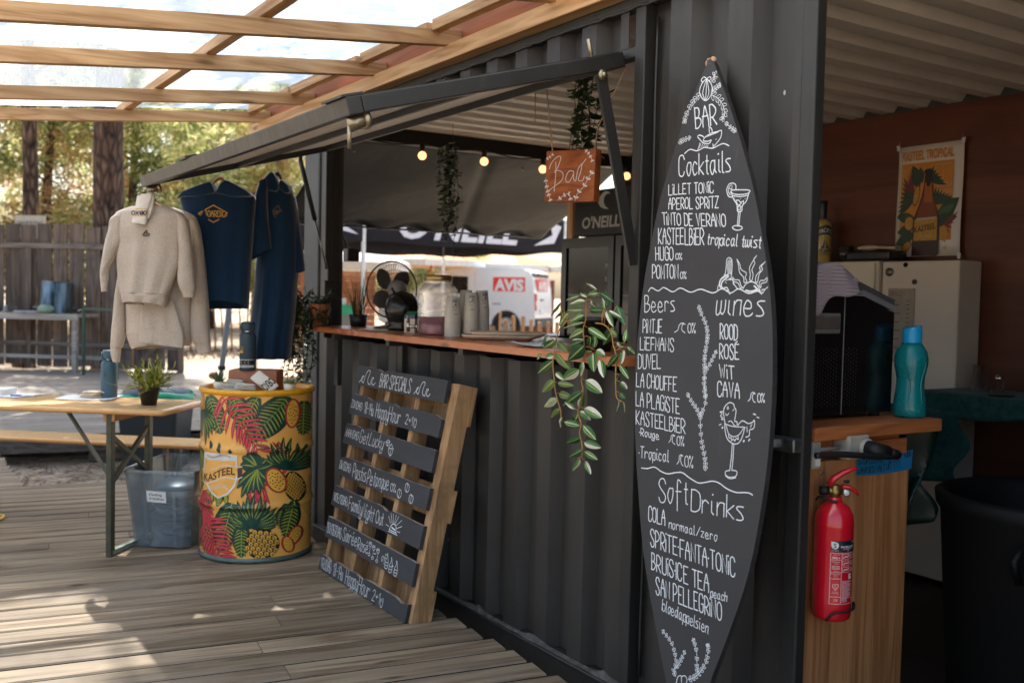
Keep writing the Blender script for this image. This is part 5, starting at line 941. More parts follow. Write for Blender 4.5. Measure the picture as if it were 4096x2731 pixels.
# dark bin with a green liner beyond the table
bc = Vector((2.05, 8.75, -.13)); t = thing('rubbish_bin', 'dark wheelie bin with a green liner and round lid behind the beer table', 'bin', bc)
m_bin = M('bin_black', '#1b2528', .5, var=.1)
b = B(Matrix.Translation(bc) @ Matrix.Rotation(R(-32), 4, 'Z')); vs = []
for z, a, c_ in ((0, .21, .2), (.55, .25, .24), (.6, .26, .25)): vs += [(-a, -c_, z), (a, -c_, z), (a, c_, z), (-a, c_, z)]
b.add(vs, [(i * 4 + j, i * 4 + (j + 1) % 4, i * 4 + 4 + (j + 1) % 4, i * 4 + 4 + j) for i in range(2) for j in range(4)]); b.obj('body', m_bin, t, bevel=.02)
b = B(); rr = random.Random(2); p = [bc + Vector((.28 * math.cos(a), .27 * math.sin(a), .60 + rr.uniform(-.02, .02))) for a in [i * .3 for i in range(22)]]; b.tube(p, [rr.uniform(.025, .045) for _ in p], 7); b.obj('liner', M('green_liner', '#1f9a72', .35, var=.2, scale=20), t)
b = B(); b.lathe([(.27, .63), (.27, .645), (.12, .69), (.04, .70), (.035, .73), (.001, .735)], 28, bc); b.obj('lid', M('lid_blue', '#2f4a55', .45), t)
# yellow cable end on the deck
b = B(); b.tube(smooth_line([(.1, 6.35, .012), (.35, 6.55, .012), (.62, 6.62, .012), (.66, 6.56, .012), (.55, 6.42, .012), (.2, 6.2, .012)], 6), .009, 8); tag(b.obj('yellow_cable', M('yellow_rubber', '#d8a820', .45)), 'loop of yellow cable lying on the deck at the left edge', 'cable')
# ============================================================ PRINTED BARREL
BC = Vector((1.735, 5.188, 0)); BR = .288
m_yel = M('barrel_yellow', '#f2b256', .28, var=.04, scale=5, spec=.6); m_yrim = M('barrel_rim', '#e8a520', .35, var=.1, scale=30, bump=.1); m_rimb = M('barrel_foot', '#566862', .4, .4, var=.2)
bar = thing('printed_barrel', 'yellow steel barrel printed with pineapples, red palm leaves and a brewery shield', 'barrel', BC)
def brad(z):
    r = BR
    for h in (.285, .575): r += .010 * math.exp(-((z - h) / .011) ** 2)
    return r
b = B(); prof = [(.001, .004), (BR - .01, .004), (BR + .006, .004), (BR + .008, .012), (BR + .004, .022), (BR, .028)]; b.lathe(prof, 72, BC); b.obj('foot_rim', m_rimb, bar)
b = B(); b.lathe([(brad(.028 + .822 * i / 60), .028 + .822 * i / 60) for i in range(61)], 96, BC); b.obj('shell', m_yel, bar)
b = B(); b.lathe([(BR, .85), (BR + .008, .856), (BR + .012, .866), (BR + .008, .877), (BR, .881), (BR - .008, .877), (BR - .012, .868), (BR - .014, .85), (.001, .848)], 96, BC); b.obj('top_rim', m_yrim, bar)
# the print is drawn on a flat sheet (x 55-985, y downwards) and wrapped round the shell
def bw(x, y, o):
    s = max(-.999, min(.999, (x - 520) / 472)); th = math.asin(s); c = 1 - math.cos(th); yt, yb = 108 - 50 * c, 1512 - 92 * c
    z = .848 - .82 * (y - yt) / (yb - yt); z = max(.03, min(.849, z)); r = brad(z) + o
    return BC + CR_ * (r * math.sin(th)) - CD_ * (r * math.cos(th)) + Vector((0, 0, z))
PM = [M('print_green', '#12493c', .3, var=.1), M('print_dark', '#0e1a1c', .3), M('print_lime', '#9aa53a', .3, var=.1), M('print_red', '#c8203a', .3, var=.05), M('print_pink', '#e4606a', .3), M('print_gold', '#e8ae45', .3, var=.1), M('print_cream', '#dcd8d0', .3), M('print_brown', '#4a3526', .3), m_yel]
GREEN, DARK, LIME, RED, PINK, GOLD, CREAM, BROWN, YEL = range(9)
pb_ = B(); lay = [.0006, 0]; ROLE = {1: 0, 7: 0, 0: 1, 3: 1, 5: 1, 8: 1, 6: 1, 2: 3, 4: 3}
def comp(): lay[0] += 7e-5; lay[1] = 0
def off_(m, r=None): lay[1] += 1; return lay[0] + (ROLE[m] if r is None else r) * 1.6e-5 + lay[1] * 1e-7
def V2(x, y): return Vector((x, y))
def blade(p, q, wd, m, bend=0., n=9, tipw=0., r=None):
    p, q = V2(*p), V2(*q); d = q - p; nn = V2(-d.y, d.x).normalized(); vs = []; o = off_(m, r); n = max(n, int(d.length / 14)); A = max(1, int(wd * 2 / 11))
    for i in range(n + 1):
        k = i / n; c = p + d * k + nn * (bend * math.sin(math.pi * k)); w_ = wd * (math.sin(math.pi * (k * .9 + .08)) ** .8) + tipw; vs += [bw(*(c + nn * w_ * (2 * j / A - 1)), o) for j in range(A + 1)]
    W_ = A + 1; pb_.add(vs, [(i * W_ + j, i * W_ + j + 1, (i + 1) * W_ + j + 1, (i + 1) * W_ + j) for i in range(n) for j in range(A)], m)
def line(pts, wd, m, r=4): ribbon(pb_, pts, wd, bw, m, off_(m, r))
def blob(cx, cy, rx, ry, m, rot=0., n=28, r=None):
    o = off_(m, r); ca_, sa_ = math.cos(rot), math.sin(rot); vs = [bw(cx, cy, o)]
    rings = max(1, int(max(rx, ry) / 11)); fs = []
    for g_ in range(1, rings + 1):
        for i in range(n):
            a = 2 * math.pi * i / n; u, v = rx * math.cos(a) * g_ / rings, ry * math.sin(a) * g_ / rings; vs.append(bw(cx + u * ca_ - v * sa_, cy + u * sa_ + v * ca_, o))
    fs += [(0, 1 + i, 1 + (i + 1) % n) for i in range(n)]
    for g_ in range(rings - 1): fs += [(1 + g_ * n + i, 1 + g_ * n + (i + 1) % n, 1 + (g_ + 1) * n + (i + 1) % n, 1 + (g_ + 1) * n + i) for i in range(n)]
    pb_.add(vs, fs, m)
def bigleaf(p, q, wd, bend=0., veins=9):
    comp(); blade(p, q, wd + 7, DARK, bend, 14); blade(p, q, wd, GREEN, bend, 14); p_, q_ = V2(*p), V2(*q); d = q_ - p_; nn = V2(-d.y, d.x).normalized()
    mid = [p_ + d * (i / 12) + nn * bend * math.sin(math.pi * i / 12) for i in range(13)]
    for i in range(1, veins + 1):
        k = i / (veins + 1) * .92; c = p_ + d * k + nn * bend * math.sin(math.pi * k); w_ = wd * (math.sin(math.pi * (k * .9 + .08)) ** .8)
        for s in (1, -1):
            e = c + nn * s * w_ * .9 + d * .10; blade(c, e, 5, LIME, 4 * s); e2 = c + nn * s * w_ * .97 + d * .14; blade(c + d * .035, e2, 4.5, DARK, 4 * s, r=2)
    line(mid, 7, LIME)
def palm(spine, n, l0, l1, sa1, sa2, m=RED, wd=11, hi=PINK):
    comp(); sp_ = [v.to_2d() for v in smooth_line([(x, y, 0) for x, y in spine], 10)]; line(sp_, 10, m)
    for i in range(n):
        k = i / (n - 1); j = min(len(sp_) - 2, int(k * (len(sp_) - 1))); c = sp_[j]; d = (sp_[j + 1] - c).normalized(); ln = l0 + (l1 - l0) * k
        for s, ang in ((1, sa1), (-1, sa2)):
            a = math.atan2(d.y, d.x) + s * ang * (1 - .35 * k); e = c + V2(math.cos(a), math.sin(a)) * ln * (.75 + .25 * math.sin(math.pi * min(1, k + .3)))
            blade(c, e, wd + 3.5, DARK if m == GREEN else BROWN, 6 * s); blade(c, e, wd, m, 6 * s); blade(c + (e - c) * .12, e - (e - c) * .15, wd * .26, hi, 6 * s)
def crown(c, ang, n, ln, spread, wd=17):
    comp(); rr_ = random.Random(int(c[0])); L_ = []
    for i in range(n):
        t_ = (i / (n - 1) - .5) * 2; L_.append((abs(t_) + rr_.uniform(-.1, .1), t_))
    L_.sort(reverse=True)
    for _, t_ in L_:
        lay[0] += 1.5e-5
        a = ang + t_ * spread; l_ = ln * (1 - .35 * abs(t_)) * rr_.uniform(.85, 1.1); e = (c[0] + math.cos(a) * l_, c[1] + math.sin(a) * l_)
        s_ = 1 if t_ > 0 else -1; blade(c, e, wd + 5, DARK, 14 * s_); blade(c, e, wd, GREEN, 14 * s_); blade((c[0] + (e[0] - c[0]) * .3, c[1] + (e[1] - c[1]) * .3), (c[0] + (e[0] - c[0]) * .9, c[1] + (e[1] - c[1]) * .9), wd * .25, LIME, 8 * s_)
def pineapple(cx, cy, rx, ry, rot=0.):
    comp(); blob(cx, cy, rx + 4, ry + 4, DARK, rot, r=0); ca_, sa_ = math.cos(rot), math.sin(rot); sz = rx / 3.4
    r_ = 0; v = -ry
    while v < ry:
        u = -rx + (sz * .55 if r_ % 2 else 0)
        while u < rx:
            if (u / rx) ** 2 + (v / ry) ** 2 < .93: x, y = cx + u * ca_ - v * sa_, cy + u * sa_ + v * ca_; blob(x, y, sz * .47, sz * .52, GOLD, rot, 10, r=2); blade((x, y - sz * .15), (x + sz * .1, y + sz * .45), sz * .12, DARK, 2, 3, r=4)
            u += sz * 1.15
        v += sz * .95; r_ += 1
def fruit(cx, cy, rx, ry, rot=0.):
    comp(); blob(cx, cy, rx + 11, ry + 11, BROWN, rot, r=0); blob(cx, cy, rx + 8, ry + 8, RED, rot, r=1.2); blob(cx, cy, rx, ry, DARK, rot, r=2.4); blob(cx, cy, rx - 3, ry - 3, GOLD, rot, r=3.6)
    rr_ = random.Random(int(cx)); ca_, sa_ = math.cos(rot), math.sin(rot)
    for k in range(22):
        a = k * 2.4; q_ = math.sqrt((k + .6) / 23) * .8; u, v = rx * q_ * math.cos(a), ry * q_ * math.sin(a); blob(cx + u * ca_ - v * sa_, cy + u * sa_ + v * ca_, rx * .065, ry * .085, DARK, a, 8, r=5)
bigleaf((200, 100), (330, 430), 95); bigleaf((420, 95), (540, 330), 90); bigleaf((862, 92), (545, 500), 118, -20, 13); bigleaf((640, 105), (470, 400), 80); bigleaf((960, 130), (955, 430), 50)
pineapple(98, 150, 48, 85); crown((130, 225), 1.45, 11, 300, .9)
palm([(340, 105), (420, 240), (510, 350), (575, 440), (640, 560)], 12, 215, 170, .95, 1.25)
fruit(890, 240, 42, 118, .05)
bigleaf((80, 540), (110, 740), 60); bigleaf((130, 720), (75, 960), 50); fruit(75, 850, 34, 90)
palm([(880, 640), (780, 640), (740, 700)], 6, 190, 120, 1.0, 1.2); crown((850, 730), -1.45, 13, 300, 1.15); pineapple(905, 880, 66, 130, -.15)
palm([(560, 880), (700, 890), (640, 940)], 6, 170, 160, 1.2, .9)
comp()
for e in ((505, 690), (520, 620), (560, 590), (690, 640)): blade((650, 720), e, 62, DARK, 10); blade((650, 720), e, 55, GREEN, 10); blade((640, 715), (e[0] + 14, e[1] + 6), 6, LIME, 6)
comp()
for e in ((478, 900), (515, 980), (560, 960), (610, 940), (660, 950), (690, 905), (740, 860), (760, 700)): blade((650, 700), e, 35, DARK, 12, 10); blade((650, 700), e, 29, GREEN, 12, 10); blade((640, 730), (e[0], e[1] - 20), 5, LIME, 8)
fruit(780, 825, 64, 104, -.35)
comp()
for a in ((245, 560, 225, 490), (320, 600, 315, 505), (420, 600, 418, 560)): blade(a[:2], a[2:], 16, DARK); blade(a[:2], a[2:], 11, GREEN)
bigleaf((215, 930), (180, 1000), 40); bigleaf((330, 930), (310, 1060), 30); bigleaf((380, 940), (385, 1040), 18); bigleaf((250, 960), (230, 1040), 26)
bigleaf((440, 1030), (330, 1460), 120, 0, 13); bigleaf((90, 1100), (75, 1430), 55); bigleaf((200, 1130), (190, 1470), 90); bigleaf((520, 1200), (520, 1500), 70)
palm([(150, 930), (185, 1080), (190, 1190)], 8, 150, 140, .6, .6); palm([(195, 1190), (240, 1300), (290, 1410), (350, 1510)], 11, 205, 200, 1.0, 1.3)
bigleaf((860, 1030), (830, 1260), 60); crown((600, 1240), -1.5, 17, 300, 1.45, 20); pineapple(680, 1380, 128, 132, .1)
bigleaf((905, 1010), (850, 1330), 60, 0, 9); fruit(912, 1310, 36, 80, .3); fruit(868, 1385, 34, 66, -.2)
def patch(pts, m):
    """filled outline, cut into strips so it follows the curve"""
    comp(); o = off_(m, 0); ys = [p[1] for p in pts]; y0, y1 = min(ys), max(ys); N = 34; rows = []; n = len(pts)
    for i in range(N + 1):
        y = y0 + (y1 - y0) * min(.999, max(.001, i / N)); xs = sorted(a[0] + (c[0] - a[0]) * (y - a[1]) / (c[1] - a[1]) for a, c in zip(pts, pts[1:] + pts[:1]) if (a[1] - y) * (c[1] - y) < 0)
        if len(xs) >= 2: rows.append((xs[0], xs[-1], y))
    vs = []
    for a, c, y in rows: vs += [bw(a + (c - a) * j / 30, y, o) for j in range(31)]
    pb_.add(vs, [(i * 31 + j, i * 31 + j + 1, (i + 1) * 31 + j + 1, (i + 1) * 31 + j) for i in range(len(rows) - 1) for j in range(30)], m)
patch([(482, 722), (520, 706), (522, 800), (478, 818)], BROWN)
patch([(160, 592), (478, 608), (482, 800), (465, 880), (400, 960), (310, 994), (240, 950), (185, 870), (152, 790)], CREAM)
patch([(172, 642), (465, 660), (470, 800), (450, 875), (390, 945), (310, 980), (250, 938), (198, 865), (166, 785)], YEL)
comp(); sh_ = [v.to_2d() for v in smooth_line([(138, 735, 0), (190, 762, 0), (280, 730, 0), (380, 700, 0), (480, 715, 0), (518, 710, 0)], 6)]; line(sh_, 9, CREAM)
patch([(140, 742), (200, 768), (300, 732), (400, 708), (482, 722), (474, 800), (400, 800), (300, 828), (200, 868), (148, 838)], YEL)
comp(); sh_ = [v.to_2d() for v in smooth_line([(140, 840, 0), (190, 868, 0), (280, 840, 0), (380, 806, 0), (470, 818, 0), (520, 800, 0)], 6)]; line(sh_, 9, CREAM)
def serif(txt, x0, x1, yb0, yb1, h, m, bold=.02):
    vs, fs, W, H = font_mesh(txt, 1., bold); comp(); lay[0] += 4e-4
    pb_.add([bw(x0 + v[0] / W * (x1 - x0), yb0 + (yb1 - yb0) * v[0] / W - v[1] / H * h + 14 * math.sin(2 * math.pi * v[0] / W), lay[0]) for v in vs], fs, m)
serif('KASTEEL', 162, 462, 842, 782, 64, DARK); serif('TROPICAL', 212, 402, 906, 910, 30, CREAM, .01); serif('VANHONSEBROUCK', 195, 425, 625, 638, 14, BROWN, 0)
pb_.obj('print', PM, bar)

# ------------------------------------------------------------ on top of the barrel
ZB = .8485
bxm = Matrix.Translation((1.715, 5.225, ZB)) @ Matrix.Rotation(math.atan2(CR_.y, CR_.x) + .02, 4, 'Z')
t = thing('cardboard_box', 'plain brown cardboard box standing on top of the barrel', 'box', (1.715, 5.225, ZB))
b = B(bxm); b.box((-.12, -.02, 0), (.135, .16, .108), 0, .002); b.obj('box', M('cardboard', '#a9745a', .8, var=.06, scale=40), t)
b = B(bxm); b.box((-.118, -.018, .108), (.133, .158, .1095)); b.obj('lid_flap', M('cardboard', '#a9745a'), t)
cb2 = Vector((1.70, 5.235, .9585)) + CR_ * -.005
m_db = M('slate_powdercoat', '#2c3f4c', .55, var=.08, scale=300, bump=.1, bscale=600)
t = bottle('water_bottle', 'slate blue insulated bottle with a yellow wave sticker standing on the cardboard box', cb2, m_db, .262, .0435)
f = cyl(cb2, .0436); b = B()
def cyq(u0, u1, v0, v1, m, o): b.grid(lambda i, j: f(u0 + (u1 - u0) * i, v0 + (v1 - v0) * j, o), 10, 1, m, False)
cyq(-.048, .048, .018, .03, 0, .0006); cyq(-.048, .048, .032, .055, 1, .0006); cyq(-.048, .048, .057, .060, 0, .0006); cyq(-.041, -.015, .094, .127, 2, .0006); cyq(-.0395, -.0165, .0955, .1255, 3, .0009); cyq(-.039, -.017, .096, .106, 2, .0012)
ribbon(b, [(-.038, .107), (-.032, .111), (-.028, .117), (-.023, .118), (-.026, .113), (-.022, .109), (-.018, .109)], .0022, f, 2, .0015); ribbon(b, [(-.0365, .121)], .004, f, 2, .0015)
for k in range(5): ribbon(b, [(-.035 + .011 * k, .024), (-.029 + .011 * k, .024)], .004, f, 3, .001)
for k in range(4): ribbon(b, [(-.036, .05 - .004 * k), (-.022, .05 - .004 * k)], .0014, f, 0, .001); ribbon(b, [(-.005, .05 - .004 * k), (.016, .05 - .004 * k)], .0012, f, 0, .001)
b.obj('label', [M('label_white', '#cfcfca', .6), M('label_black', '#1b1c1e', .5), m_gold, M('label_navy', '#1a2a3c', .5)], t)
# small pots
m_wpot = M('cream_pot', '#ded8c6', .5, var=.04); m_aloe = leafmat('aloe', [(0, L('#2c4630')), (1, L('#4a6a42'))], .1); m_succ = leafmat('succulent', [(0, L('#6d7440')), (1, L('#8b9158'))], .1)
def pot_at(c, r=.03, h=.06, label='', kind='aloe'):
    t = thing('small_potted_plant', label, 'plant', c); b = B(); b.lathe([(.001, 0), (r * .72, 0), (r, h), (r * .9, h), (r * .85, h * .85), (.001, h * .85)], 24, c); b.obj('pot', m_wpot, t); b = B(); rr = random.Random(3)
    if kind == 'aloe':
        for k in range(18):
            a = k * 2.4; e = .5 + .9 * (k / 18); d = Vector((math.cos(a) * math.cos(e), math.sin(a) * math.cos(e), math.sin(e))); p = Vector(c) + Vector((0, 0, h * .85)); ln = rr.uniform(.05, .075)
            b.tube([p + d * ln * q_ + Vector((0, 0, .006 * q_)) for q_ in (0, .3, .65, 1)], [.004, .006, .004, .0005], 6, flat=.5)
    else:
        for k in range(34):
            a = k * 2.4; e = .1 + 1.3 * (k / 34); d = Vector((math.cos(a) * math.cos(e), math.sin(a) * math.cos(e), math.sin(e))); p = Vector(c) + Vector((0, 0, h * .9)); ln = .04 - .014 * k / 34
            b.tube([p + d * ln * q_ for q_ in (.1, .45, .8, 1)], [.004, .009, .007, .001], 7, flat=.5)
    b.obj('foliage', m_aloe if kind == 'aloe' else m_succ, t)
pot_at(Vector((1.535, 5.205, ZB)), .031, .058, 'spiky aloe in a small cream pot on the left of the barrel top')
pot_at(Vector((1.845, 5.015, ZB)), .03, .055, 'round succulent in a small cream pot on the right of the barrel top', 'succ')
# folded socks
def sock_pile(c, ln, wd, h, rot, tilt=0., n=2, label=''):
    t = thing('folded_socks', label, 'socks', c, 0, 'folded white socks on the barrel'); T_ = Matrix.Translation(c) @ Matrix.Rotation(rot, 4, 'Z') @ Matrix.Rotation(tilt, 4, 'Y')
    for k in range(n):
        b = B(T_); b.grid(lambda u, v, k=k: ((u - .5) * ln * (1 - .06 * k), wd * .5 * math.cos(2 * math.pi * v) * (1 - .25 * (2 * abs(u - .5)) ** 4), h * (k + .5) / n + h * .52 / n * math.sin(2 * math.pi * v) * (1 - .5 * (2 * abs(u - .5)) ** 6) + .0012 * math.sin(u * 40)), 24, 18); b.obj('sock', m_sock, t)
    return t
ra = math.atan2(CR_.y, CR_.x)
def bt_(r, d): return Vector((1.735, 5.188, ZB)) + CR_ * r + CD_ * d
names = ['pair of white socks at the front left of the barrel top', 'pair of white socks leaning on the aloe pot', 'uppermost white socks of the pile, against the cardboard box', 'pair of white socks at the front middle of the pile', 'pair of white socks under the lettered sock', 'pair of white socks lowest in the middle', 'white sock lying flat at the right front of the pile']
for i, (r, d, z, ln, wd, h, ro, n) in enumerate([(-.165, -.17, 0, .10, .06, .022, .1, 2), (-.135, -.105, .02, .11, .06, .028, .1, 3), (-.10, -.06, .045, .10, .055, .022, -.1, 3), (-.08, -.2, 0, .11, .07, .028, -.3, 3), (-.03, -.13, .022, .11, .06, .032, .05, 3), (-.0, -.205, 0, .11, .06, .02, .1, 2), (.12, -.2, 0, .1, .06, .012, .05, 1)]):
    sock_pile(bt_(r, d) + Vector((0, 0, z)), ln, wd, h, ra + ro, .05, n, names[i])
t = thing('lettered_sock', 'folded white sock with bold black letters leaning on the cardboard box', 'socks', bt_(.06, -.07))
T_ = Matrix.Translation(bt_(.065, -.09) + Vector((0, 0, .055))) @ Matrix.Rotation(ra, 4, 'Z') @ Matrix.Rotation(R(52), 4, 'X') @ Matrix.Rotation(R(-38), 4, 'Z')
b = B(T_); b.box((-.085, -.034, -.009), (.065, .034, .009), 0, .008); b.obj('sock', m_sock, t)
b = B(T_); fk = lambda u, v, o: (u, v, .0092 + o); b.add([fk(*p, .0002) for p in ((-.02, -.031), (.05, -.031), (.05, .031), (-.02, .031))], [(0, 1, 2, 3)], 2)
for v in (-.031, .028): b.add([fk(-.02 + 0 * v, v, .0005), fk(.05, v, .0005), fk(.05, v + .004, .0005), fk(-.02, v + .004, .0005)], [(0, 1, 2, 3)], 1)
vs, fs, W, H = font_mesh('OXBO', 1., .03); b.add([fk(.045 - v[1] / H * .05, -.034 + v[0] / W * .068, .001) for v in vs], fs, 0); b.obj('band_print', [m_ink, m_gold, m_sock], t)

# ============================================================ HANGING GREENERY
m_ivy = leafmat('ivy_leaf', [(0, L('#1c2e1e')), (.6, L('#2f4a2e')), (1, L('#486238'))], .2); m_stem = M('vine_stem', '#4a4630', .7)
def ivy(b, top, drop, spread, n, ln, rr, wig=.03, wd=.42):
    top = Vector(top); pts = []; ph = rr.uniform(0, 6)
    for i in range(9):
        k = i / 8; pts.append(top + Vector((wig * math.sin(ph + k * 5) * k + spread[0] * k, wig * math.cos(ph * 1.7 + k * 4) * k + spread[1] * k, -drop * k)))
    b.tube(pts, .0018, 4, 1); pl = smooth_line(pts, 6)
    for i in range(n):
        c = pl[min(len(pl) - 1, int(rr.uniform(0.02, 1) * (len(pl) - 1)))]; a = rr.uniform(0, 6.28); d = Vector((math.cos(a), math.sin(a), rr.uniform(-.9, .4))).normalized(); l_ = ln * rr.uniform(.7, 1.25)
        leafblade(b, c, c + d * l_, l_ * wd * .5 * 2 * .55, 0, Vector((rr.uniform(-.5, .5), rr.uniform(-.5, .5), 1)).normalized(), -.1 * l_, 4)
t = thing('hanging_ivy', 'trailing ivy in a wooden pot at the left end of the counter, spilling down', 'plant', (2.2, 5.52, 1.19))
b = B(); rr = random.Random(6); pc2 = Vector((2.2, 5.50, 1.19))
for k in range(26): ivy(b, pc2 + CR_ * rr.uniform(-.17, -.02) + CD_ * rr.uniform(-.05, .05) + Vector((0, 0, .10 + rr.uniform(-.02, .05))), rr.uniform(.3, .58) if k < 20 else .2, (CR_ * rr.uniform(-.07, .01)).to_2d(), 46, .032, rr, .03)
for k in range(16): ivy(b, pc2 + CR_ * rr.uniform(-.1, .08) + Vector((0, 0, .12)), -rr.uniform(.03, .11), (rr.uniform(-.08, .08), rr.uniform(-.05, .05)), 12, .036, rr, .01)
for k in range(10): ivy(b, pc2 + CR_ * rr.uniform(-.12, .07) + CD_ * -.06 + Vector((0, 0, .1)), rr.uniform(.05, .12), (rr.uniform(-.02, .02), -.02), 14, .032, rr, .02)
b.obj('foliage', [m_ivy, m_stem], t)
b = B(); b.lathe([(.001, 0), (.05, 0), (.062, .10), (.062, .125), (.052, .125), (.001, .10)], 20, pc2 + CR_ * .0); b.obj('pot', wood('pot_wood', '#b06a3c', '#5a3a22', 'z', ring=20, isl=0), t)
def hang_ivy(label, top, drop, w_, n, seed, ln=.036):
    t = thing('hanging_ivy', label, 'plant', top, 0, None); b = B(); rr = random.Random(seed)
    for k in range(n): ivy(b, Vector(top) + Vector((rr.uniform(-w_, w_), rr.uniform(-w_, w_), rr.uniform(-.02, .0))), drop * rr.uniform(.55, 1), (rr.uniform(-.03, .03), rr.uniform(-.03, .03)), int(70 * drop), ln, rr, .03, .5)
    b.obj('foliage', [m_ivy, m_stem], t); B().tube([top, Vector(top) + Vector((0, 0, .2))], .0015, 4).obj('cord', m_stem, t)
hang_ivy('long thin ivy garland hanging inside the bar beside the first light bulb', (2.98, 5.35, 2.30), .72, .06, 10, 3)
hang_ivy('short full ivy hanging behind the wooden Bar sign', (2.58, 3.50, 2.38), .56, .075, 9, 5, .045)
# ------------------------------------------------------------ variegated plant on the counter (leaf base and tip along the wall and up, tenths of millimetres)
VL = [(27917, 13866, 28358, 14030, 74, 1), (27300, 13994, 27919, 13927, 112, 0), (27404, 14128, 28090, 14359, 55, 1), (28378, 13892, 29215, 13725, 87, 0), (28037, 13712, 28995, 13603, 112, 1), (27178, 14010, 26495, 13751, 112, 2), (27660, 13748, 27425, 13481, 74, 1), (26937, 13491, 27099, 13876, 87, 1), (26841, 13493, 26713, 13851, 74, 2), (27796, 13412, 26958, 13416, 124, 2), (28151, 13404, 29199, 13348, 99, 0), (29509, 13626, 30094, 13070, 62, 3), (29255, 13410, 29893, 12948, 62, 3), (28982, 13291, 29610, 12799, 174, 0), (28092, 13222, 28969, 12979, 112, 0), (28056, 12978, 29442, 12710, 74, 0), (26813, 13405, 26412, 12915, 99, 1), (26718, 13407, 26121, 13203, 74, 1), (26254, 13594, 25836, 12994, 124, 2), (27846, 12802, 26821, 12454, 137, 0), (28045, 12702, 28996, 12351, 186, 0), (28030, 12366, 28781, 12299, 62, 1), (26209, 12541, 26551, 12851, 62, 3), (26363, 12858, 26955, 12209, 186, 2), (27441, 12122, 27341, 12670, 124, 0), (27656, 12475, 27689, 12078, 137, 2), (28106, 12332, 29063, 12049, 112, 2), (29808, 12248, 30611, 11851, 161, 0), (30293, 12451, 30645, 11979, 50, 2), (29641, 12225, 29030, 11909, 149, 3), (30663, 11717, 30944, 11487, 70, 0), (29842, 11735, 30314, 11609, 112, 1), (28021, 12152, 29014, 11533, 248, 2), (27585, 11993, 28265, 11846, 94, 0), (27339, 12037, 26870, 11915, 137, 1), (27508, 11937, 27406, 11307, 186, 0), (27081, 11752, 26838, 11171, 137, 1), (29888, 11507, 30978, 10909, 174, 0), (29735, 11837, 28845, 11325, 186, 3), (28293, 11303, 29389, 10810, 186, 1), (28074, 11596, 28180, 11064, 94, 1), (29676, 11106, 29231, 10918, 99, 1), (29747, 10812, 30574, 10287, 161, 3), (27894, 10964, 26984, 10619, 199, 1), (29578, 10730, 28660, 10714, 112, 3), (25809, 12386, 25669, 12826, 99, 0), (26201, 12366, 25826, 12240, 87, 1), (25644, 12249, 25253, 12027, 87, 0), (25845, 12151, 25963, 11678, 87, 1), (26114, 11961, 26754, 11460, 112, 2), (26030, 11644, 25578, 11241, 99, 0), (26015, 11294, 26327, 10946, 87, 2), (25959, 11065, 25629, 10860, 99, 1), (26013, 10709, 25708, 10563, 99, 2), (29567, 10147, 30426, 9769, 152, 4), (29486, 10364, 28820, 10297, 142, 3), (28061, 10547, 29287, 9889, 163, 2), (28205, 9964, 27935, 10533, 132, 1), (28415, 9903, 29074, 10092, 81, 1), (29352, 9830, 29923, 9400, 122, 3), (29227, 9505, 29342, 9075, 91, 1), (27953, 9978, 27004, 9783, 173, 1), (28179, 9853, 27524, 9624, 112, 1), (28280, 9740, 28559, 9261, 152, 0), (29088, 9366, 28178, 9346, 122, 0), (27948, 9373, 27230, 8964, 152, 0), (28056, 8955, 29009, 8546, 142, 2), (27902, 8799, 26980, 8750, 142, 1), (27953, 8514, 28836, 8105, 122, 2), (27847, 8478, 27121, 8309, 112, 0), (28107, 8175, 28512, 7653, 112, 1), (27812, 8156, 27505, 7751, 102, 1), (26020, 10446, 26116, 10028, 37, 1), (25793, 10445, 25683, 10075, 37, 1)]
VS = [[(27890, 13836), (27884, 13105), (28021, 12734), (27944, 12125), (27982, 11234), (28045, 10921), (27936, 10558), (28200, 9850), (27992, 9419), (28083, 9104), (27920, 8721), (27904, 8344), (28128, 8172)], [(28344, 13091), (28969, 12979), (29493, 12613), (29689, 12063), (29800, 11417), (29725, 10942), (29687, 10843), (29601, 10405), (29381, 9983), (29236, 9738), (29227, 9505)], [(27329, 12972), (26841, 12929), (26449, 12678), (26339, 12300), (26183, 11956), (26146, 11079), (26135, 10916), (26062, 10538), (25792, 10421)]]
t = thing('variegated_plant', 'big trailing plant with green and cream leaves hanging over the right end of the counter', 'plant', (2.22, 2.92, 1.19))
lm = []
for nm, c1, c2 in (('leaf_green', '#2c5a2c', '#4c7c3c'), ('leaf_deep', '#24482c', '#34603a'), ('leaf_olive', '#5c6c38', '#74824a'), ('leaf_pale', '#93a878', '#a8b88c'), ('leaf_cream', '#d8d4bc', '#e6e2d0'), ('leaf_bright', '#7fa04a', '#9cb860')):
    lm.append(leafmat(nm, [(0, L(c1)), (1, L(c2))], .18))
lm.append(M('tan_stem', '#a5793f', .6))
rr = random.Random(12); b = B(); n_ = 8
kindm = {0: (0, 0, 5, 4, 0, 5, 0), 1: (0, 0, 5, 0, 4, 4, 4), 2: (1, 1, 1, 5, 1, 1, 1), 3: (2, 2, 2, 5, 2, 2, 2), 4: (3, 3, 3, 6, 3, 3, 3)}
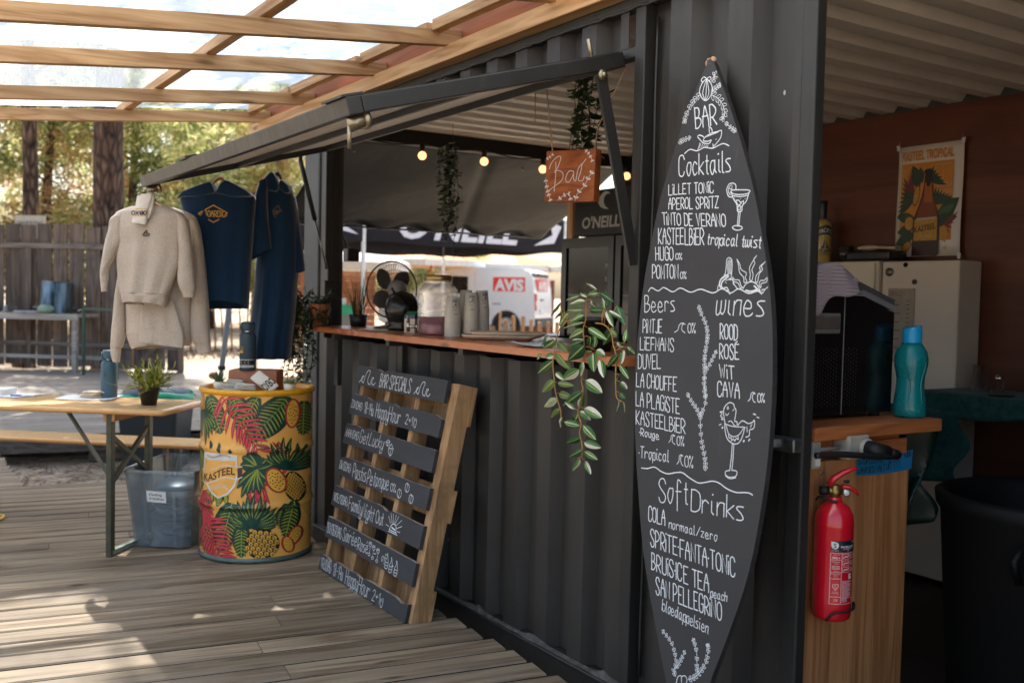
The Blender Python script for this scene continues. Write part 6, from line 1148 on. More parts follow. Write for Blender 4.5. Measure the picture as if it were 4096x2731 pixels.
for (ya, za, yb, zb, wd, kd) in VL:
    off = rr.uniform(-.05, .02); A_ = Vector((2.10 + off, ya * q * (2.10 + off) / 2.10, 1.38 + (za * q - 1.38) * (2.10 + off) / 2.10)); d_ = rr.uniform(-.03, .03) + off; Bq_ = Vector((2.10 + d_, yb * q * (2.10 + d_) / 2.10, 1.38 + (zb * q - 1.38) * (2.10 + d_) / 2.10))
    ax = (Bq_ - A_); ln = ax.length; ax.normalize(); vw = (Vector((0, 0, 1.38)) - A_).normalized(); sd = ax.cross(vw).normalized(); nr = sd.cross(ax).normalized(); w_ = wd * q; fl = rr.choice((1, -1)); cols = kindm[kd]
    tw = rr.uniform(-.35, .35); sd, nr = sd * math.cos(tw) + nr * math.sin(tw), nr * math.cos(tw) - sd * math.sin(tw)
    S_ = (-1, -.62, -.3, -.1, .14, .45, .74, 1); vs = []
    for i in range(n_ + 1):
        k = i / n_; c = A_ + ax * ln * k - nr * (.16 * ln * (k - .4) ** 2) ; ww = w_ * (math.sin(math.pi * (k ** .75) * .97 + .03)) ** .85
        for s in S_: vs.append(c + sd * ww * s * fl + nr * (-abs(s) * .28 * ww + .004 * math.sin(k * 6)))
    m = len(S_)
    for j in range(m - 1): b.add(vs, [(i * m + j, i * m + j + 1, (i + 1) * m + j + 1, (i + 1) * m + j) for i in range(n_)], cols[j], True)
b.obj('foliage', lm, t)
b = B()
for st in VS:
    b.tube(smooth_line([(2.095, y * q, z * q) for y, z in st], 5), .0026, 6)
for (ya, za, yb, zb, wd, kd) in VL:
    p = Vector((2.10, ya * q, za * q)); best = min((Vector((2.095, y * q, z * q)) for st in VS for y, z in [(v.x, v.y) for v in smooth_line([(a, c, 0) for a, c in st], 4)]), key=lambda r_: (r_ - p).length)
    if (best - p).length < .12: b.tube([best, best.lerp(p, .5) + Vector((-.005, 0, .004)), p], .0014, 5)
b.obj('stem', lm[6], t)
b = B(); c = Vector((2.26, 2.95, 1.187)); b.lathe([(.001, 0), (.06, 0), (.078, .11), (.082, .11), (.082, .125), (.07, .125), (.001, .11)], 28, c); b.obj('pot', M('dark_pot', '#1c1d1e', .5), t)
# ============================================================ BAR COUNTER AND WHAT STANDS ON IT
ZC = 1.187
m_cnt = wood('counter_wood', '#c0764a', '#8a4624', 'y', ring=8, rough=.3, isl=.06, fine=30, bump=.15, stain=('#a35a34', 3, .55), spec=.5)
ct = thing('bar_counter', 'orange brown plank counter running along the serving hatch', 'counter', (2.4, 4.1, 1.14))
rr = random.Random(31)
def plank(y0, y1, x0, x1, z1, th=.03):
    b = B(); N = 40; vs = []
    for i in range(N + 1):
        y = y0 + (y1 - y0) * i / N; e = rr.uniform(-.002, .002) + .006 * math.sin(y * 2.1); vs += [(x0 + e, y, z1 - th), (x0 + e, y, z1 - .004), (x0 + e + .004, y, z1), (x1, y, z1), (x1, y, z1 - th)]
    fs = [(0, 1, 2, 3, 4), tuple(5 * N + i for i in (4, 3, 2, 1, 0))]
    for i in range(N): fs += [(5 * i + j, 5 * i + (j + 1) % 5, 5 * i + 5 + (j + 1) % 5, 5 * i + 5 + j) for j in range(5)]
    b.add(vs, fs); return b
plank(4.43, 5.60, 2.165, 2.40, ZC).obj('plank', m_cnt, ct); plank(2.60, 4.427, 2.105, 2.40, ZC).obj('plank', m_cnt, ct)
plank(2.76, 5.56, 2.403, 2.62, ZC).obj('plank', m_cnt, ct); plank(2.76, 5.56, 2.623, 2.84, ZC).obj('plank', m_cnt, ct)
for y in (2.9, 3.7, 4.42, 5.1): 
    b = B(); b.box((2.13, y, 1.128), (2.82, y + .04, 1.155)); b.obj('bracket', m_frame, ct)
b = B(); b.box((2.226, 4.47, .86), (2.25, 4.52, 1.15)); b.obj('bracket', m_frame, ct); b = B(); b.box((2.226, 5.28, .86), (2.25, 5.33, 1.15)); b.obj('bracket', m_frame, ct)
# --- glass drink dispenser
jc = Vector((2.335, 4.31, ZC + .001)); t = thing('drink_dispenser', 'big glass drink jar with gold lid, steel tap and pink lemonade inside', 'jar', jc)
mg = NT('jar_glass'); mg.b.inputs['Base Color'].default_value = (.93, .96, .96, 1); mg.b.inputs['Roughness'].default_value = .02; mg.b.inputs['Transmission Weight'].default_value = 1; mg.b.inputs['IOR'].default_value = 1.25
tbx = mg.n("BsdfTransparent"); tbx.inputs[0].default_value = (.93, .95, .95, 1); mxx = mg.n("MixShader"); mxx.inputs[0].default_value = .62; mg.l(mg.b.outputs[0], mxx.inputs[1]); mg.l(tbx.outputs[0], mxx.inputs[2]); mg.l(mxx.outputs[0], mg.out.inputs[0]); mg.bump(mg.noise(mg.co((1, 1, 1)), 60, 3), .5, .01)
b = B(); prof = [(.06, 0), (.083, .004), (.088, .02), (.088, .17), (.09, .185), (.084, .205), (.066, .228), (.058, .238), (.058, .255)]; prof = [(r_ * 1.1, z_ * 1.08) for r_, z_ in prof]; b.lathe(prof, 40, jc); b.obj('glass', mg.m, t)
b = B()
for a in (-.95, .45):
    p0 = jc + CR_ * (.098 * math.sin(a)) - CD_ * (.098 * math.cos(a)); ud = CR_ * math.cos(a) + CD_ * math.sin(a)
    b.tube([p0 + ud * (.026 * math.cos(i * .4)) + Vector((0, 0, .165 + .034 * math.sin(i * .4))) for i in range(17)], .003, 6)
for z in (.055, .11): b.lathe([(.097, z), (.099, z + .004), (.097, z + .008)], 40, jc)
b.obj('relief', mg.m, t)
b = B(); b.lathe([(.001, .003), (.089, .003), (.093, .012), (.093, .088), (.001, .09)], 36, jc); b.obj('lemonade', M('pink_lemonade', '#c98890', .1, trans=.35, var=.08), t)
b = B(); b.lathe([(.067, .262), (.069, .265), (.069, .286), (.065, .29), (.001, .29)], 36, jc); b.obj('lid', M('gold_lid', '#a08a58', .35, .85, var=.1), t)
b = B(); p0 = jc - CR_ * .095 - CD_ * .02 + Vector((0, 0, .038)); b.tube([p0, p0 - CR_ * .045], .008, 10); b.tube([p0 - CR_ * .006, p0 - CR_ * .0], .017, 14); b.tube([p0 - CR_ * .045 + Vector((0, 0, .03)), p0 - CR_ * .045 + Vector((0, 0, -.025))], .009, 10); b.box((p0 - CR_ * .05 + Vector((-.004, -.004, .03)))[:], (p0 - CR_ * .04 + Vector((.004, .004, .055)))[:]); b.obj('tap', M('tap_steel', '#b8b2a6', .2, .95), t)
# --- cup stacks
m_cup = M('paper_cup', '#c9c0b0', .55, var=.05, scale=12); m_cupp = M('cup_print', '#2a4458', .6); m_cupg = M('cup_grey_print', '#8b8578', .6)
def cups(c, n, label, logo):
    t = thing('cup_stack', label, 'cups', c, 0, 'stacks of upturned paper cups'); c = Vector(c); step = .0115; H = .095
    for k in range(n):
        b = B(); z = step * k; b.lathe([(.0385, z), (.0395, z + .002), (.038, z + .005), (.0285, z + H), (.001, z + H)] if k == n - 1 else [(.0385, z), (.0395, z + .002), (.038, z + .005), (.0355, z + .026)], 28, c); b.obj('cup', m_cup, t)
    if not logo: return t
    b = B(); zt = step * (n - 1); f0 = lambda u, v, o: (lambda r: Vector(c) + CR_ * ((r + o) * math.sin(u / r)) - CD_ * ((r + o) * math.cos(u / r)) + Vector((0, 0, zt + v)))(.0385 - .0105 * v / H)
    def rect(u0, u1, v0, v1, m, o=.0006): b.grid(lambda i, j: f0(u0 + (u1 - u0) * i, v0 + (v1 - v0) * j, o), 6, 2, m, False)
    sh_ = logo; rect(-.013 + sh_, .013 + sh_, .045, .083, 0); rect(-.0115 + sh_, .0115 + sh_, .0465, .0695, 1, .001); rect(-.0115 + sh_, .0115 + sh_, .0725, .0815, 1, .001)
    ribbon(b, [(v.x + sh_, v.y) for v in smooth_line([(-.009, .05, 0), (-.002, .053, 0), (.001, .062, 0), (.006, .064, 0), (.003, .058, 0), (.008, .052, 0)], 4)], .003, f0, 0, .0014)
    letter(b, 'XOBO', (-.01 + sh_, .074), (.01 + sh_, .074), (-.01 + sh_, .08), .0014, f0, 0, .0014)
    rect(-.005 + sh_, .017 + sh_, .012, .016, 2); rect(-.013 + sh_, .008 + sh_, .033, .036, 2); b.obj('print', [m_cupp, m_cup, m_cupg], t); return t
cups((2.42, 4.13, ZC), 11, 'front tall stack of upturned paper cups with a square wave logo', .002)
cups((2.335, 4.16, ZC), 9, 'lower stack of paper cups next to the lemonade jar', .012)
cups((2.485, 4.145, ZC), 12, 'tallest stack of paper cups on the right, towards the van', .016)
cups((2.47, 4.27, ZC), 12, 'rear stack of paper cups, only its top showing behind the others', 0)
# --- trays, papers
m_tray = M('cream_tray', '#cbb59a', .35, var=.04, spec=.5)
for k, (dx, dz, lb) in enumerate(((0, 0, 'cream serving tray lying lowest on the counter'), (.035, .013, 'cream serving tray stacked on top of the other tray'))):
    T_ = Matrix.Translation(Vector((2.40, 3.80, ZC + .001 + dz)) + CR_ * (dx - .02)) @ Matrix.Rotation(math.atan2(CR_.y, CR_.x) + .06 * k, 4, 'Z'); b = B(T_)
    def trf(s, z): 
        w_, h_, r = .165 * s, .12 * s, .04; o = []
        for cx, cy, a0 in ((w_ - r, h_ - r, 0), (-w_ + r, h_ - r, 1.57), (-w_ + r, -h_ + r, 3.14), (w_ - r, -h_ + r, 4.71)):
            o += [(cx + r * math.cos(a0 + a * .314), cy + r * math.sin(a0 + a * .314), z) for a in range(6)]
        return o
    lev = [trf(.84, 0), trf(.97, .012), trf(1.03, .021), trf(1.0, .0225), trf(.94, .014), trf(.84, .005)]; vs = sum(lev, []); n = 24
    b.add(vs, [(i * n + j, i * n + (j + 1) % n, i * n + n + (j + 1) % n, i * n + n + j) for i in range(5) for j in range(n)] + [list(range(n))[::-1], list(range(5 * n, 6 * n))], 0, True); tag(b.obj('serving_tray', m_tray), lb, 'tray', 'cream trays on the counter')
for k, (x, y, r_, lb) in enumerate(((2.25, 3.33, .2, 'loose white papers on the counter between the trays and the big plant'), (2.2, 3.22, -.3, 'white slip of paper nearest the big plant on the counter'))): paper(lb, (x, y, ZC + .002 + .004 * k), .2, .14, r_, .01)
paper('yellowish note lying on the left part of the counter', (2.22, 4.75, ZC + .001), .12, .2, .1, .002, mat=M('note_yellow', '#b9a878', .7))
# --- pedestal fan seen from behind
fc = Vector((2.47, 5.10, 1.406)); t = thing('desk_fan', 'grey desk fan with a wire cage at the far end of the counter', 'fan', (2.47, 5.1, ZC))
fn_ = (CD_ * .82 - CR_ * .57).normalized(); fu = Vector((0, 0, 1)); fs_ = fu.cross(fn_).normalized()
FM = Matrix(((fs_.x, fu.x, fn_.x, fc.x), (fs_.y, fu.y, fn_.y, fc.y), (fs_.z, fu.z, fn_.z, fc.z), (0, 0, 0, 1)))
m_fw = M('fan_wire', '#55504a', .4, .6); m_fb = M('fan_grey', '#4e4a48', .5, var=.08); m_fh = M('fan_hub', '#7a7672', .45)
b = B(FM); b.tube([(.158 * math.cos(i * .131), .158 * math.sin(i * .131), 0) for i in range(49)], .0045, 8)
for k in range(56):
    a = 2 * math.pi * k / 56
    for s in (1, -1): b.tube([(r_ * math.cos(a + s * .5 * (1 - r_ / .156)), r_ * math.sin(a + s * .5 * (1 - r_ / .156)), s * z_) for r_, z_ in ((.156, 0), (.145, .024), (.11, .04), (.06, .05), (.03, .052))], .0009, 4, cap=False)
for r_ in (.07, .11, .14): b.tube([(r_ * math.cos(i * .2), r_ * math.sin(i * .2), -.05 + (r_ / .156) ** 3 * .03) for i in range(33)], .0012, 4)
b.obj('cage', m_fw, t)
for k in range(4):
    b = B(FM @ Matrix.Rotation(k * 1.571 + .75, 4, 'Z'))
    def bl(u, v): rr_ = .03 + .105 * u; wd = .05 * (math.sin(math.pi * min(1, u * .82 + .12))) ** .6; return (rr_, (v - .5) * 2 * wd + .012 * u, .012 * (v - .5) * 2)
    b.grid(bl, 12, 6); b.obj('blade', m_fb, t, solid=.002)
b = B(FM); b.lathe([(.001, -.11), (.03, -.108), (.05, -.09), (.055, -.055), (.05, -.035), (.001, -.03)], 28); b.obj('motor', m_fh, t)
b = B(); b.tube([fc - fn_ * .07 + Vector((0, 0, -.02)), fc - fn_ * .06 + Vector((0, 0, -.16)), fc - fn_ * .05 + Vector((0, 0, -.215))], .016, 10); b.lathe([(.001, 0), (.1, 0), (.1, .008), (.04, .02), (.001, .022)], 32, (fc.x, fc.y, ZC)); b.obj('stand', m_fb, t)
# --- black round citrus press
kc = Vector((2.40, 4.83, ZC)); t = thing('bar_kettle', 'round black kettle with little chrome knobs in front of the fan', 'kettle', kc)
b = B(); b.lathe([(.001, 0), (.07, 0), (.084, .014), (.072, .03), (.075, .05), (.088, .08), (.094, .12), (.084, .165), (.055, .198), (.001, .212)], 32, kc); b.obj('body', M('gloss_black', '#131313', .25), t)
b = B(); b.tube(smooth_line([kc + CR_ * .085 + Vector((0, 0, .09)), kc + CR_ * .115 + Vector((0, 0, .095)), kc + CR_ * .11 + Vector((0, 0, .04)), kc + CR_ * .08 + Vector((0, 0, .035))], 5), .006, 8); b.obj('handle', MATS['gloss_black'], t)
b = B(); b.tube([kc + CR_ * .088 + Vector((0, 0, .14)), kc + CR_ * .108 + Vector((0, 0, .145))], .008, 8); b.obj('knob', MATS['tap_steel'], t); b = B(); b.tube([kc - CR_ * .04 + Vector((0, 0, .2)), kc - CR_ * .058 + Vector((0, 0, .228))], .007, 8); b.obj('spout', MATS['gloss_black'], t)
# --- carton and small glasses
cc = Vector((2.36, 4.62, ZC)); t = thing('juice_carton', 'small white carton with a green and blue top between the kettle and the jar', 'carton', cc)
b = B(Matrix.Translation(cc) @ Matrix.Rotation(.5, 4, 'Z')); b.box((-.032, -.032, 0), (.032, .032, .07), 0); b.box((-.0321, -.0321, .07), (.0321, .0321, .088), 1); b.add([(-.032, -.032, .088), (.032, -.032, .088), (.032, .032, .088), (-.032, .032, .088), (0, -.034, .108), (0, .034, .108)], [(0, 1, 4), (1, 2, 5, 4), (2, 3, 5), (3, 0, 4, 5)], 2); b.obj('box', [m_cup, M('carton_blue', '#1d3a6a', .4), M('carton_green', '#1c6a4a', .4)], t)
letter(bz := B(), 'Frais', (-.02, .03), (.02, .03), (-.02, .044), .003, lambda u, v, o: Matrix.Translation(cc) @ Matrix.Rotation(.5, 4, 'Z') @ Vector((u, -.0323 - o, v)), 0, .0006); bz.obj('label', M('carton_red', '#a83a3a', .6), t)
for k, (x, y, lb) in enumerate(((2.42, 4.70, 'little shot glass behind the carton'), (2.38, 4.75, 'shot glass left of the carton'))):
    b = B(); b.lathe([(.012, 0), (.018, .002), (.022, .05), (.0205, .05), (.016, .008), (.001, .008)], 20, (x, y, ZC)); tag(b.obj('shot_glass', mg.m), lb, 'glass', 'shot glasses on the counter')
# --- grass plant at the far left of the counter
gp = Vector((2.42, 5.44, ZC)); t = thing('grass_plant', 'tall reddish grass plant in a dark pot at the left end of the counter', 'plant', gp)
b = B(); b.lathe([(.001, 0), (.045, 0), (.055, .07), (.001, .07)], 20, gp); b.obj('pot', MATS['dark_pot'], t); b = B(); rr = random.Random(9)
for k in range(64):
    a = rr.uniform(0, 6.28); sp_ = rr.uniform(.01, .07) if k < 52 else rr.uniform(.1, .17); h_ = rr.uniform(.16, .30); p0 = gp + Vector((math.cos(a) * .03, math.sin(a) * .03, .06)); pts = [p0 + Vector((math.cos(a) * sp_ * q_ * q_ * 1.6, math.sin(a) * sp_ * q_ * q_ * 1.6, h_ * (q_ - (.35 * q_ ** 3 if k >= 52 else 0)))) for q_ in (0, .25, .5, .75, 1)]
    b.tube(pts, [.0042, .0038, .003, .002, .0006] if k < 52 else [.0016, .0014, .001, .001, .0005], 4, flat=.4)
b.obj('blades', leafmat('dry_grass', [(0, L('#3c3420')), (.6, L('#6a5c30')), (1, L('#8a7440'))]), t)
gp2 = Vector((2.50, 2.90, ZC)); t = thing('grass_plant', 'small spiky grass plant half hidden behind the big trailing plant', 'plant', gp2)
b = B(); b.lathe([(.001, 0), (.04, 0), (.05, .07), (.001, .07)], 20, gp2); b.obj('pot', MATS['dark_pot'], t); b = B()
for k in range(60):
    a = rr.uniform(0, 6.28); e = rr.uniform(.4, 1.4); d = Vector((math.cos(a) * math.cos(e), math.sin(a) * math.cos(e), math.sin(e))); p0 = gp2 + Vector((0, 0, .07)); b.tube([p0, p0 + d * .08, p0 + d * .17 + Vector((0, 0, -.01))], [.003, .0025, .0005], 4, flat=.4)
b.obj('blades', leafmat('olive_grass', [(0, L('#3a4020')), (1, L('#7a7a44'))]), t)

# ============================================================ HANGING SIGN, LIGHTS, FRIDGES
t = thing('bar_sign', 'square orange wooden sign reading Bar with painted leaves, hanging on strings in the hatch', 'sign', (2.29, 3.15, 1.85))
SGT = Matrix.Translation((2.285, 3.17, 1.853)) @ Matrix.Rotation(R(20), 4, 'Z') @ Matrix.Rotation(R(1.5), 4, 'X')
b = B(SGT); b.box((0, -.115, -.1), (.042, .115, .1), 0, .003); b.obj('board', wood('sign_wood', '#b4683c', '#7a3c1c', 'y', ring=9, rough=.45, isl=0, fine=30, bump=.15, stain=('#8a4a28', 7, .6)), t)
fs2 = lambda u, v, o: SGT @ Vector((-.0008 - o, .115 - u * .23, -.1 + v * .2)); b = B()
def sg(wd, *p, sm=True):
    P = [(x / 300, (310 - y) / 310) for x, y in p]; ribbon(b, [(v.x, v.y) for v in (smooth_line([(x, y, 0) for x, y in P], 6) if sm else [Vector((x, y, 0)) for x, y in P])], wd, lambda u, v, o: fs2(u, v, o), 0, 0.)
sw = .014
sg(sw, (22, 110), (35, 75), (60, 45), (85, 35), (92, 50), (80, 90), (62, 130), (58, 125)); sg(sw, (62, 70), (65, 140), (60, 245)); sg(sw, (60, 120), (95, 125), (112, 150), (100, 185), (60, 215), (25, 240))
sg(sw, (175, 130), (150, 125), (132, 150), (130, 185), (150, 190), (172, 150), (175, 130), (176, 175), (190, 188)); sg(sw, (190, 188), (200, 120), (215, 95), (222, 90), (218, 130), (205, 180), (230, 185), (240, 160)); sg(sw, (222, 92), (245, 60))
def leafspray(pts, n, ln):
    p = smooth_line([(x / 300, (310 - y) / 310, 0) for x, y in pts], 8); ribbon(b, [(v.x, v.y) for v in p], .01, fs2, 0, 0.)
    for i in range(n):
        j = int((i + .5) / n * (len(p) - 1)); c = p[j].to_2d(); d = (p[min(j + 1, len(p) - 1)] - p[j - 1]).to_2d().normalized()
        for s in (1, -1): a = math.atan2(d.y, d.x) + s * .8; e = c + Vector((math.cos(a), math.sin(a))) * ln; m_ = c.lerp(e, .55) ; nn = Vector((-(e - c).y, (e - c).x)) * .3; b.add([fs2(*c, .0003), fs2(*(m_ + nn), .0003), fs2(*e, .0003), fs2(*(m_ - nn), .0003)], [(0, 1, 2, 3)])
leafspray([(2, 165), (12, 215), (25, 260), (42, 305)], 5, .06); leafspray([(85, 300), (115, 275), (150, 262), (165, 300)], 4, .06); leafspray([(190, 305), (205, 260), (240, 220), (265, 170), (290, 130)], 5, .075); leafspray([(235, 5), (262, 30), (285, 75)], 4, .05); leafspray([(2, 50), (20, 40), (45, 20)], 3, .045)
b.obj('lettering', m_chalk, t)
m_str = M('jute_string', '#b59a78', .9)
b = B(); b.tube([SGT @ Vector((.02, .10, .10)), Vector((2.285, 3.34, 2.21))], .0022, 6); b.tube([SGT @ Vector((.02, .10, .10)), SGT @ Vector((.02, .105, .14)), SGT @ Vector((.02, .125, .15))], .003, 6); b.obj('string', m_str, t)
b = B(); b.tube([SGT @ Vector((.02, -.1, .10)), SGT @ Vector((.02, -.105, .18)), Vector((2.285, 2.84, 2.21))], .0022, 6); b.tube([Vector((2.285, 3.42, 2.21)), Vector((2.285, 3.42, 2.09))], .002, 6); b.obj('string', m_str, t)
# string of bulbs across the far end
t = thing('string_lights', 'string of small lit warm bulbs across the far end of the bar', 'string lights', (3.6, 5.66, 2.3))
bp = [(2.935, 2.255), (3.39, 2.26), (3.855, 2.25), (4.27, 2.245), (4.585, 2.265)]; pts = [(2.42, 5.66, 2.335)]
for x, z in bp: pts += [(x - .22, 5.66, z + .055), (x, 5.66, z + .07)]
pts.append((4.64, 5.66, 2.34)); B().tube(smooth_line(pts, 5), .005, 6).obj('cable', m_dark, t)
me_ = M('lit_bulb', '#ffb070', .4, emis=1.1, var=.02)
for x, z in bp:
    b = B(); b.tube([(x, 5.66, z + .075), (x, 5.66, z + .028)], .017, 12); s_ = b.obj('socket', m_dark, t); b = B(); b.sphere((x, 5.66, z), .027, 20); b.obj('bulb', me_, t)
# two glass-door fridges and a topper
def fridge(y0, y1, label, frame_c):
    t = thing('drinks_fridge', label, 'fridge', (4.3, (y0 + y1) / 2, 0), 0, 'black glass-door drinks fridges'); x0 = 4.0
    b = B(); b.box((x0 + .05, y0, .02), (4.61, y1, 1.79)); b.obj('cabinet', m_dark, t, bevel=.01)
    b = B(); fw = .055
    for a, c in (((x0, y0, .1), (x0 + .045, y0 + fw, 1.785)), ((x0, y1 - fw, .1), (x0 + .045, y1, 1.785)), ((x0, y0 + fw, 1.72), (x0 + .045, y1 - fw, 1.785)), ((x0, y0 + fw, .1), (x0 + .045, y1 - fw, .17))): b.box(a, c)
    b.obj('door_frame', M('fridge_black', '#15181a', .35), t)
    b = B(); b.box((x0 + .012, y0 + fw, .17), (x0 + .018, y1 - fw, 1.72)); mgl = M('fridge_glass', '#0c1012', .05, spec=.45); b.obj('glass', mgl, t)
    b = B()
    for k in range(9): b.box((x0 + .004, y0 + fw + .01, .9 + .085 * k), (x0 + .011, y0 + fw + .03, .93 + .085 * k))
    b.obj('shelf_clips', M('clip_grey', '#77858a', .4), t)
    b = B(); b.box((x0 - .02, y0 + .01, .8), (x0 - .001, y0 + .03, 1.3)); b.obj('handle', M('fridge_black', '#15181a'), t)
    b = B()
    for k in range(3): b.box((x0 + .009, y0 + fw + .02, 1.16 + .12 * k), (x0 + .0115, y1 - fw - .02, 1.168 + .12 * k))
    b.obj('shelf', M('shelf_grey', '#5a6a70', .3), t)  # plain grey shelf strips in front of the glass
fridge(5.05, 5.62, 'black glass-door drinks fridge next to the far end opening', 0); fridge(4.46, 5.03, 'black glass-door drinks fridge nearer the doorway, mostly behind the hatch jamb', 0)
t = thing('lit_sign_box', 'black fridge-top sign with a surf brand name and wave logo in grey', 'sign', (4.2, 5.2, 1.8))
b = B(); b.box((4.0, 4.80, 1.795), (4.12, 5.48, 2.09)); b.obj('box', m_dark, t, bevel=.004)
fo = lambda u, v, o: (3.9985 - o, 5.19 - u, 1.845 + v); b = B(); print_text(b, "O'NEILL", .40, .075, fo, 0, .001, .03, .12)
def swoosh(b, fn_, s, ox, oy, m=0, o=.001):
    P_ = [(-.62, .1), (-.45, .45), (-.1, .75), (.3, .88), (.7, .8), (.88, .55), (.7, .68), (.35, .62), (.12, .4), (.1, .05), (.3, -.25), (.75, -.5), (.2, -.45), (-.3, -.28), (-.62, .1)]; Q_ = [(-.3, .0), (-.2, .35), (.05, .58), (.3, .66), (.05, .45), (-.02, .1), (.1, -.2), (.35, -.38), (-.1, -.22), (-.3, .0)]
    b.add([fn_(ox + x * s, oy + y * s, o) for x, y in P_[:-1]], [list(range(len(P_) - 1))], m); return Q_
swoosh(b, fo, .085, .02, .155); b.obj('lettering', M('sign_grey', '#a8aaa8', .5), t)
# ============================================================ INSIDE THE DOORWAY
m_bw = wood('bar_wood', '#cf9460', '#8f5a30', 'z', ring=9, rough=.55, isl=.12, fine=34, bump=.2); m_bwx = wood('bar_wood_x', '#bc7444', '#824824', 'x', ring=9, rough=.5, isl=.15, fine=34, bump=.2)
bs = thing('side_bar', 'wooden end of the bar inside the doorway, with a thick plank top', 'bar', (2.6, 2.3, 0)); PY = 2.02
b = B(); b.box((2.335, 1.975, .975), (2.945, 2.75, 1.016), 0, .004); b.obj('top', m_bwx, bs)
xs_ = [2.34, 2.56, 2.69, 2.845]
for a, c in zip(xs_[:-1], xs_[1:]): b = B(); b.box((a + .001, PY, -.02), (c - .001, PY + .028, .905 + (.004 if a > 2.5 else 0)), 0, .002); b.obj('panel_board', m_bw, bs)
b = B(); b.box((2.335, PY + .01, .925), (2.80, PY + .05, .974)); b.obj('rail_board', m_bwx, bs); b = B(); b.box((2.6, PY - .005, .906), (2.82, PY + .03, .955)); b.obj('rail_board', m_bwx, bs)
b = B(); b.box((2.35, PY + .05, .0), (2.80, 2.7, .92)); b.obj('carcass', m_bw, bs)
b = B()
for x, z in ((2.42, .87), (2.66, .885), (2.79, .89), (2.60, .93), (2.74, .935)): b.sphere((x, PY - .001, z), .006, 8, 0, (1, .4, 1))
b.obj('screws', M('screw', '#b9b9b4', .3, .9), bs)
# extinguisher
ec = Vector((2.403, PY - .068, .452)); t = thing('fire_extinguisher', 'red fire extinguisher hung on the wooden bar end by the doorway', 'extinguisher', ec)
m_red = M('gloss_red', '#cc1626', .22, var=.05, spec=.6, coat=.4)
ER = .0565
b = B(); b.lathe([(.001, .004), (.048, 0), (ER - .002, .006), (ER, .015), (ER, .045), (ER + .0006, .05), (ER, .055), (ER, .275), (ER + .0008, .28), (ER, .285), (.054, .31), (.042, .333), (.024, .345), (.02, .352), (.02, .36), (.001, .36)], 48, ec); b.obj('cylinder', m_red, t)
b = B(); b.tube([ec + Vector((0, 0, .355)), ec + Vector((0, 0, .395))], .016, 14); b.tube([ec + Vector((0, 0, .378)) - CR_ * .04, ec + Vector((0, 0, .378)) + CR_ * .02], .011, 12); b.obj('valve', M('brass', '#9a7c48', .35, .9), t)
b = B(); b.tube([ec + Vector((0, 0, .378)) - CR_ * .045, ec + Vector((0, 0, .378)) - CR_ * .02], .0135, 12); b.obj('nozzle', M('rubber', '#141414', .6), t)
gq = ec + Vector((0, 0, .376)) + CR_ * .026 - CD_ * .012; b = B(); b.tube([gq, gq - CD_ * .012], .011, 16); b.obj('gauge_rim', M('tap_steel', '#b8b2a6'), t); b = B(); b.tube([gq - CD_ * .0121, gq - CD_ * .0126], .0085, 16); b.obj('gauge_face', m_paper, t)
hz = lambda u, z: ec + CR_ * u + Vector((0, 0, z))
b = B(); b.tube([hz(-.02, .395), hz(-.005, .415), hz(.02, .432), hz(.05, .444), hz(.062, .445)], [.012, .014, .012, .009, .006], 10, flat=.7); b.obj('lever', m_red, t); b = B(); b.tube([hz(.02, .392), hz(.045, .388), hz(.06, .376), hz(.068, .366)], [.01, .009, .008, .006], 10, flat=.7); b.obj('carry_handle', m_red, t)
b = B(); b.tube([hz(.02, .408) - CD_ * .012, hz(.035, .408) - CD_ * .012], .005, 8); b.obj('pin', MATS['rubber'], t)
b = B(); b.tube(smooth_line([hz(-.03, .004) - CD_ * .05, hz(-.012, .03) - CD_ * .062, hz(.03, .034) - CD_ * .056, hz(.058, .038) - CD_ * .03, hz(.066, .045), hz(.064, .02)], 5), .0035, 8); b.tube(smooth_line([hz(-.05, .345) + CD_ * .02, hz(-.045, .36), hz(-.02, .352) - CD_ * .02, hz(.0, .35) - CD_ * .026], 5), .0035, 8); b.obj('bracket', MATS['rubber'], t)
fe = lambda u, v, o: ec + CR_ * ((ER + o) * math.sin(u / ER)) - CD_ * ((ER + o) * math.cos(u / ER)) + Vector((0, 0, v)); b = B()
def er(u0, u1, v0, v1, m, o=.0005): b.grid(lambda i, j: fe(u0 + (u1 - u0) * i, v0 + (v1 - v0) * j, o), 14, 1, m, False)
def et(txt, u0, u1, v, h, m, bold=0., o=.0012):
    vs, fs, W, H = font_mesh(txt, 1., bold); b.add([fe(u0 + (u1 - u0) * a[0] / W, v + h * a[1] / H, o) for a in vs], fs, m)
er(-.024, .085, .208, .242, 0); blob_ = [fe(-.0125 + .0105 * math.cos(a), .2275 + .0105 * math.sin(a), .001) for a in [i * .35 for i in range(18)]]; b.add(blob_, [list(range(18))], 1); b.add([fe(u, v, .001) for u, v in ((-.0235, .228), (-.012, .2385), (-.0235, .2385))], [(0, 1, 2)], 1)
et('S', -.0165, -.0085, .221, .013, 2, .02, .0016); et('smartwares', -.0225, -.002, .2115, .003, 1); et('BRANDBLUSSER', .004, .05, .2215, .0055, 1, .02); et('2kg POEDER ABC', .01, .045, .2165, .0035, 1); et('13A', .024, .032, .2115, .0033, 1); et('FEUERL\u00d6SCHER', .044, .085, .2355, .0052, 1, .02)
W1 = .0013
for u in (-.0245, .0075, .085): er(u, u + W1, .055, .205, 1)
for v in (.2045, .185, .148, .129, .076, .055): er(-.0245, .0085, v, v + .0011, 1)
er(.0075, .085, .2045, .2056, 1); er(.0075, .085, .055, .0561, 1)
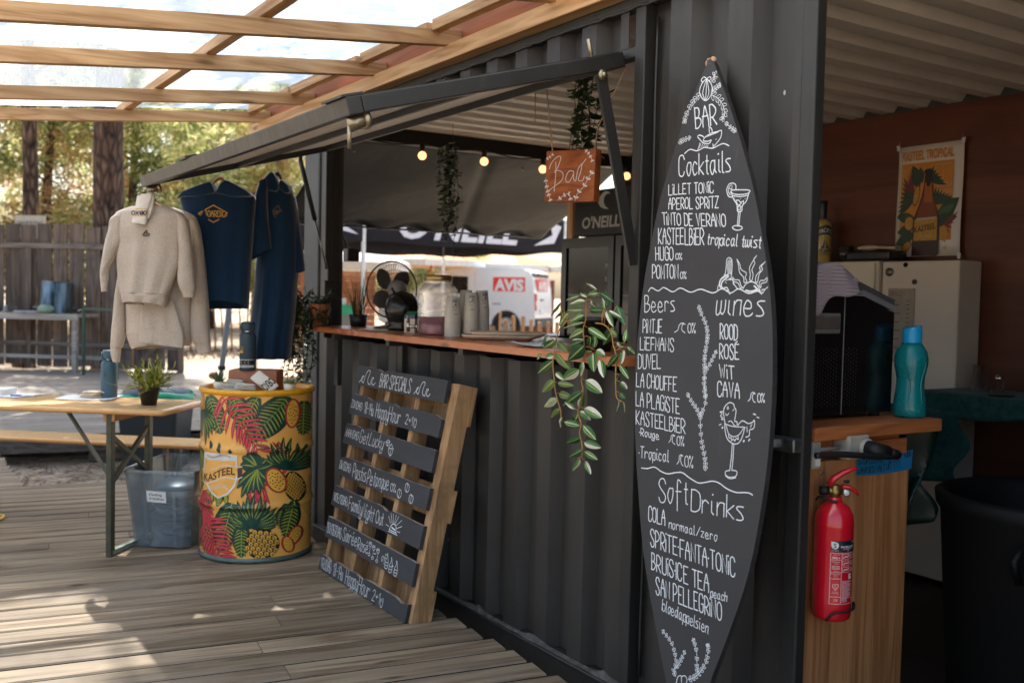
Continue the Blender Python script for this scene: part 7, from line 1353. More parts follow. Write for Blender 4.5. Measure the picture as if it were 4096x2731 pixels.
et('ITEM NO.:', -.017, .002, .199, .0025, 1); et('BB2.4', -.019, .003, .189, .006, 1, .02); et('43/2022', -.014, .0, .173, .0026, 1); et('43/2027', -.014, .0, .151, .0026, 1); et('PRODUCTION', -.022, .004, .1425, .003, 1); et('DATE:', -.014, -.003, .138, .003, 1); et('10/2022', -.014, .0, .131, .0026, 1)
for v in (.179, .166, .162, .158): er(-.02, .003, v, v + .0012, 1)
ribbon(b, [(-.008, .096), (-.016, .106), (-.0155, .113), (-.011, .1145), (-.008, .111), (-.005, .1145), (0, .113), (.0, .106), (-.008, .096)], .0014, fe, 1, .001); ribbon(b, [(-.012, .108), (-.005, .105), (-.009, .101)], .0012, fe, 1, .001); et('BS EN3', -.016, .0, .09, .0026, 1); et('KM724152', -.018, .002, .0855, .0026, 1); et('CE', -.012, -.001, .064, .006, 1, .0)
for k, v in enumerate((.187, .168, .149)):
    er(.0105, .034, v, v + .0155, 1); er(.0115, .033, v + .001, v + .0145, 3, .0009); ribbon(b, [(.014, v + .005), (.02, v + .009), (.026, v + .007), (.031, v + .011)], .003, fe, 1, .0014)
    for j, s in enumerate((('BORGPEN', 'SICHERUNG', 'RETIREZ'), ('SPUITSTUK', 'SCHLAUCH', 'VISEZ LA'), ('KNIJPKRAAN', 'HEBEL', 'PRESSEZ'))[k]): et(s, .036, .062, v + .011 - .005 * j, .0034, 1)
er(.034, .047, .128, .144, 1); et('A', .0405, .0455, .136, .0065, 2, .02, .0015)
for k in range(16): er(.011, (.045, .052, .038, .05)[k % 4], .122 - .0033 * k, .1232 - .0033 * k, 1, .0007)
for k in range(3): er(.011, .03, .070 - .004 * k, .0713 - .004 * k, 1, .0007); er(.05, .075, .070 - .004 * k, .0713 - .004 * k, 1, .0007)
b.obj('label', [M('ext_navy', '#16222e', .4), M('ext_white', '#e0d8d4', .5), M('ext_ink', '#15181c', .5), m_red], t)
# sockets and plug
t = thing('wall_socket', 'grey outdoor socket with a black plug under the bar top', 'socket', (2.5, PY, .95)); m_sk = M('socket_grey', '#a8a294', .5, var=.05)
b = B(); b.box((2.475, PY - .055, .912), (2.57, PY + .009, .985), 0, .006); b.obj('box', m_sk, t); b = B(); b.tube([(2.545, PY - .056, .945), (2.545, PY - .068, .945)], .032, 20); b.obj('ring', m_sk, t)
b = B(); b.tube([(2.547, PY - .066, .945), (2.55, PY - .09, .944), (2.60, PY - .10, .938)], [.026, .024, .018], 14); b.tube([(2.60, PY - .10, .938), (2.645, PY - .10, .925)], .015, 10); b.obj('plug', MATS['rubber'], t)
b = B(); b.tube([(2.36, PY - .02, .945), (2.475, PY - .02, .948)], .006, 8); b.obj('conduit', m_sk, t)
b = B(); b.tube(smooth_line([(2.31, PY - .07, .94), (2.40, PY - .085, .94), (2.52, PY - .105, .930), (2.62, PY - .105, .922)], 6), .0095, 8); b.obj('cable', MATS['rubber'], t)
t = thing('wall_socket', 'small grey socket plate beside the door frame, mostly hidden', 'socket', (2.37, PY, .93)); b = B(); b.box((2.345, PY - .03, .89), (2.38, PY + .009, .975), 0, .004); b.obj('plate', m_sk, t); b = B(); b.box((2.352, PY - .034, .90), (2.374, PY - .03, .925)); b.obj('switch', m_paper, t)
# blue tape note
b = B(); tf = lambda u, v, o: (2.578 + u * .275, PY - .0025 - o - .004 * math.sin(u * 7) * v, .912 - .018 * u + .02 * u * u - (1 - v) * .062)
b.grid(lambda u, v: tf(u, v, 0), 16, 4, 0, False)
bt2 = b; tm_ = lambda u, v, o: tf(u / .275, v / .062, o)
for s_, u0, v0, u1, v1, vt in (('STOPCONTACT', .03, .58, .5, .6, .88), ('ENKEL', .58, .62, .78, .64, .92), ('VOOR', .85, .66, .97, .68, .94), ('LAMPJES, VALT UIT', .03, .12, .62, .2, .42), ('!!!', .68, .2, .78, .22, .5)): letter(bt2, s_, (u0 * .275, v0 * .062), (u1 * .275, v1 * .062), (u0 * .275, vt * .062), .0022, tm_, 1, .001)
ribbon(bt2, [(.157, .034), (.217, .035)], .0016, tm_, 1, .001)
tag(bt2.obj('tape_note', [M('blue_tape', '#1f78a8', .45, var=.06), m_ink]), 'strip of blue tape with a handwritten warning stuck on the bar end', 'note')
# ice machine
ix = Vector((2.62, 2.25, 1.017)); t = thing('ice_machine', 'black ice machine with a sloping grey lid on the bar top', 'ice machine', ix); IY = 2.10
m_gb = M('panel_black', '#121314', .18, var=.05, spec=.6)
b = B(); side = [(2.36, 1.027), (2.85, 1.03), (2.85, 1.36), (2.83, 1.362), (2.69, 1.405), (2.36, 1.405)]; b.prism(side, IY, IY + .36, 0, lambda u, v, d: (u, d, v)); b.obj('body', m_gb, t, bevel=.006)
b = B(); b.prism([(2.36, 1.41), (2.69, 1.41), (2.83, 1.367), (2.852, 1.365), (2.852, 1.40), (2.66, 1.46), (2.36, 1.46)], IY + .004, IY + .356, 0, lambda u, v, d: (u, d, v)); b.obj('lid', M('lid_grey', '#4c4a46', .5), t, bevel=.004)
b = B(); b.prism([(2.60, 1.408), (2.69, 1.408), (2.83, 1.365), (2.853, 1.363), (2.853, 1.38), (2.836, 1.382), (2.69, 1.426), (2.60, 1.426)], IY - .003, IY + .001, 0, lambda u, v, d: (u, d, v)); b.obj('lid_band', M('band_grey', '#77767a', .4), t)
b = B(); b.box((2.5965, IY - .0015, 1.03), (2.599, IY + .001, 1.405)); b.obj('seam', M('seam_light', '#8a8a86', .4), t)
b = B(); b.box((2.42, IY - .006, 1.288), (2.575, IY + .002, 1.352), 0, .004); b.obj('handle_recess', M('recess_grey', '#6e6c66', .45), t); b = B(); b.box((2.44, IY - .010, 1.302), (2.567, IY - .004, 1.343), 0, .003); b.obj('handle', M('handle_chrome', '#a8a498', .25, .8), t)
b = B()
for gx0, nx in ((2.405, 14), (2.612, 5)):
    b = B()
    for i in range(nx):
        for j in range(15): b.add([(gx0 + .0125 * i + .003 * math.cos(a), IY - .0008, 1.06 + .0125 * j + (.00625 if i % 2 else 0) + .003 * math.sin(a)) for a in [k * 1.05 for k in range(6)]], [list(range(6))])
    b.obj('vent_holes', M('vent_black', '#2e2e2c', .3), t)
b = B()
for x in (2.42, 2.80): b.tube([(x, IY + .03, 1.016), (x, IY + .03, 1.03)], .018, 12)
b.obj('foot', MATS['rubber'], t)
# tea towel
m_tow = NT('tea_towel'); tt = m_tow; ck = tt.n("TexWave"); ck.inputs['Scale'].default_value = 28; ck.bands_direction = 'Z'; tt.l(tt.co(), ck.inputs['Vector']); ck2 = tt.n("TexChecker"); ck2.inputs['Scale'].default_value = 16; tt.l(tt.co((1, .3, 1)), ck2.inputs['Vector'])
f_ = tt.ramp(ck.outputs['Fac'], [(.45, g3(0)), (.55, g3(1))]); cA = tt.mix(f_, L('#a89a94'), L('#8a7e88')); cA = tt.mix(ck2.outputs['Fac'], cA, L('#9a8d92')); tt.l(cA, tt.b.inputs['Base Color']); tt.b.inputs['Roughness'].default_value = .95
rr = random.Random(3); b = B()
def tw(u, v):
    x = 2.36 + .28 * u; z = 1.468 + .045 * math.sin(u * 3.0) - (.02 * u); y = IY + .12
    if v < .5: y = IY - .022 - .012 * math.sin(u * 9 + v * 5); z = z - (.5 - v) * 2 * (.13 - .05 * u + .03 * math.sin(u * 5)) + .01 * math.sin(u * 14)
    else: y = IY - .02 + (v - .5) * .36; z += .028 * math.sin(u * 8 + v * 6) * (v - .4)
    return (x, y, z)
b.grid(tw, 40, 30); tag(b.obj('tea_towel', m_tow.m, solid=.004), 'crumpled checked tea towel draped over the ice machine', 'towel')
# teal bottle
tc_ = Vector((2.875, 2.05, 1.017)); t = thing('squeeze_bottle', 'translucent teal drinking bottle with a bright blue flip cap on the bar top', 'bottle', tc_)
m_teal = M('teal_plastic', '#0f8f92', .28, trans=.3, var=.08, spec=.5)
b = B(); b.lathe([(.001, .003), (.045, 0), (.051, .008), (.052, .03), (.048, .07), (.043, .105), (.044, .13), (.051, .165), (.053, .19), (.048, .215), (.036, .235), (.03, .242), (.001, .242)], 40, tc_); b.obj('body', m_teal, t)
b = B()
for s in (-1, 1): b.tube(smooth_line([tc_ + CR_ * (s * .036) - CD_ * .026 + Vector((0, 0, .21)), tc_ + CR_ * (s * .03) - CD_ * .042 + Vector((0, 0, .17)), tc_ + CR_ * (s * .018) - CD_ * .041 + Vector((0, 0, .11)), tc_ + CR_ * (s * .022) - CD_ * .043 + Vector((0, 0, .05)), tc_ + CR_ * (s * .01) - CD_ * .05 + Vector((0, 0, .02))], 5), .003, 6)
b.obj('grip_rib', m_teal, t)
b = B(); b.lathe([(.031, .243), (.031, .282), (.0295, .285)], 32, tc_); vs = [(tc_.x + .0295 * math.cos(a), tc_.y + .0295 * math.sin(a), tc_.z + .285) for a in [i * .2 for i in range(32)]]; top = [(x, y, z + .004 + .006 * ((Vector((x, y, 0)) - Vector((tc_.x, tc_.y, 0))).dot(CR_) / .03 + 1)) for x, y, z in vs]; n = 32; b.add(vs + top, [(i, (i + 1) % n, n + (i + 1) % n, n + i) for i in range(n)] + [list(range(n, 2 * n))]); b.obj('cap', M('cap_blue', '#1b9ccc', .35, var=.03), t)
# white fridges by the back wall
m_fr = M('fridge_white', '#d6cab8', .45, var=.06, scale=2, bump=.03); m_fr2 = M('fridge_cream', '#e0d6c0', .4, var=.04)
t = thing('white_fridge', 'scuffed off-white fridge with a round lock, below the beer poster', 'fridge', (4.5, 3.13, 0))
b = B(); b.box((4.43, 2.913, .03), (4.615, 3.350, 1.607), 0, .008); b.obj('cabinet', m_fr, t)
b = B(); b.tube([(4.43, 3.306, 1.552), (4.422, 3.306, 1.552)], .022, 20); b.obj('lock', M('lock_metal', '#8a8478', .4, .7), t); b = B(); b.tube([(4.43, 3.212, 1.588), (4.425, 3.212, 1.588)], .012, 14); b.obj('hole', MATS['hole_black'], t); b = B(); b.tube([(4.43, 3.156, 1.502), (4.423, 3.156, 1.502)], .013, 14); b.obj('hole', M('grommet', '#3c3a38', .5), t)
b = B(); b.box((4.424, 3.151, 1.092), (4.4285, 3.306, 1.469)); fp_ = lambda u, v, o: (4.4238 - o, 3.306 - u * .155, 1.092 + v * .377)
letter(b, 'ODIPRIJZEN', (.05, .90), (.62, .90), (.05, .955), .005, fp_, 1, .0006)
for k in range(13): b.add([fp_(.06, .83 - .058 * k, .0006), fp_((.3, .45, .25, .5)[k % 4], .83 - .058 * k, .0006), fp_((.3, .45, .25, .5)[k % 4], .84 - .058 * k, .0006), fp_(.06, .84 - .058 * k, .0006)], [(0, 1, 2, 3)], 1); b.add([fp_(.72, .83 - .058 * k, .0006), fp_(.82, .83 - .058 * k, .0006), fp_(.82, .84 - .058 * k, .0006), fp_(.72, .84 - .058 * k, .0006)], [(0, 1, 2, 3)], 1)
b.obj('price_sheet', [M('dim_paper', '#a89c8c', .8), M('dim_ink', '#4a443e', .8)], t)
t = thing('white_fridge', 'cream fridge left of the scuffed one, with the tea towel in front of it', 'fridge', (4.5, 3.7, 0))
b = B(); b.box((4.43, 3.372, .03), (4.615, 4.01, 1.6105), 0, .008); b.obj('cabinet', m_fr2, t); b = B(); b.box((4.426, 3.566, 1.457), (4.4295, 3.655, 1.502), 0); b.box((4.4245, 3.572, 1.462), (4.4265, 3.594, 1.496), 1); b.obj('badge', [m_paper, M('badge_red', '#a82a34', .5)], t)
b = B(); b.box((4.415, 3.39, .5), (4.43, 3.405, 1.6)); b.obj('door_edge', m_fr2, t)
# on top of the fridges
pb2 = Vector((4.52, 3.825, 1.611)); t = thing('spirit_bottle', 'yellow spirit bottle with a dark blue neck on top of the cream fridge', 'bottle', pb2)
b = B(); b.lathe([(.001, 0), (.047, 0), (.05, .006), (.05, .2), (.044, .225), (.024, .245), (.001, .246)], 32, pb2); b.obj('body', M('pastis_yellow', '#c9b060', .2, var=.05), t); b = B(); b.lathe([(.022, .246), (.0215, .32), (.024, .325), (.024, .345), (.001, .347)], 24, pb2); b.obj('neck', M('neck_blue', '#141f33', .35), t)
f = lambda u, v, o: pb2 + CR_ * ((.05 + o) * math.sin(u / .05)) - CD_ * ((.05 + o) * math.cos(u / .05)) + Vector((0, 0, v)); b = B(); b.grid(lambda i, j: f(-.04 + .09 * i, .145 + .05 * j + .012 * math.sin(math.pi * i), .0006), 14, 1, 0, False)
vs, fs, W, H = font_mesh('PACIFIC', 1., .02); b.add([f(-.034 + .076 * a[0] / W, .157 + .025 * a[1] / H + .012 * math.sin(math.pi * a[0] / W), .0016) for a in vs], fs, 1)
b.add([f(u, v, .001) for u, v in ((.0, .13), (-.022, .078), (-.004, .08))], [(0, 1, 2)], 0); b.add([f(u, v, .001) for u, v in ((.006, .12), (.026, .076), (.008, .08))], [(0, 1, 2)], 0); b.grid(lambda i, j: f(-.03 + .07 * i, .066 + .008 * j + .004 * math.sin(i * 9), .001), 12, 1, 2, False); b.grid(lambda i, j: f(-.03 + .07 * i, .058 + .004 * j + .003 * math.sin(i * 9 + 1), .001), 12, 1, 0, False)
vs, fs, W, H = font_mesh('RICHER ANIS', 1., .02); b.add([f(-.028 + .064 * a[0] / W, .043 + .008 * a[1] / H, .0012) for a in vs], fs, 0); b.obj('label', [MATS['neck_blue'], m_chalk, M('wave_blue', '#2a6a94', .4)], t)
t = thing('food_tub', 'dark plastic tub and jar on top of the cream fridge', 'tub', (4.2, 3.25, 1.59)); b = B(); b.box((4.44, 3.32, 1.611), (4.59, 3.60, 1.668), 0, .015); b.obj('tub', M('smoke_plastic', '#2c2a28', .2), t); b = B(); b.lathe([(.001, 0), (.04, 0), (.043, .06), (.036, .075), (.036, .09), (.001, .09)], 24, (4.52, 3.655, 1.611)); b.obj('jar', MATS['smoke_plastic'], t)
b = B(); b.sphere((4.51, 3.5, 1.685), .075, 18, 0, (.5, 1, .2)); b.tube([(4.51, 3.44, 1.687), (4.5, 3.33, 1.68)], .008, 8); tag(b.obj('scoop', M('scoop_cream', '#c8b89e', .5)), 'cream plastic scoop lying on the dark tub', 'scoop')
b = B(); b.tube([(4.57, 3.99, 1.61), (4.58, 4.0, 2.22)], .012, 10); tag(b.obj('broom_handle', m_bw), 'wooden broom handle standing behind the yellow spirit bottle', 'broom')
# poster
t = thing('beer_poster', 'hanging poster of a beer bottle among tropical leaves on the brown back wall', 'poster', (4.6, 3.21, 1.64)); m_pw = M('poster_white', '#dcd6cc', .4, var=.03); XP = 4.600
def po(u, v, o=0.): return Vector((XP - o, 3.40 - u * .375, 1.638 + v * .575))
b = B(); b.grid(lambda u, v: po(u, v, .004 + .004 * math.sin(v * 6)), 4, 10)
for u, v in ((0, 1), (1, 1), (1, 0)): b.add([po(u - .02, v - .03, .011), po(u + .02, v - .03, .011), po(u + .03, v + .02, .011), po(u - .03, v + .02, .011)], [(0, 1, 2, 3)])
b.obj('sheet', m_pw, t, solid=.001)
fpz = lambda u, v, o: po(u, v, .0105 + o); b = B()
def pq(u0, u1, v0, v1, m, o): b.add([fpz(u0, v0, o), fpz(u1, v0, o), fpz(u1, v1, o), fpz(u0, v1, o)], [(0, 1, 2, 3)], m)
pq(.07, .87, .14, .84, 0, 0); vs, fs, W, H = font_mesh('KASTEEL TROPICAL', 1., .04); b.add([fpz(.07 + .8 * a[0] / W, .87 + .085 * a[1] / H, 0) for a in vs], fs, 0)
vs, fs, W, H = font_mesh('KASTEEL', 1., 0); 
ribbon(b, [(.1, .66), (.1, .8)], .006, fpz, 6, .0003); ribbon(b, [(.6, .66), (.6, .81), (.7, .81)], .006, fpz, 6, .0003); ribbon(b, [(.72, .66), (.72, .81), (.83, .81)], .006, fpz, 6, .0003); ribbon(b, [(.1, .73), (.2, .81)], .006, fpz, 6, .0003)
for s, v in (('A TASTE OF', .61), ('PARADISE', .55)): vs, fs, W, H = font_mesh(s, 1., 0); b.add([fpz(.63 + .23 * a[0] / W, v + .035 * a[1] / H, .0003) for a in vs], fs, 6)
oo = [.0006]
def pbl(p, q_, wd, m):
    oo[0] += .00003; p, q_ = Vector(p), Vector(q_); d = q_ - p; nn = Vector((-d.y, d.x)).normalized(); n = 7; vs = []
    for i in range(n + 1): k = i / n; c = p + d * k; w_ = wd * math.sin(math.pi * (k * .9 + .08)); vs += [fpz(*(c - nn * w_), oo[0]), fpz(*(c + nn * w_), oo[0])]
    b.add(vs, [(2 * i, 2 * i + 1, 2 * i + 3, 2 * i + 2) for i in range(n)], m)
def pel(cx, cy, rx, ry, m, rot=0):
    oo[0] += .00003; b.add([fpz(cx + rx * math.cos(a) * math.cos(rot) - ry * math.sin(a) * math.sin(rot), cy + rx * math.cos(a) * math.sin(rot) + ry * math.sin(a) * math.cos(rot), oo[0]) for a in [i * .3 for i in range(21)]], [list(range(21))], m)
for k in range(9): pbl((.3, .52), (.02 + .01 * k, .36 + .045 * k), .022, 1)
for k in range(7): pbl((.28, .58), (.1 + .02 * k, .62 + .03 * k), .013, 2)
pbl((.36, .62), (.24, .82), .07, 1); pbl((.4, .66), (.36, .8), .05, 1)
for k in range(6): pbl((.5, .68), (.58 + .04 * k, .80 - .035 * k), .02, 1)
for k in range(7): pbl((.6, .46), (.62 + .05 * k, .62 - .02 * k), .02, 1)
pbl((.62, .28), (.97, .5), .09, 1); pbl((.66, .36), (.9, .44), .04, 3); pbl((.6, .3), (.95, .34), .06, 1)
for k in range(7): pbl((.75, .28), (.97 - .03 * k, .38 - .045 * k), .012, 2)
pbl((.3, .2), (.02, .12), .06, 1); pbl((.28, .26), (.04, .22), .05, 1); pbl((.3, .34), (.03, .36), .05, 1); pel(.22, .30, .07, .06, 4); pel(.76, .2, .06, .07, 4); pel(.19, .09, .085, .045, 2, .4); pel(.19, .09, .07, .034, 4, .4); pel(.32, .55, .05, .1, 2, -.3); pel(.32, .55, .038, .085, 4, -.3)
bot = [(.28, .0), (.30, -.005 + .01), (.66, .0), (.70, .02), (.70, .30), (.69, .36), (.63, .45), (.595, .54), (.575, .66), (.565, .73), (.57, .76), (.44, .76), (.445, .73), (.43, .62), (.405, .54), (.36, .45), (.30, .36), (.28, .30)]
oo[0] += .0002; b.add([fpz(u, v, oo[0]) for u, v in bot], [list(range(len(bot)))], 5); oo[0] += .0002
b.add([fpz(u, v, oo[0]) for u, v in ((.33, .35), (.66, .35), (.62, .44), (.58, .54), (.43, .54), (.38, .44))], [(0, 1, 2, 3, 4, 5)], 7); oo[0] += .0002; b.add([fpz(u, v, oo[0]) for u, v in ((.44, .48), (.575, .48), (.56, .66), (.45, .66))], [(0, 1, 2, 3)], 8); oo[0] += .0002
b.add([fpz(u, v, oo[0]) for u, v in ((.30, .14), (.66, .14), (.66, .34), (.31, .33))], [(0, 1, 2, 3)], 4); oo[0] += .0002; b.add([fpz(u, v, oo[0]) for u, v in ((.33, .32), (.65, .33), (.65, .35), (.34, .345))], [(0, 1, 2, 3)], 6)
vs, fs, W, H = font_mesh('KASTEEL', 1., .02); b.add([fpz(.31 + .33 * a[0] / W, .215 + .03 * a[0] / W + .05 * a[1] / H, oo[0] + .0003) for a in vs], fs, 9); vs, fs, W, H = font_mesh('TROPICAL', 1., .0); b.add([fpz(.38 + .22 * a[0] / W, .17 + .02 * a[1] / H, oo[0] + .0003) for a in vs], fs, 6)
pbl((.5, .62), (.52, .775), .05, 9); pel(.5, .755, .07, .025, 9); pel(.79, .07, .03, .02, 6)
b.obj('print', [M('poster_orange', '#c88226', .5, var=.05), M('poster_green', '#20402e', .5, var=.3, scale=60), M('poster_red', '#6a2834', .5), M('poster_leaf', '#3a5e40', .5), M('poster_gold', '#b88a34', .5, var=.2, scale=60), M('poster_bottle', '#2a140c', .35), M('poster_pale', '#b8a88c', .5), M('poster_amber', '#7a3414', .4), M('poster_light', '#a85a20', .4), M('poster_ink', '#1a1210', .5)], t)
b = B(); b.tube([po(.02, 1.01, .014), po(.02, 1.05, .012)], .003, 6); b.tube([po(.99, 1.01, .014), po(.99, 1.05, .012)], .003, 6); b.obj('hook', M('clear_hook', '#8a807a', .3), t)
# table with teal cloth, glasses
t = thing('cloth_table', 'high table under a teal cloth at the right, deep in the doorway', 'table', (4.4, 2.1, 0)); m_cl = fabric('teal_cloth', '#1c3c3a', '#2c5450', 30, sheen=.1)
b = B(); b.box((4.15, 1.0, .955), (4.6, 2.87, .975)); b.obj('top', m_dark, t)
def tcl(u, v):
    y = 2.92 - 1.95 * u
    if v < .45: return (4.125 - .012 * math.sin(u * 40) * (1 - v / .45), y, .985 - (.45 - v) / .45 * (.09 + .02 * math.sin(u * 13)))
    return (4.125 + (v - .45) / .55 * .48, y, .986)
b = B(); b.grid(tcl, 90, 12); b.obj('cloth', m_cl, t, solid=.003)
b = B(); b.bar((4.2, 2.35, .95), (4.25, 1.95, .45), .035, .02); b.obj('brace', M('leg_grey', '#6c645a', .5), t); b = B(); b.bar((4.25, 2.0, 0), (4.25, 2.0, .955), .03, .03, up=(1, 0, 0)); b.obj('leg', M('leg_grey', '#6c645a', .5), t)
b = B(); b.grid(lambda u, v: (3.95 + .03 * math.sin(v * 7 + u * 5), 3.0 - .45 * u + .02 * math.sin(v * 9), .93 - v * (.36 - .06 * u)), 16, 16); tag(b.obj('hanging_cloth', m_cl, solid=.004), 'dark teal cloth hanging below the table in front of the white fridge', 'cloth')
def tumbler(c, r, h, label, inv=True):
    b = B(); p = [(r * .98, 0), (r, .004), (r * .8, h), (.001, h), ] if inv else [(r * .7, 0), (r, h)]; b.lathe(p + [(.001, h - .006), (r * .74, h - .008), (r * .93, .004)], 24, c); tag(b.obj('glass_tumbler', mg.m), label, 'glass', 'glasses on the teal cloth')
tumbler((4.36, 2.74, .987), .042, .125, 'upturned glass tumbler on the teal cloth next to the salt shaker'); tumbler((4.30, 2.44, .987), .045, .12, 'upturned glass at the right edge of the photo on the teal cloth'); tumbler((4.38, 2.47, .987), .042, .13, 'second glass behind the one at the right edge')
t = thing('salt_shaker', 'small glass salt shaker with a metal cap on the teal cloth', 'shaker', (4.42, 2.68, .987)); b = B(); b.lathe([(.001, 0), (.02, 0), (.02, .055), (.017, .065), (.001, .065)], 18, (4.42, 2.68, .987)); b.obj('glass', mg.m, t); b = B(); b.lathe([(.0185, .065), (.0185, .08), (.001, .085)], 18, (4.42, 2.68, .987)); b.obj('cap', MATS['tap_steel'], t)
b = B(); b.lathe([(.001, 0), (.055, 0), (.055, .004), (.001, .004)], 28, (4.24, 2.56, .988)); tag(b.obj('coaster', M('coaster_black', '#0c0c0c', .6)), 'round black coaster on the teal cloth', 'coaster')
# big dark barrel and green bag
bq = Vector((3.28, 1.78, 0)); t = thing('waste_drum', 'large dark plastic drum in the shadow at the bottom right of the doorway', 'drum', bq); b = B(); b.lathe([(.001, 0), (.29, 0), (.30, .02), (.345, .70), (.36, .72), (.365, .76), (.345, .77), (.33, .74), (.28, .05), (.001, .05)], 48, bq); b.obj('shell', M('drum_black', '#0a0b0c', .65, spec=.25), t); b = B(); b.tube([bq + Vector((-.34, -.1, .66)), bq + Vector((-.39, -.1, .62)), bq + Vector((-.36, -.1, .55))], .012, 8); b.obj('handle', MATS['drum_black'], t)
b = B(); b.grid(lambda u, v: (2.93 + .13 * u + .025 * math.sin(v * 9 + u * 6), 2.2 - .1 * u + .03 * math.sin(v * 7 + u * 11), .97 - v * (.42 - .1 * u)), 18, 18); tag(b.obj('green_bag', M('green_bag', '#07261b', .45, var=.3), solid=.003), 'green plastic bag hanging beside the wooden bar end', 'bag')
# ============================================================ BEYOND THE BAR AND THE FENCE
def gz(x, y): return ground_z(x, y)
# things on the fence shelf
SZ = .857
def fs3(x, y, z=0.): return FT @ Vector((x + .53, y, SZ + z))
pc_ = fs3(.62, -.34); t = thing('stock_pot', 'big dented steel stock pot standing upside down on the fence shelf', 'pot', pc_)
m_pot = NT('pot_steel'); c_ = m_pot.ramp(m_pot.noise(m_pot.co((3, 3, .7)), 3, 4), [(.35, L('#2a3236')), (.65, L('#7f8f94'))]); m_pot.l(c_, m_pot.b.inputs['Base Color']); m_pot.b.inputs['Metallic'].default_value = .85; m_pot.b.inputs['Roughness'].default_value = .38
b = B(Matrix.Translation(pc_) @ Matrix.Rotation(R(4), 4, 'Y')); b.lathe([(.235, .0), (.24, .012), (.225, .03), (.225, .44), (.215, .465), (.001, .468)], 40); b.obj('body', m_pot.m, t)
for s in (-1, 1): b = B(Matrix.Translation(pc_)); b.tube(smooth_line([(s * .22, -.04, .08), (s * .29, -.03, .09), (s * .29, .03, .09), (s * .22, .04, .08)], 4), .011, 8); b.obj('handle', m_pot.m, t)
bc_ = fs3(.60, -.52); b = B(); b.lathe([(.06, 0), (.11, .02), (.13, .06), (.118, .10), (.08, .125), (.001, .13)], 28, bc_); tag(b.obj('upturned_bowl', M('celadon', '#7f9c86', .4, var=.06)), 'pale green ribbed bowl upturned in front of the stock pot', 'bowl')
t = thing('wine_glass', 'upturned wine glass on the fence shelf left of the stock pot', 'glass', fs3(-.02, -.4)); b = B(); b.lathe([(.055, 0), (.06, .03), (.045, .09), (.008, .10), (.006, .15), (.035, .155), (.04, .158), (.001, .16)], 24, fs3(-.02, -.4)); b.obj('glass', mg.m, t)
b = B(); b.lathe([(.033, 0), (.027, .1), (.001, .1)], 20, fs3(-.14, -.42)); tag(b.obj('plastic_cup', M('frost', '#b9c2c2', .3, trans=.4)), 'frosted cup upturned beside the wine glass', 'cup')
for k, (x, lb) in enumerate(((.2, 'white plates lying on the fence shelf left of the pot'), (.38, 'low white dish in front of the stock pot'))): b = B(); b.lathe([(.001, 0), (.12, 0), (.16, .018), (.12, .012), (.001, .012)], 28, fs3(x, -.48)); b.lathe([(.001, .014), (.11, .014), (.14, .03), (.001, .024)], 28, fs3(x, -.48)); tag(b.obj('plate_stack', M('crockery', '#c8d0d4', .35)), lb, 'plates')
b = B(Matrix.Translation(fs3(-.42, -.38, .0)) @ Matrix.Rotation(R(24), 4, 'Y')); b.lathe([(.14, .02), (.15, .03), (.13, .10), (.07, .15), (.001, .16)], 32); tag(b.obj('mixing_bowl', m_pot.m), 'shiny steel mixing bowl lying at the left end of the shelf', 'bowl')
t = thing('small_tap', 'little chrome tap on the fence shelf right of the pot', 'tap', fs3(1.05, -.4)); b = B(); b.tube([fs3(1.02, -.4), fs3(1.02, -.4, .05), fs3(1.1, -.42, .06)], .012, 8); b.obj('spout', MATS['tap_steel'], t)
t = thing('drive_slow_sign', 'white sign asking to drive slow, half hidden behind the top of the board fence', 'sign', FT @ Vector((.75, .5, 0)))
b = B(FT); b.box((-.1, .5, 2.0), (.42, .53, 2.37)); b.obj('plate', M('sign_white', '#c8bca8', .6), t); b = B(FT); b.box((.13, .53, 0), (.2, .57, 2.3)); b.obj('post', m_fence, t)
b = B(); print_text(b, 'DRIVE SLOW!', .52, .11, lambda u, v, o: FT @ Vector((.16 + u * .82, .4985 - o, 2.19 + v * .8)), 0, .001, .01); b.obj('lettering', M('sign_ink', '#6a645c', .7), t)
b = B(FT); b.tube([(2.6, -1.5, .02), (2.62, -1.5, .02)], .01, 6)
b = B(); b.sphere((4.05, 14.0, .19), .07, 16, 0, (1, 1, .8)); tag(b.obj('pine_cone', M('cone_brown', '#5a4230', .9, var=.5, scale=60, bump=.8, bscale=40)), 'pine cone lying at the edge of the back deck', 'cone')
# chestnut paling fence: every stake of its own thing would be one roll, so one fence with wire and stakes
pf = thing('paling_fence', 'chestnut paling fence of thin leaning stakes behind the clothes', 'fence', (6.4, 20.8, gz(6.4, 20.8))); m_pal2 = wood('paling', '#8a7660', '#5c4a38', 'z', isl=.2, knots=False); rr = random.Random(6)
for k in range(22):
    x = 5.0 + .155 * k; y = 21.3 - .13 * k * .45; z = gz(x, y); l_ = rr.uniform(-.12, -.02); B().tube([(x, y, z - .1), (x + l_ * .5 + rr.uniform(-.02, .02), y, z + .6), (x + l_, y, z + 1.15)], [.022, .02, .014], 6).obj('stake', m_pal2, pf)
for h in (.35, .85): b = B(); b.tube([(5.0 + .155 * k - .03, 21.3 - .0585 * k + .03, gz(6, 21) + h) for k in range(23)], .006, 5); b.obj('wire', M('wire_grey', '#8a8680', .5, .6), pf)
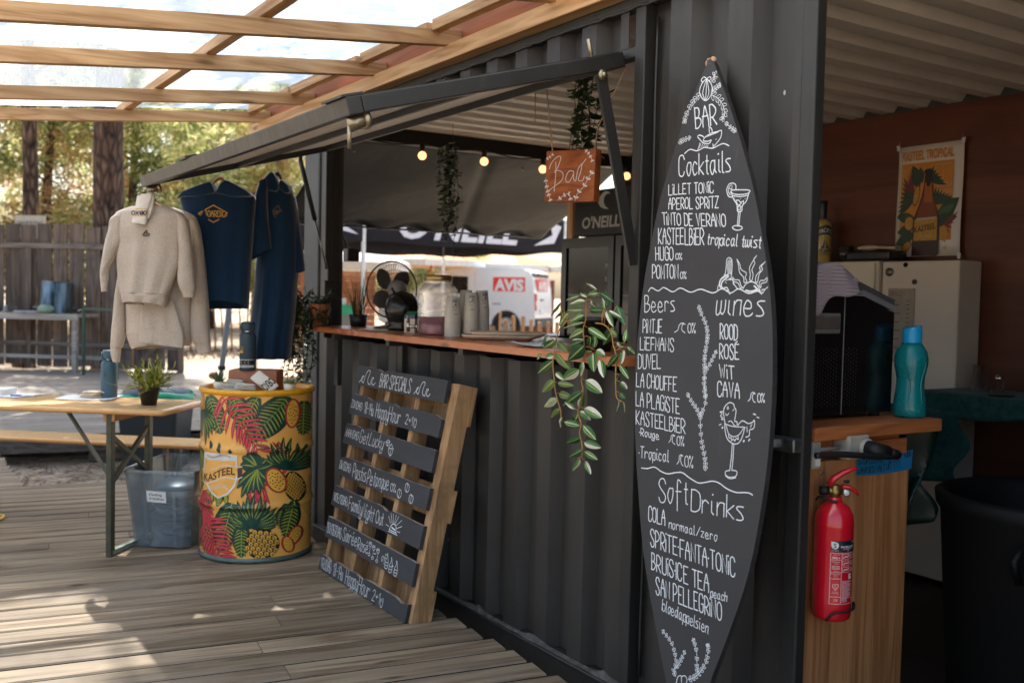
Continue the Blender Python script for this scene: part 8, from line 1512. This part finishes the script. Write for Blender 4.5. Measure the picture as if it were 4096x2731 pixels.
# low dry scrub at the foot of the palings
b = B(); rr = random.Random(13)
for k in range(900):
    x = rr.uniform(4.4, 8.4); y = rr.uniform(19.2, 21.0); z = gz(x, y); a = rr.uniform(0, 6.28); h = rr.uniform(.03, .16); b.add([(x, y, z), (x + .02, y, z), (x + math.cos(a) * .1, y + math.sin(a) * .1, z + h)], [(0, 1, 2)])
o = b.obj('dry_scrub', M('scrub', '#6a5644', .95, isl=.4)); o['kind'] = 'stuff'
# the grey leg of a party tent
t = thing('tent_leg', 'slim grey leaning tent leg with a dark clamp, behind the ponchos', 'tent leg', (2.66, 8.96, -.1)); LA, LB = Vector((2.60, 8.97, .1)), Vector((2.80, 8.95, 1.9))
B().bar(LA, LA.lerp(LB, .33), .032, .032).obj('lower_tube', M('tent_alu', '#9aa4aa', .35, .6), t); B().bar(LA.lerp(LB, .32), LB, .042, .042).obj('upper_tube', MATS['tent_alu'], t); b = B(); c_ = LA.lerp(LB, .325); b.box((c_ - Vector((.028, .028, .02)))[:], (c_ + Vector((.028, .028, .02)))[:], 0, .004); b.obj('clamp', MATS['rubber'], t)
# black party tent with lettered valance
tn = thing('party_tent', 'black party tent with big white surf brand lettering along its valance, seen through the hatch', 'tent', (8, 15.5, .2)); m_tent = fabric('tent_black', '#20222a', '#2c2c34', 40, sheen=.05); m_tl = fabric('tent_white', '#c4c8d4', '#d8dce4', 40, sheen=0)
TC = [Vector((6.18, 13.75, 0)), Vector((10.1, 14.12, 0)), Vector((9.75, 17.8, 0)), Vector((5.8, 17.45, 0))]; zb, zt_ = 2.15, 2.72
for i in range(4):
    p, q2 = TC[i], TC[(i + 1) % 4]; b = B(); b.grid(lambda u, v: p.lerp(q2, u) + Vector((0, 0, zb + (zt_ - zb) * v + .02 * math.sin(u * 14) * (1 - v))), 24, 3); b.obj('valance', m_tent, tn, solid=.004)
    B().bar(p + Vector((0, 0, gz(p.x, p.y) - .05)), p + Vector((0, 0, zt_)), .05, .05, up=(1, 0, 0)).obj('pole', M('tent_pole', '#c4c8ca', .3, .5), tn)
b = B(); ap = Vector((7.95, 15.8, 3.9)); vs = [p + Vector((0, 0, zt_)) for p in TC] + [ap]; b.add(vs, [(0, 1, 4), (1, 2, 4), (2, 3, 4), (3, 0, 4)]); b.obj('roof', m_tent, tn)
b = B(); tv = lambda u, v, o: TC[0].lerp(TC[1], u / 3.94) + Vector((.001, -.012 - o, zb + v)); vs, fs, W, H = font_mesh("O'NEILL", 1., .035, .25); b.add([tv(.62 + 2.28 * a[0] / W, .105 + .40 * a[1] / H, .004) for a in vs], fs); b.obj('lettering', m_tl, tn)
dl = Vector((-1, -.12, 0)).normalized(); B_l = TC[0] + dl * 2.4
b = B(); b.grid(lambda u, v: TC[0].lerp(B_l, u) + Vector((0, -.02, zb + (zt_ - zb) * v)), 12, 3); b.obj('valance', m_tent, tn, solid=.004)
b = B(); tl2 = lambda u, v, o: TC[0] + dl * u + Vector((0, -.035 - o, zb + v)); b.add([tl2(u, v, 0) for u, v in ((.1, .10), (.42, .26), (.7, .48), (.55, .55), (.86, .57), (1.0, .38), (.6, .18))], [(0, 1, 2, 3, 4, 5, 6)]); b.add([tl2(u, v, 0) for u, v in ((1.5, .2), (1.9, .2), (2.0, .5), (1.6, .5))], [(0, 1, 2, 3)]); b.obj('wave_logo', m_tl, tn)
b = B(); b.add([tv(u, v, .004) for u, v in ((3.25, .1), (3.7, .16), (3.86, .45), (3.6, .52), (3.66, .3))], [(0, 1, 2, 3, 4)]); b.obj('wave_logo', m_tl, tn)
# white rental van
P0 = Vector((14.55, 21.57, 0)); P0.z = gz(14.5, 21.5) + .09; th_ = math.radians(17); hd = (-CR_ * math.cos(th_) + CD_ * math.sin(th_)).normalized(); lf = Vector((-hd.y, hd.x, 0)); 
# local frame: x forward, y to the van's right (away from us), z up, origin at the rear left bottom corner
yr = CD_ - hd * CD_.dot(hd); yr.normalize(); VM = Matrix(((hd.x, yr.x, 0, P0.x), (hd.y, yr.y, 0, P0.y), (0, 0, 1, P0.z), (0, 0, 0, 1)))
van = thing('rental_van', 'white rental van with red lettered panels parked beyond the stakes', 'van', P0); m_vw = M('van_white', '#c4ccd4', .22, var=.02, spec=.6, coat=.5); m_vd = M('van_black', '#22252a', .6); m_glass = M('van_glass', '#3a4448', .05, trans=.75, spec=.8)
prof = [(0, .32), (0, .62), (.03, 1.1), (.08, 1.55), (.16, 1.72), (.34, 1.80), (.8, 1.83), (1.7, 1.83), (2.3, 1.79), (2.75, 1.66), (3.35, 1.2), (3.5, 1.1), (4.1, 1.0), (4.35, .88), (4.42, .6), (4.4, .32)]
arch = lambda cx: [(cx + .40 * math.cos(a), .32 + .40 * math.sin(a)) for a in [math.pi * i / 10 for i in range(11)]]
low = [(4.4, .32)] + arch(3.55) + [(3.1, .32)] + arch(.78) + [(.3, .32), (0, .32)]; W_ = 1.75
win = [(1.86, 1.12), (1.86, 1.58), (2.25, 1.60), (2.6, 1.50), (3.1, 1.14)]
def side(y):
    b = B(VM); out_ = prof + low[1:-1]; hole = win; k0 = min(range(len(out_)), key=lambda i: (Vector(out_[i]) - Vector(hole[1])).length); ring_ = out_[:k0 + 1] + [hole[1]] + hole[2:] + hole[:2] + [out_[k0]] + out_[k0 + 1:]
    bm = bmesh.new(); vo = [bm.verts.new((x, y, z)) for x, z in out_]; vh = [bm.verts.new((x, y, z)) for x, z in hole]; eo = [bm.edges.new((vo[i], vo[(i + 1) % len(vo)])) for i in range(len(vo))]; eh = [bm.edges.new((vh[i], vh[(i + 1) % len(vh)])) for i in range(len(vh))]
    bmesh.ops.triangle_fill(bm, use_beauty=True, edges=eo + eh); bm.verts.index_update(); b.add([v.co[:] for v in bm.verts], [[v.index for v in f.verts] for f in bm.faces]); bm.free(); return b
bb = side(0.0); b2 = side(W_); bb.T = Matrix(); bb.add([v for v in b2.v], b2.f, 0); bb.T = VM
vs = []; 
for x, z in prof: vs += [(x, 0.0, z), (x, W_, z)]
bb.add(vs, [(2 * i, 2 * i + 1, 2 * i + 3, 2 * i + 2) for i in range(len(prof) - 1)], 0, True); bb.obj('body', m_vw, van)
b = B(VM); b.box((.05, .03, .30), (4.35, W_ - .03, .34)); b.box((-.06, .02, .28), (.06, W_ - .02, .52), 0, .03); b.obj('bumper', m_vd, van)
b = B(VM); b.box((.1, .12, .34), (1.7, W_ - .12, 1.7)); b.obj('cargo_lining', M('van_inside', '#55504a', .8), van)
b = B(VM); b.add([(x, .012, z) for x, z in win], [list(range(5))]); b.obj('window', m_glass, van); b = B(VM); b.add([(x, W_ - .012, z) for x, z in win], [list(range(5))]); b.obj('window', m_glass, van)
for cx in (.78, 3.55):
    wh = bpy.data.objects.new('wheel', None); COL.objects.link(wh); wh.parent = van
    mm = VM @ Matrix.Translation((cx, .02, .32)) @ Matrix.Rotation(R(90), 4, 'X')
    b = B(mm); b.lathe([(.2, -.19), (.31, -.18), (.32, -.16), (.32, -.02), (.31, 0), (.21, 0), (.2, -.02)], 36); b.obj('tyre', M('tyre', '#1a1a1c', .8), wh, world=False)
    for o in wh.children:
        o.matrix_parent_inverse = Matrix(); o.data.transform(van.matrix_basis.inverted())
    b = B(mm); b.lathe([(.001, .0), (.05, .002), (.09, -.01), (.19, -.02), (.21, .002), (.21, -.03)], 30); rim = b.obj('rim', M('rim_grey', '#9aa2a8', .3, .6), wh, world=False); rim.data.transform(van.matrix_basis.inverted())
fv = lambda u, v, o: VM @ Vector((u, -.004 - o, v)); m_avr = M('rental_red', '#c8281e', .35)
b = B(); b.add([fv(u, v, 0) for u, v in ((1.16, 1.21), (.28, 1.21), (.28, 1.58), (1.16, 1.58))], [(0, 1, 2, 3)], 0); vs, fs, W, H = font_mesh('AVIS', 1., .05); b.add([fv(1.12 - .8 * a[0] / W, 1.245 + .29 * a[1] / H, .004) for a in vs], fs, 1); b.obj('side_lettering', [m_avr, m_vw], van)
fr_ = lambda u, v, o: VM @ Vector((.03 + .09 * (v - 1.1) - .006 - o, u, v)); b = B(); b.add([fr_(u, v, .006) for u, v in ((.35, 1.22), (1.35, 1.22), (1.35, 1.55), (.2, 1.55))], [(0, 1, 2, 3)], 0); b.add([fr_(.45 + .8 * a[0] / W, 1.25 + .26 * a[1] / H, .012) for a in vs], fs, 1); b.obj('rear_lettering', [m_avr, m_vw], van)
b = B(VM); b.box((-.012, .02, .72), (.06, .16, 1.16), 0, .01); b.box((-.016, .05, .86), (.03, .13, .96), 1); b.obj('tail_light', [M('tail_red', '#a81420', .2, var=.2), M('tail_clear', '#d8c8c8', .2)], van)
b = B(VM); b.box((-.02, .5, .62), (.02, 1.1, .75)); b.obj('plate', M('plate_pale', '#c8ccd0', .5), van); b = B(VM); b.box((-.005, .6, .98), (.02, .85, 1.02)); b.box((.02, .55, 1.66), (.1, .85, 1.69), 1); b.obj('badge', [M('badge_dark', '#3a3e42', .4), MATS['tail_red']], van)
b = B(); P_ = [(.40, .4)]; ribbon(b, [(1.15, .88), (.95, .88)], .05, fv, 0, .001); ribbon(b, [(1.66, .4), (1.66, 1.72)], .008, fv, 0, .001); b.obj('trim', M('van_seam', '#8a9298', .4), van)
# the driver
def person(label, M4):
    t = thing('person', label, 'person', M4.translation); me = bpy.data.meshes.new('body'); bm = bmesh.new()
    J = [((0, 0, 0), .15), ((0, .02, .2), .16), ((.02, .02, .42), .17), ((.03, .02, .55), .09), ((.05, .02, .62), .06), ((.08, .02, .70), .10), ((.09, .02, .80), .095), ((.03, -.17, .47), .075), ((.12, -.22, .22), .055), ((.36, -.16, .24), .045), ((.44, -.14, .27), .04), ((.03, .21, .47), .075), ((.12, .26, .22), .055), ((.36, .2, .24), .045), ((.44, .18, .27), .04), ((.32, -.1, .0), .09), ((.55, -.1, -.1), .07), ((.6, -.1, -.4), .05), ((.32, .12, .0), .09), ((.55, .12, -.1), .07), ((.6, .12, -.4), .05), ((.17, .02, .735), .03)]
    E_ = [(0, 1), (1, 2), (2, 3), (3, 4), (4, 5), (5, 6), (2, 7), (7, 8), (8, 9), (9, 10), (2, 11), (11, 12), (12, 13), (13, 14), (0, 15), (15, 16), (16, 17), (0, 18), (18, 19), (19, 20), (5, 21)]
    vv = [bm.verts.new(p) for p, r in J]; [bm.edges.new((vv[a], vv[c])) for a, c in E_]; bm.to_mesh(me); bm.free(); o = bpy.data.objects.new('body', me); COL.objects.link(o); o.parent = t; o.matrix_basis = M4.copy(); o.matrix_basis.translation = (0, 0, 0)
    sk = o.modifiers.new('skin', 'SKIN'); 
    for i, (p, r) in enumerate(J): me.skin_vertices[0].data[i].radius = (r, r)
    me.skin_vertices[0].data[0].use_root = True; sd = o.modifiers.new('sub', 'SUBSURF'); sd.levels = 2; sd.render_levels = 2; me.materials.append(M('skin', '#a8745c', .6))
    for nm, mt, g_ in (('shirt', M('pink_shirt', '#b0305a', .85), lambda b: (b.lathe([(.16, 0), (.185, .2), (.2, .42), (.12, .55), (.075, .57)], 20, (.01, .02, 0)), b.tube([(.03, -.16, .48), (.11, -.22, .25)], [.09, .075], 12), b.tube([(.03, .2, .48), (.11, .26, .25)], [.09, .075], 12))), ('hair', M('brown_hair', '#5a3a26', .7), lambda b: b.sphere((.06, .02, .79), .115, 16, 0, (1, 1, 1)))):
        b = B(); g_(b); ob = b.obj(nm, mt, t, world=False); ob.matrix_basis = o.matrix_basis.copy()
    return t
person('person in a pink shirt sitting at the window of the white van', VM @ Matrix.Translation((2.05, .42, .75)))
# round stakes in front of the van
rr = random.Random(2)
st_ = [(7.227, 12.011, 1.316, .05), (6.98, 12.16, 1.10, .025), (7.42, 11.88, 1.17, .022), (7.50, 11.85, 1.06, .03), (7.58, 11.78, 1.12, .034), (7.70, 11.72, 1.12, .032), (7.80, 11.66, 1.08, .032), (7.90, 11.60, 1.04, .034), (8.0, 11.53, 1.05, .03), (8.10, 11.46, 1.05, .034), (8.21, 11.40, 1.03, .03)]
wh_ = ['tallest thick round stake at the left of the row', 'thin stake left of the tallest one', 'thin stake just right of the tallest one', 'short round stake left of the van wheel', 'round stake in front of the van wheel centre', 'round stake at the right of the van wheel', 'short round stake below the van rear arch', 'short round stake under the tail light', 'thin short stake under the van rear', 'thick short stake before the timber stud', 'last short stake at the right']
m_stk = wood('stake_wood', '#a8845c', '#6c5034', 'z', isl=.2)
for (x, y, z, r), lb in zip(st_, wh_): b = B(); b.tube([(x, y, gz(x, y) - .1), (x + .01, y, z - .02), (x + .01, y, z)], [r, r * .9, r * .7], 10); tag(b.obj('wooden_stake', m_stk), lb, 'stake', 'wooden stakes in front of the van')
# parasols
m_par = leafmat('parasol_cream', [(0, L('#e8b878')), (1, L('#f0c88c'))], .5); m_parw = fabric('parasol_white', '#d4d4d0', '#e4e4e0', 20, sheen=0)
def parasol(x, y, r, zr, label, zc=.5, a0=0., mt=None, closed=False):
    z0 = gz(x, y); t = thing('parasol', label, 'parasol', (x, y, z0), 0, 'parasols on the terrace'); B().tube([(x, y, z0 - .05), (x, y, zr + zc)], .035, 10).obj('pole', M('parasol_pole', '#b07a48', .6), t); b = B(); n = 8
    if closed: b.lathe([(.02, -.9), (.22, -.75), (.16, -.2), (.03, .4)], 16, (x, y, zr)); b.obj('canopy', mt or m_par, t); return
    vs = [(x + r * math.cos(a0 + 2 * math.pi * i / n), y + r * math.sin(a0 + 2 * math.pi * i / n), zr) for i in range(n)] + [(x, y, zr + zc)]
    b.add(vs, [(i, (i + 1) % n, n) for i in range(n)], 0); low_ = [(p[0], p[1], p[2] - .16) for p in vs[:n]]; b.add(vs[:n] + low_, [(i, (i + 1) % n, n + (i + 1) % n, n + i) for i in range(n)], 1); b.obj('canopy', [mt or m_par, m_parw], t, solid=.01)
    b = B()
    for i in range(n): b.tube([vs[i], (x, y, zr + zc - .03)], .012, 5)
    b.obj('rib', M('rib_wood', '#9a6a40', .6), t)
parasol(12.75, 23.95, 1.45, 2.30, 'cream parasol with an orange pole, above the jar and fan', .5, .2)
parasol(16.1, 25.4, 1.35, 2.32, 'cream parasol behind the lettered van', .5, .5); parasol(18.3, 24.0, 1.4, 2.3, 'cream parasol at the right edge of the hatch view', .5, .1); parasol(8.75, 19.4, .95, 2.02, 'white parasol left of the fan', .42, .3, m_parw); parasol(14.4, 24.9, .3, 2.5, 'closed beige parasol above the van windscreen', .3, 0, M('parasol_beige', '#b89878', .9), True)
# timber cabin, sheds
m_cab = wood('cabin_board', '#b87a58', '#8a5438', 'x', ring=6, isl=.15, rough=.75, knots=False); cm = Matrix.Translation((7.75, 22.35, gz(8, 22))) @ Matrix.Rotation(R(-33), 4, 'Z')
cab = thing('timber_cabin', 'orange brown timber cabin with a flat dark roof edge, far behind the fan', 'cabin', cm.translation); b = B(cm)
for k in range(13): b.box((0, 0, .15 * k), (2.4, .05, .15 * k + .142))
b.obj('wall', m_cab, cab); b = B(cm); b.box((-.2, -.2, 2.0), (2.5, 2, 2.13)); b.obj('roof', M('roof_dark', '#4a5054', .6), cab); b = B(cm); b.box((1.45, -.1, 2.14), (2.05, .4, 2.52), 0, .02); b.obj('roof_unit', M('unit_grey', '#b4b8b4', .5), cab)
for x in (.7, 1.6): b = B(cm); b.box((x, -.07, 0), (x + .07, -.01, 1.98)); b.obj('batten', m_cab, cab)
cm2 = Matrix.Translation((14.2, 28.2, gz(14, 28))) @ Matrix.Rotation(R(-30), 4, 'Z'); shd = thing('beige_shed', 'low beige shed wall between the fan and the van', 'shed', cm2.translation); b = B(cm2); b.box((-.6, 0, 0), (2.8, 2, 1.75)); b.obj('wall', M('shed_beige', '#b8aa98', .8), shd); b = B(cm2); b.box((-.7, -.1, 1.75), (2.9, 2.1, 1.83)); b.obj('roof', MATS['roof_dark'], shd); b = B(cm2); b.box((2.85, -.1, 0), (4.6, 1.9, 1.7)); b.obj('wall', M('shed_brown', '#6c4a3a', .8), shd)
t = thing('market_cart', 'little stall with a bright green cloth left of the fan', 'stall', (6.7, 15.9, gz(6.7, 15.9))); b = B(); b.box((6.5, 15.8, gz(6.7, 16)), (6.95, 16.2, 1.02)); b.obj('table', M('stall_grey', '#8a8478', .8), t); b = B(); b.box((6.47, 15.77, 1.02), (6.98, 16.23, 1.19)); b.obj('cloth', M('stall_green', '#3aa878', .7), t); b = B(); b.box((6.55, 15.8, 1.19), (6.8, 16.1, 1.3)); b.obj('box', m_paper, t)
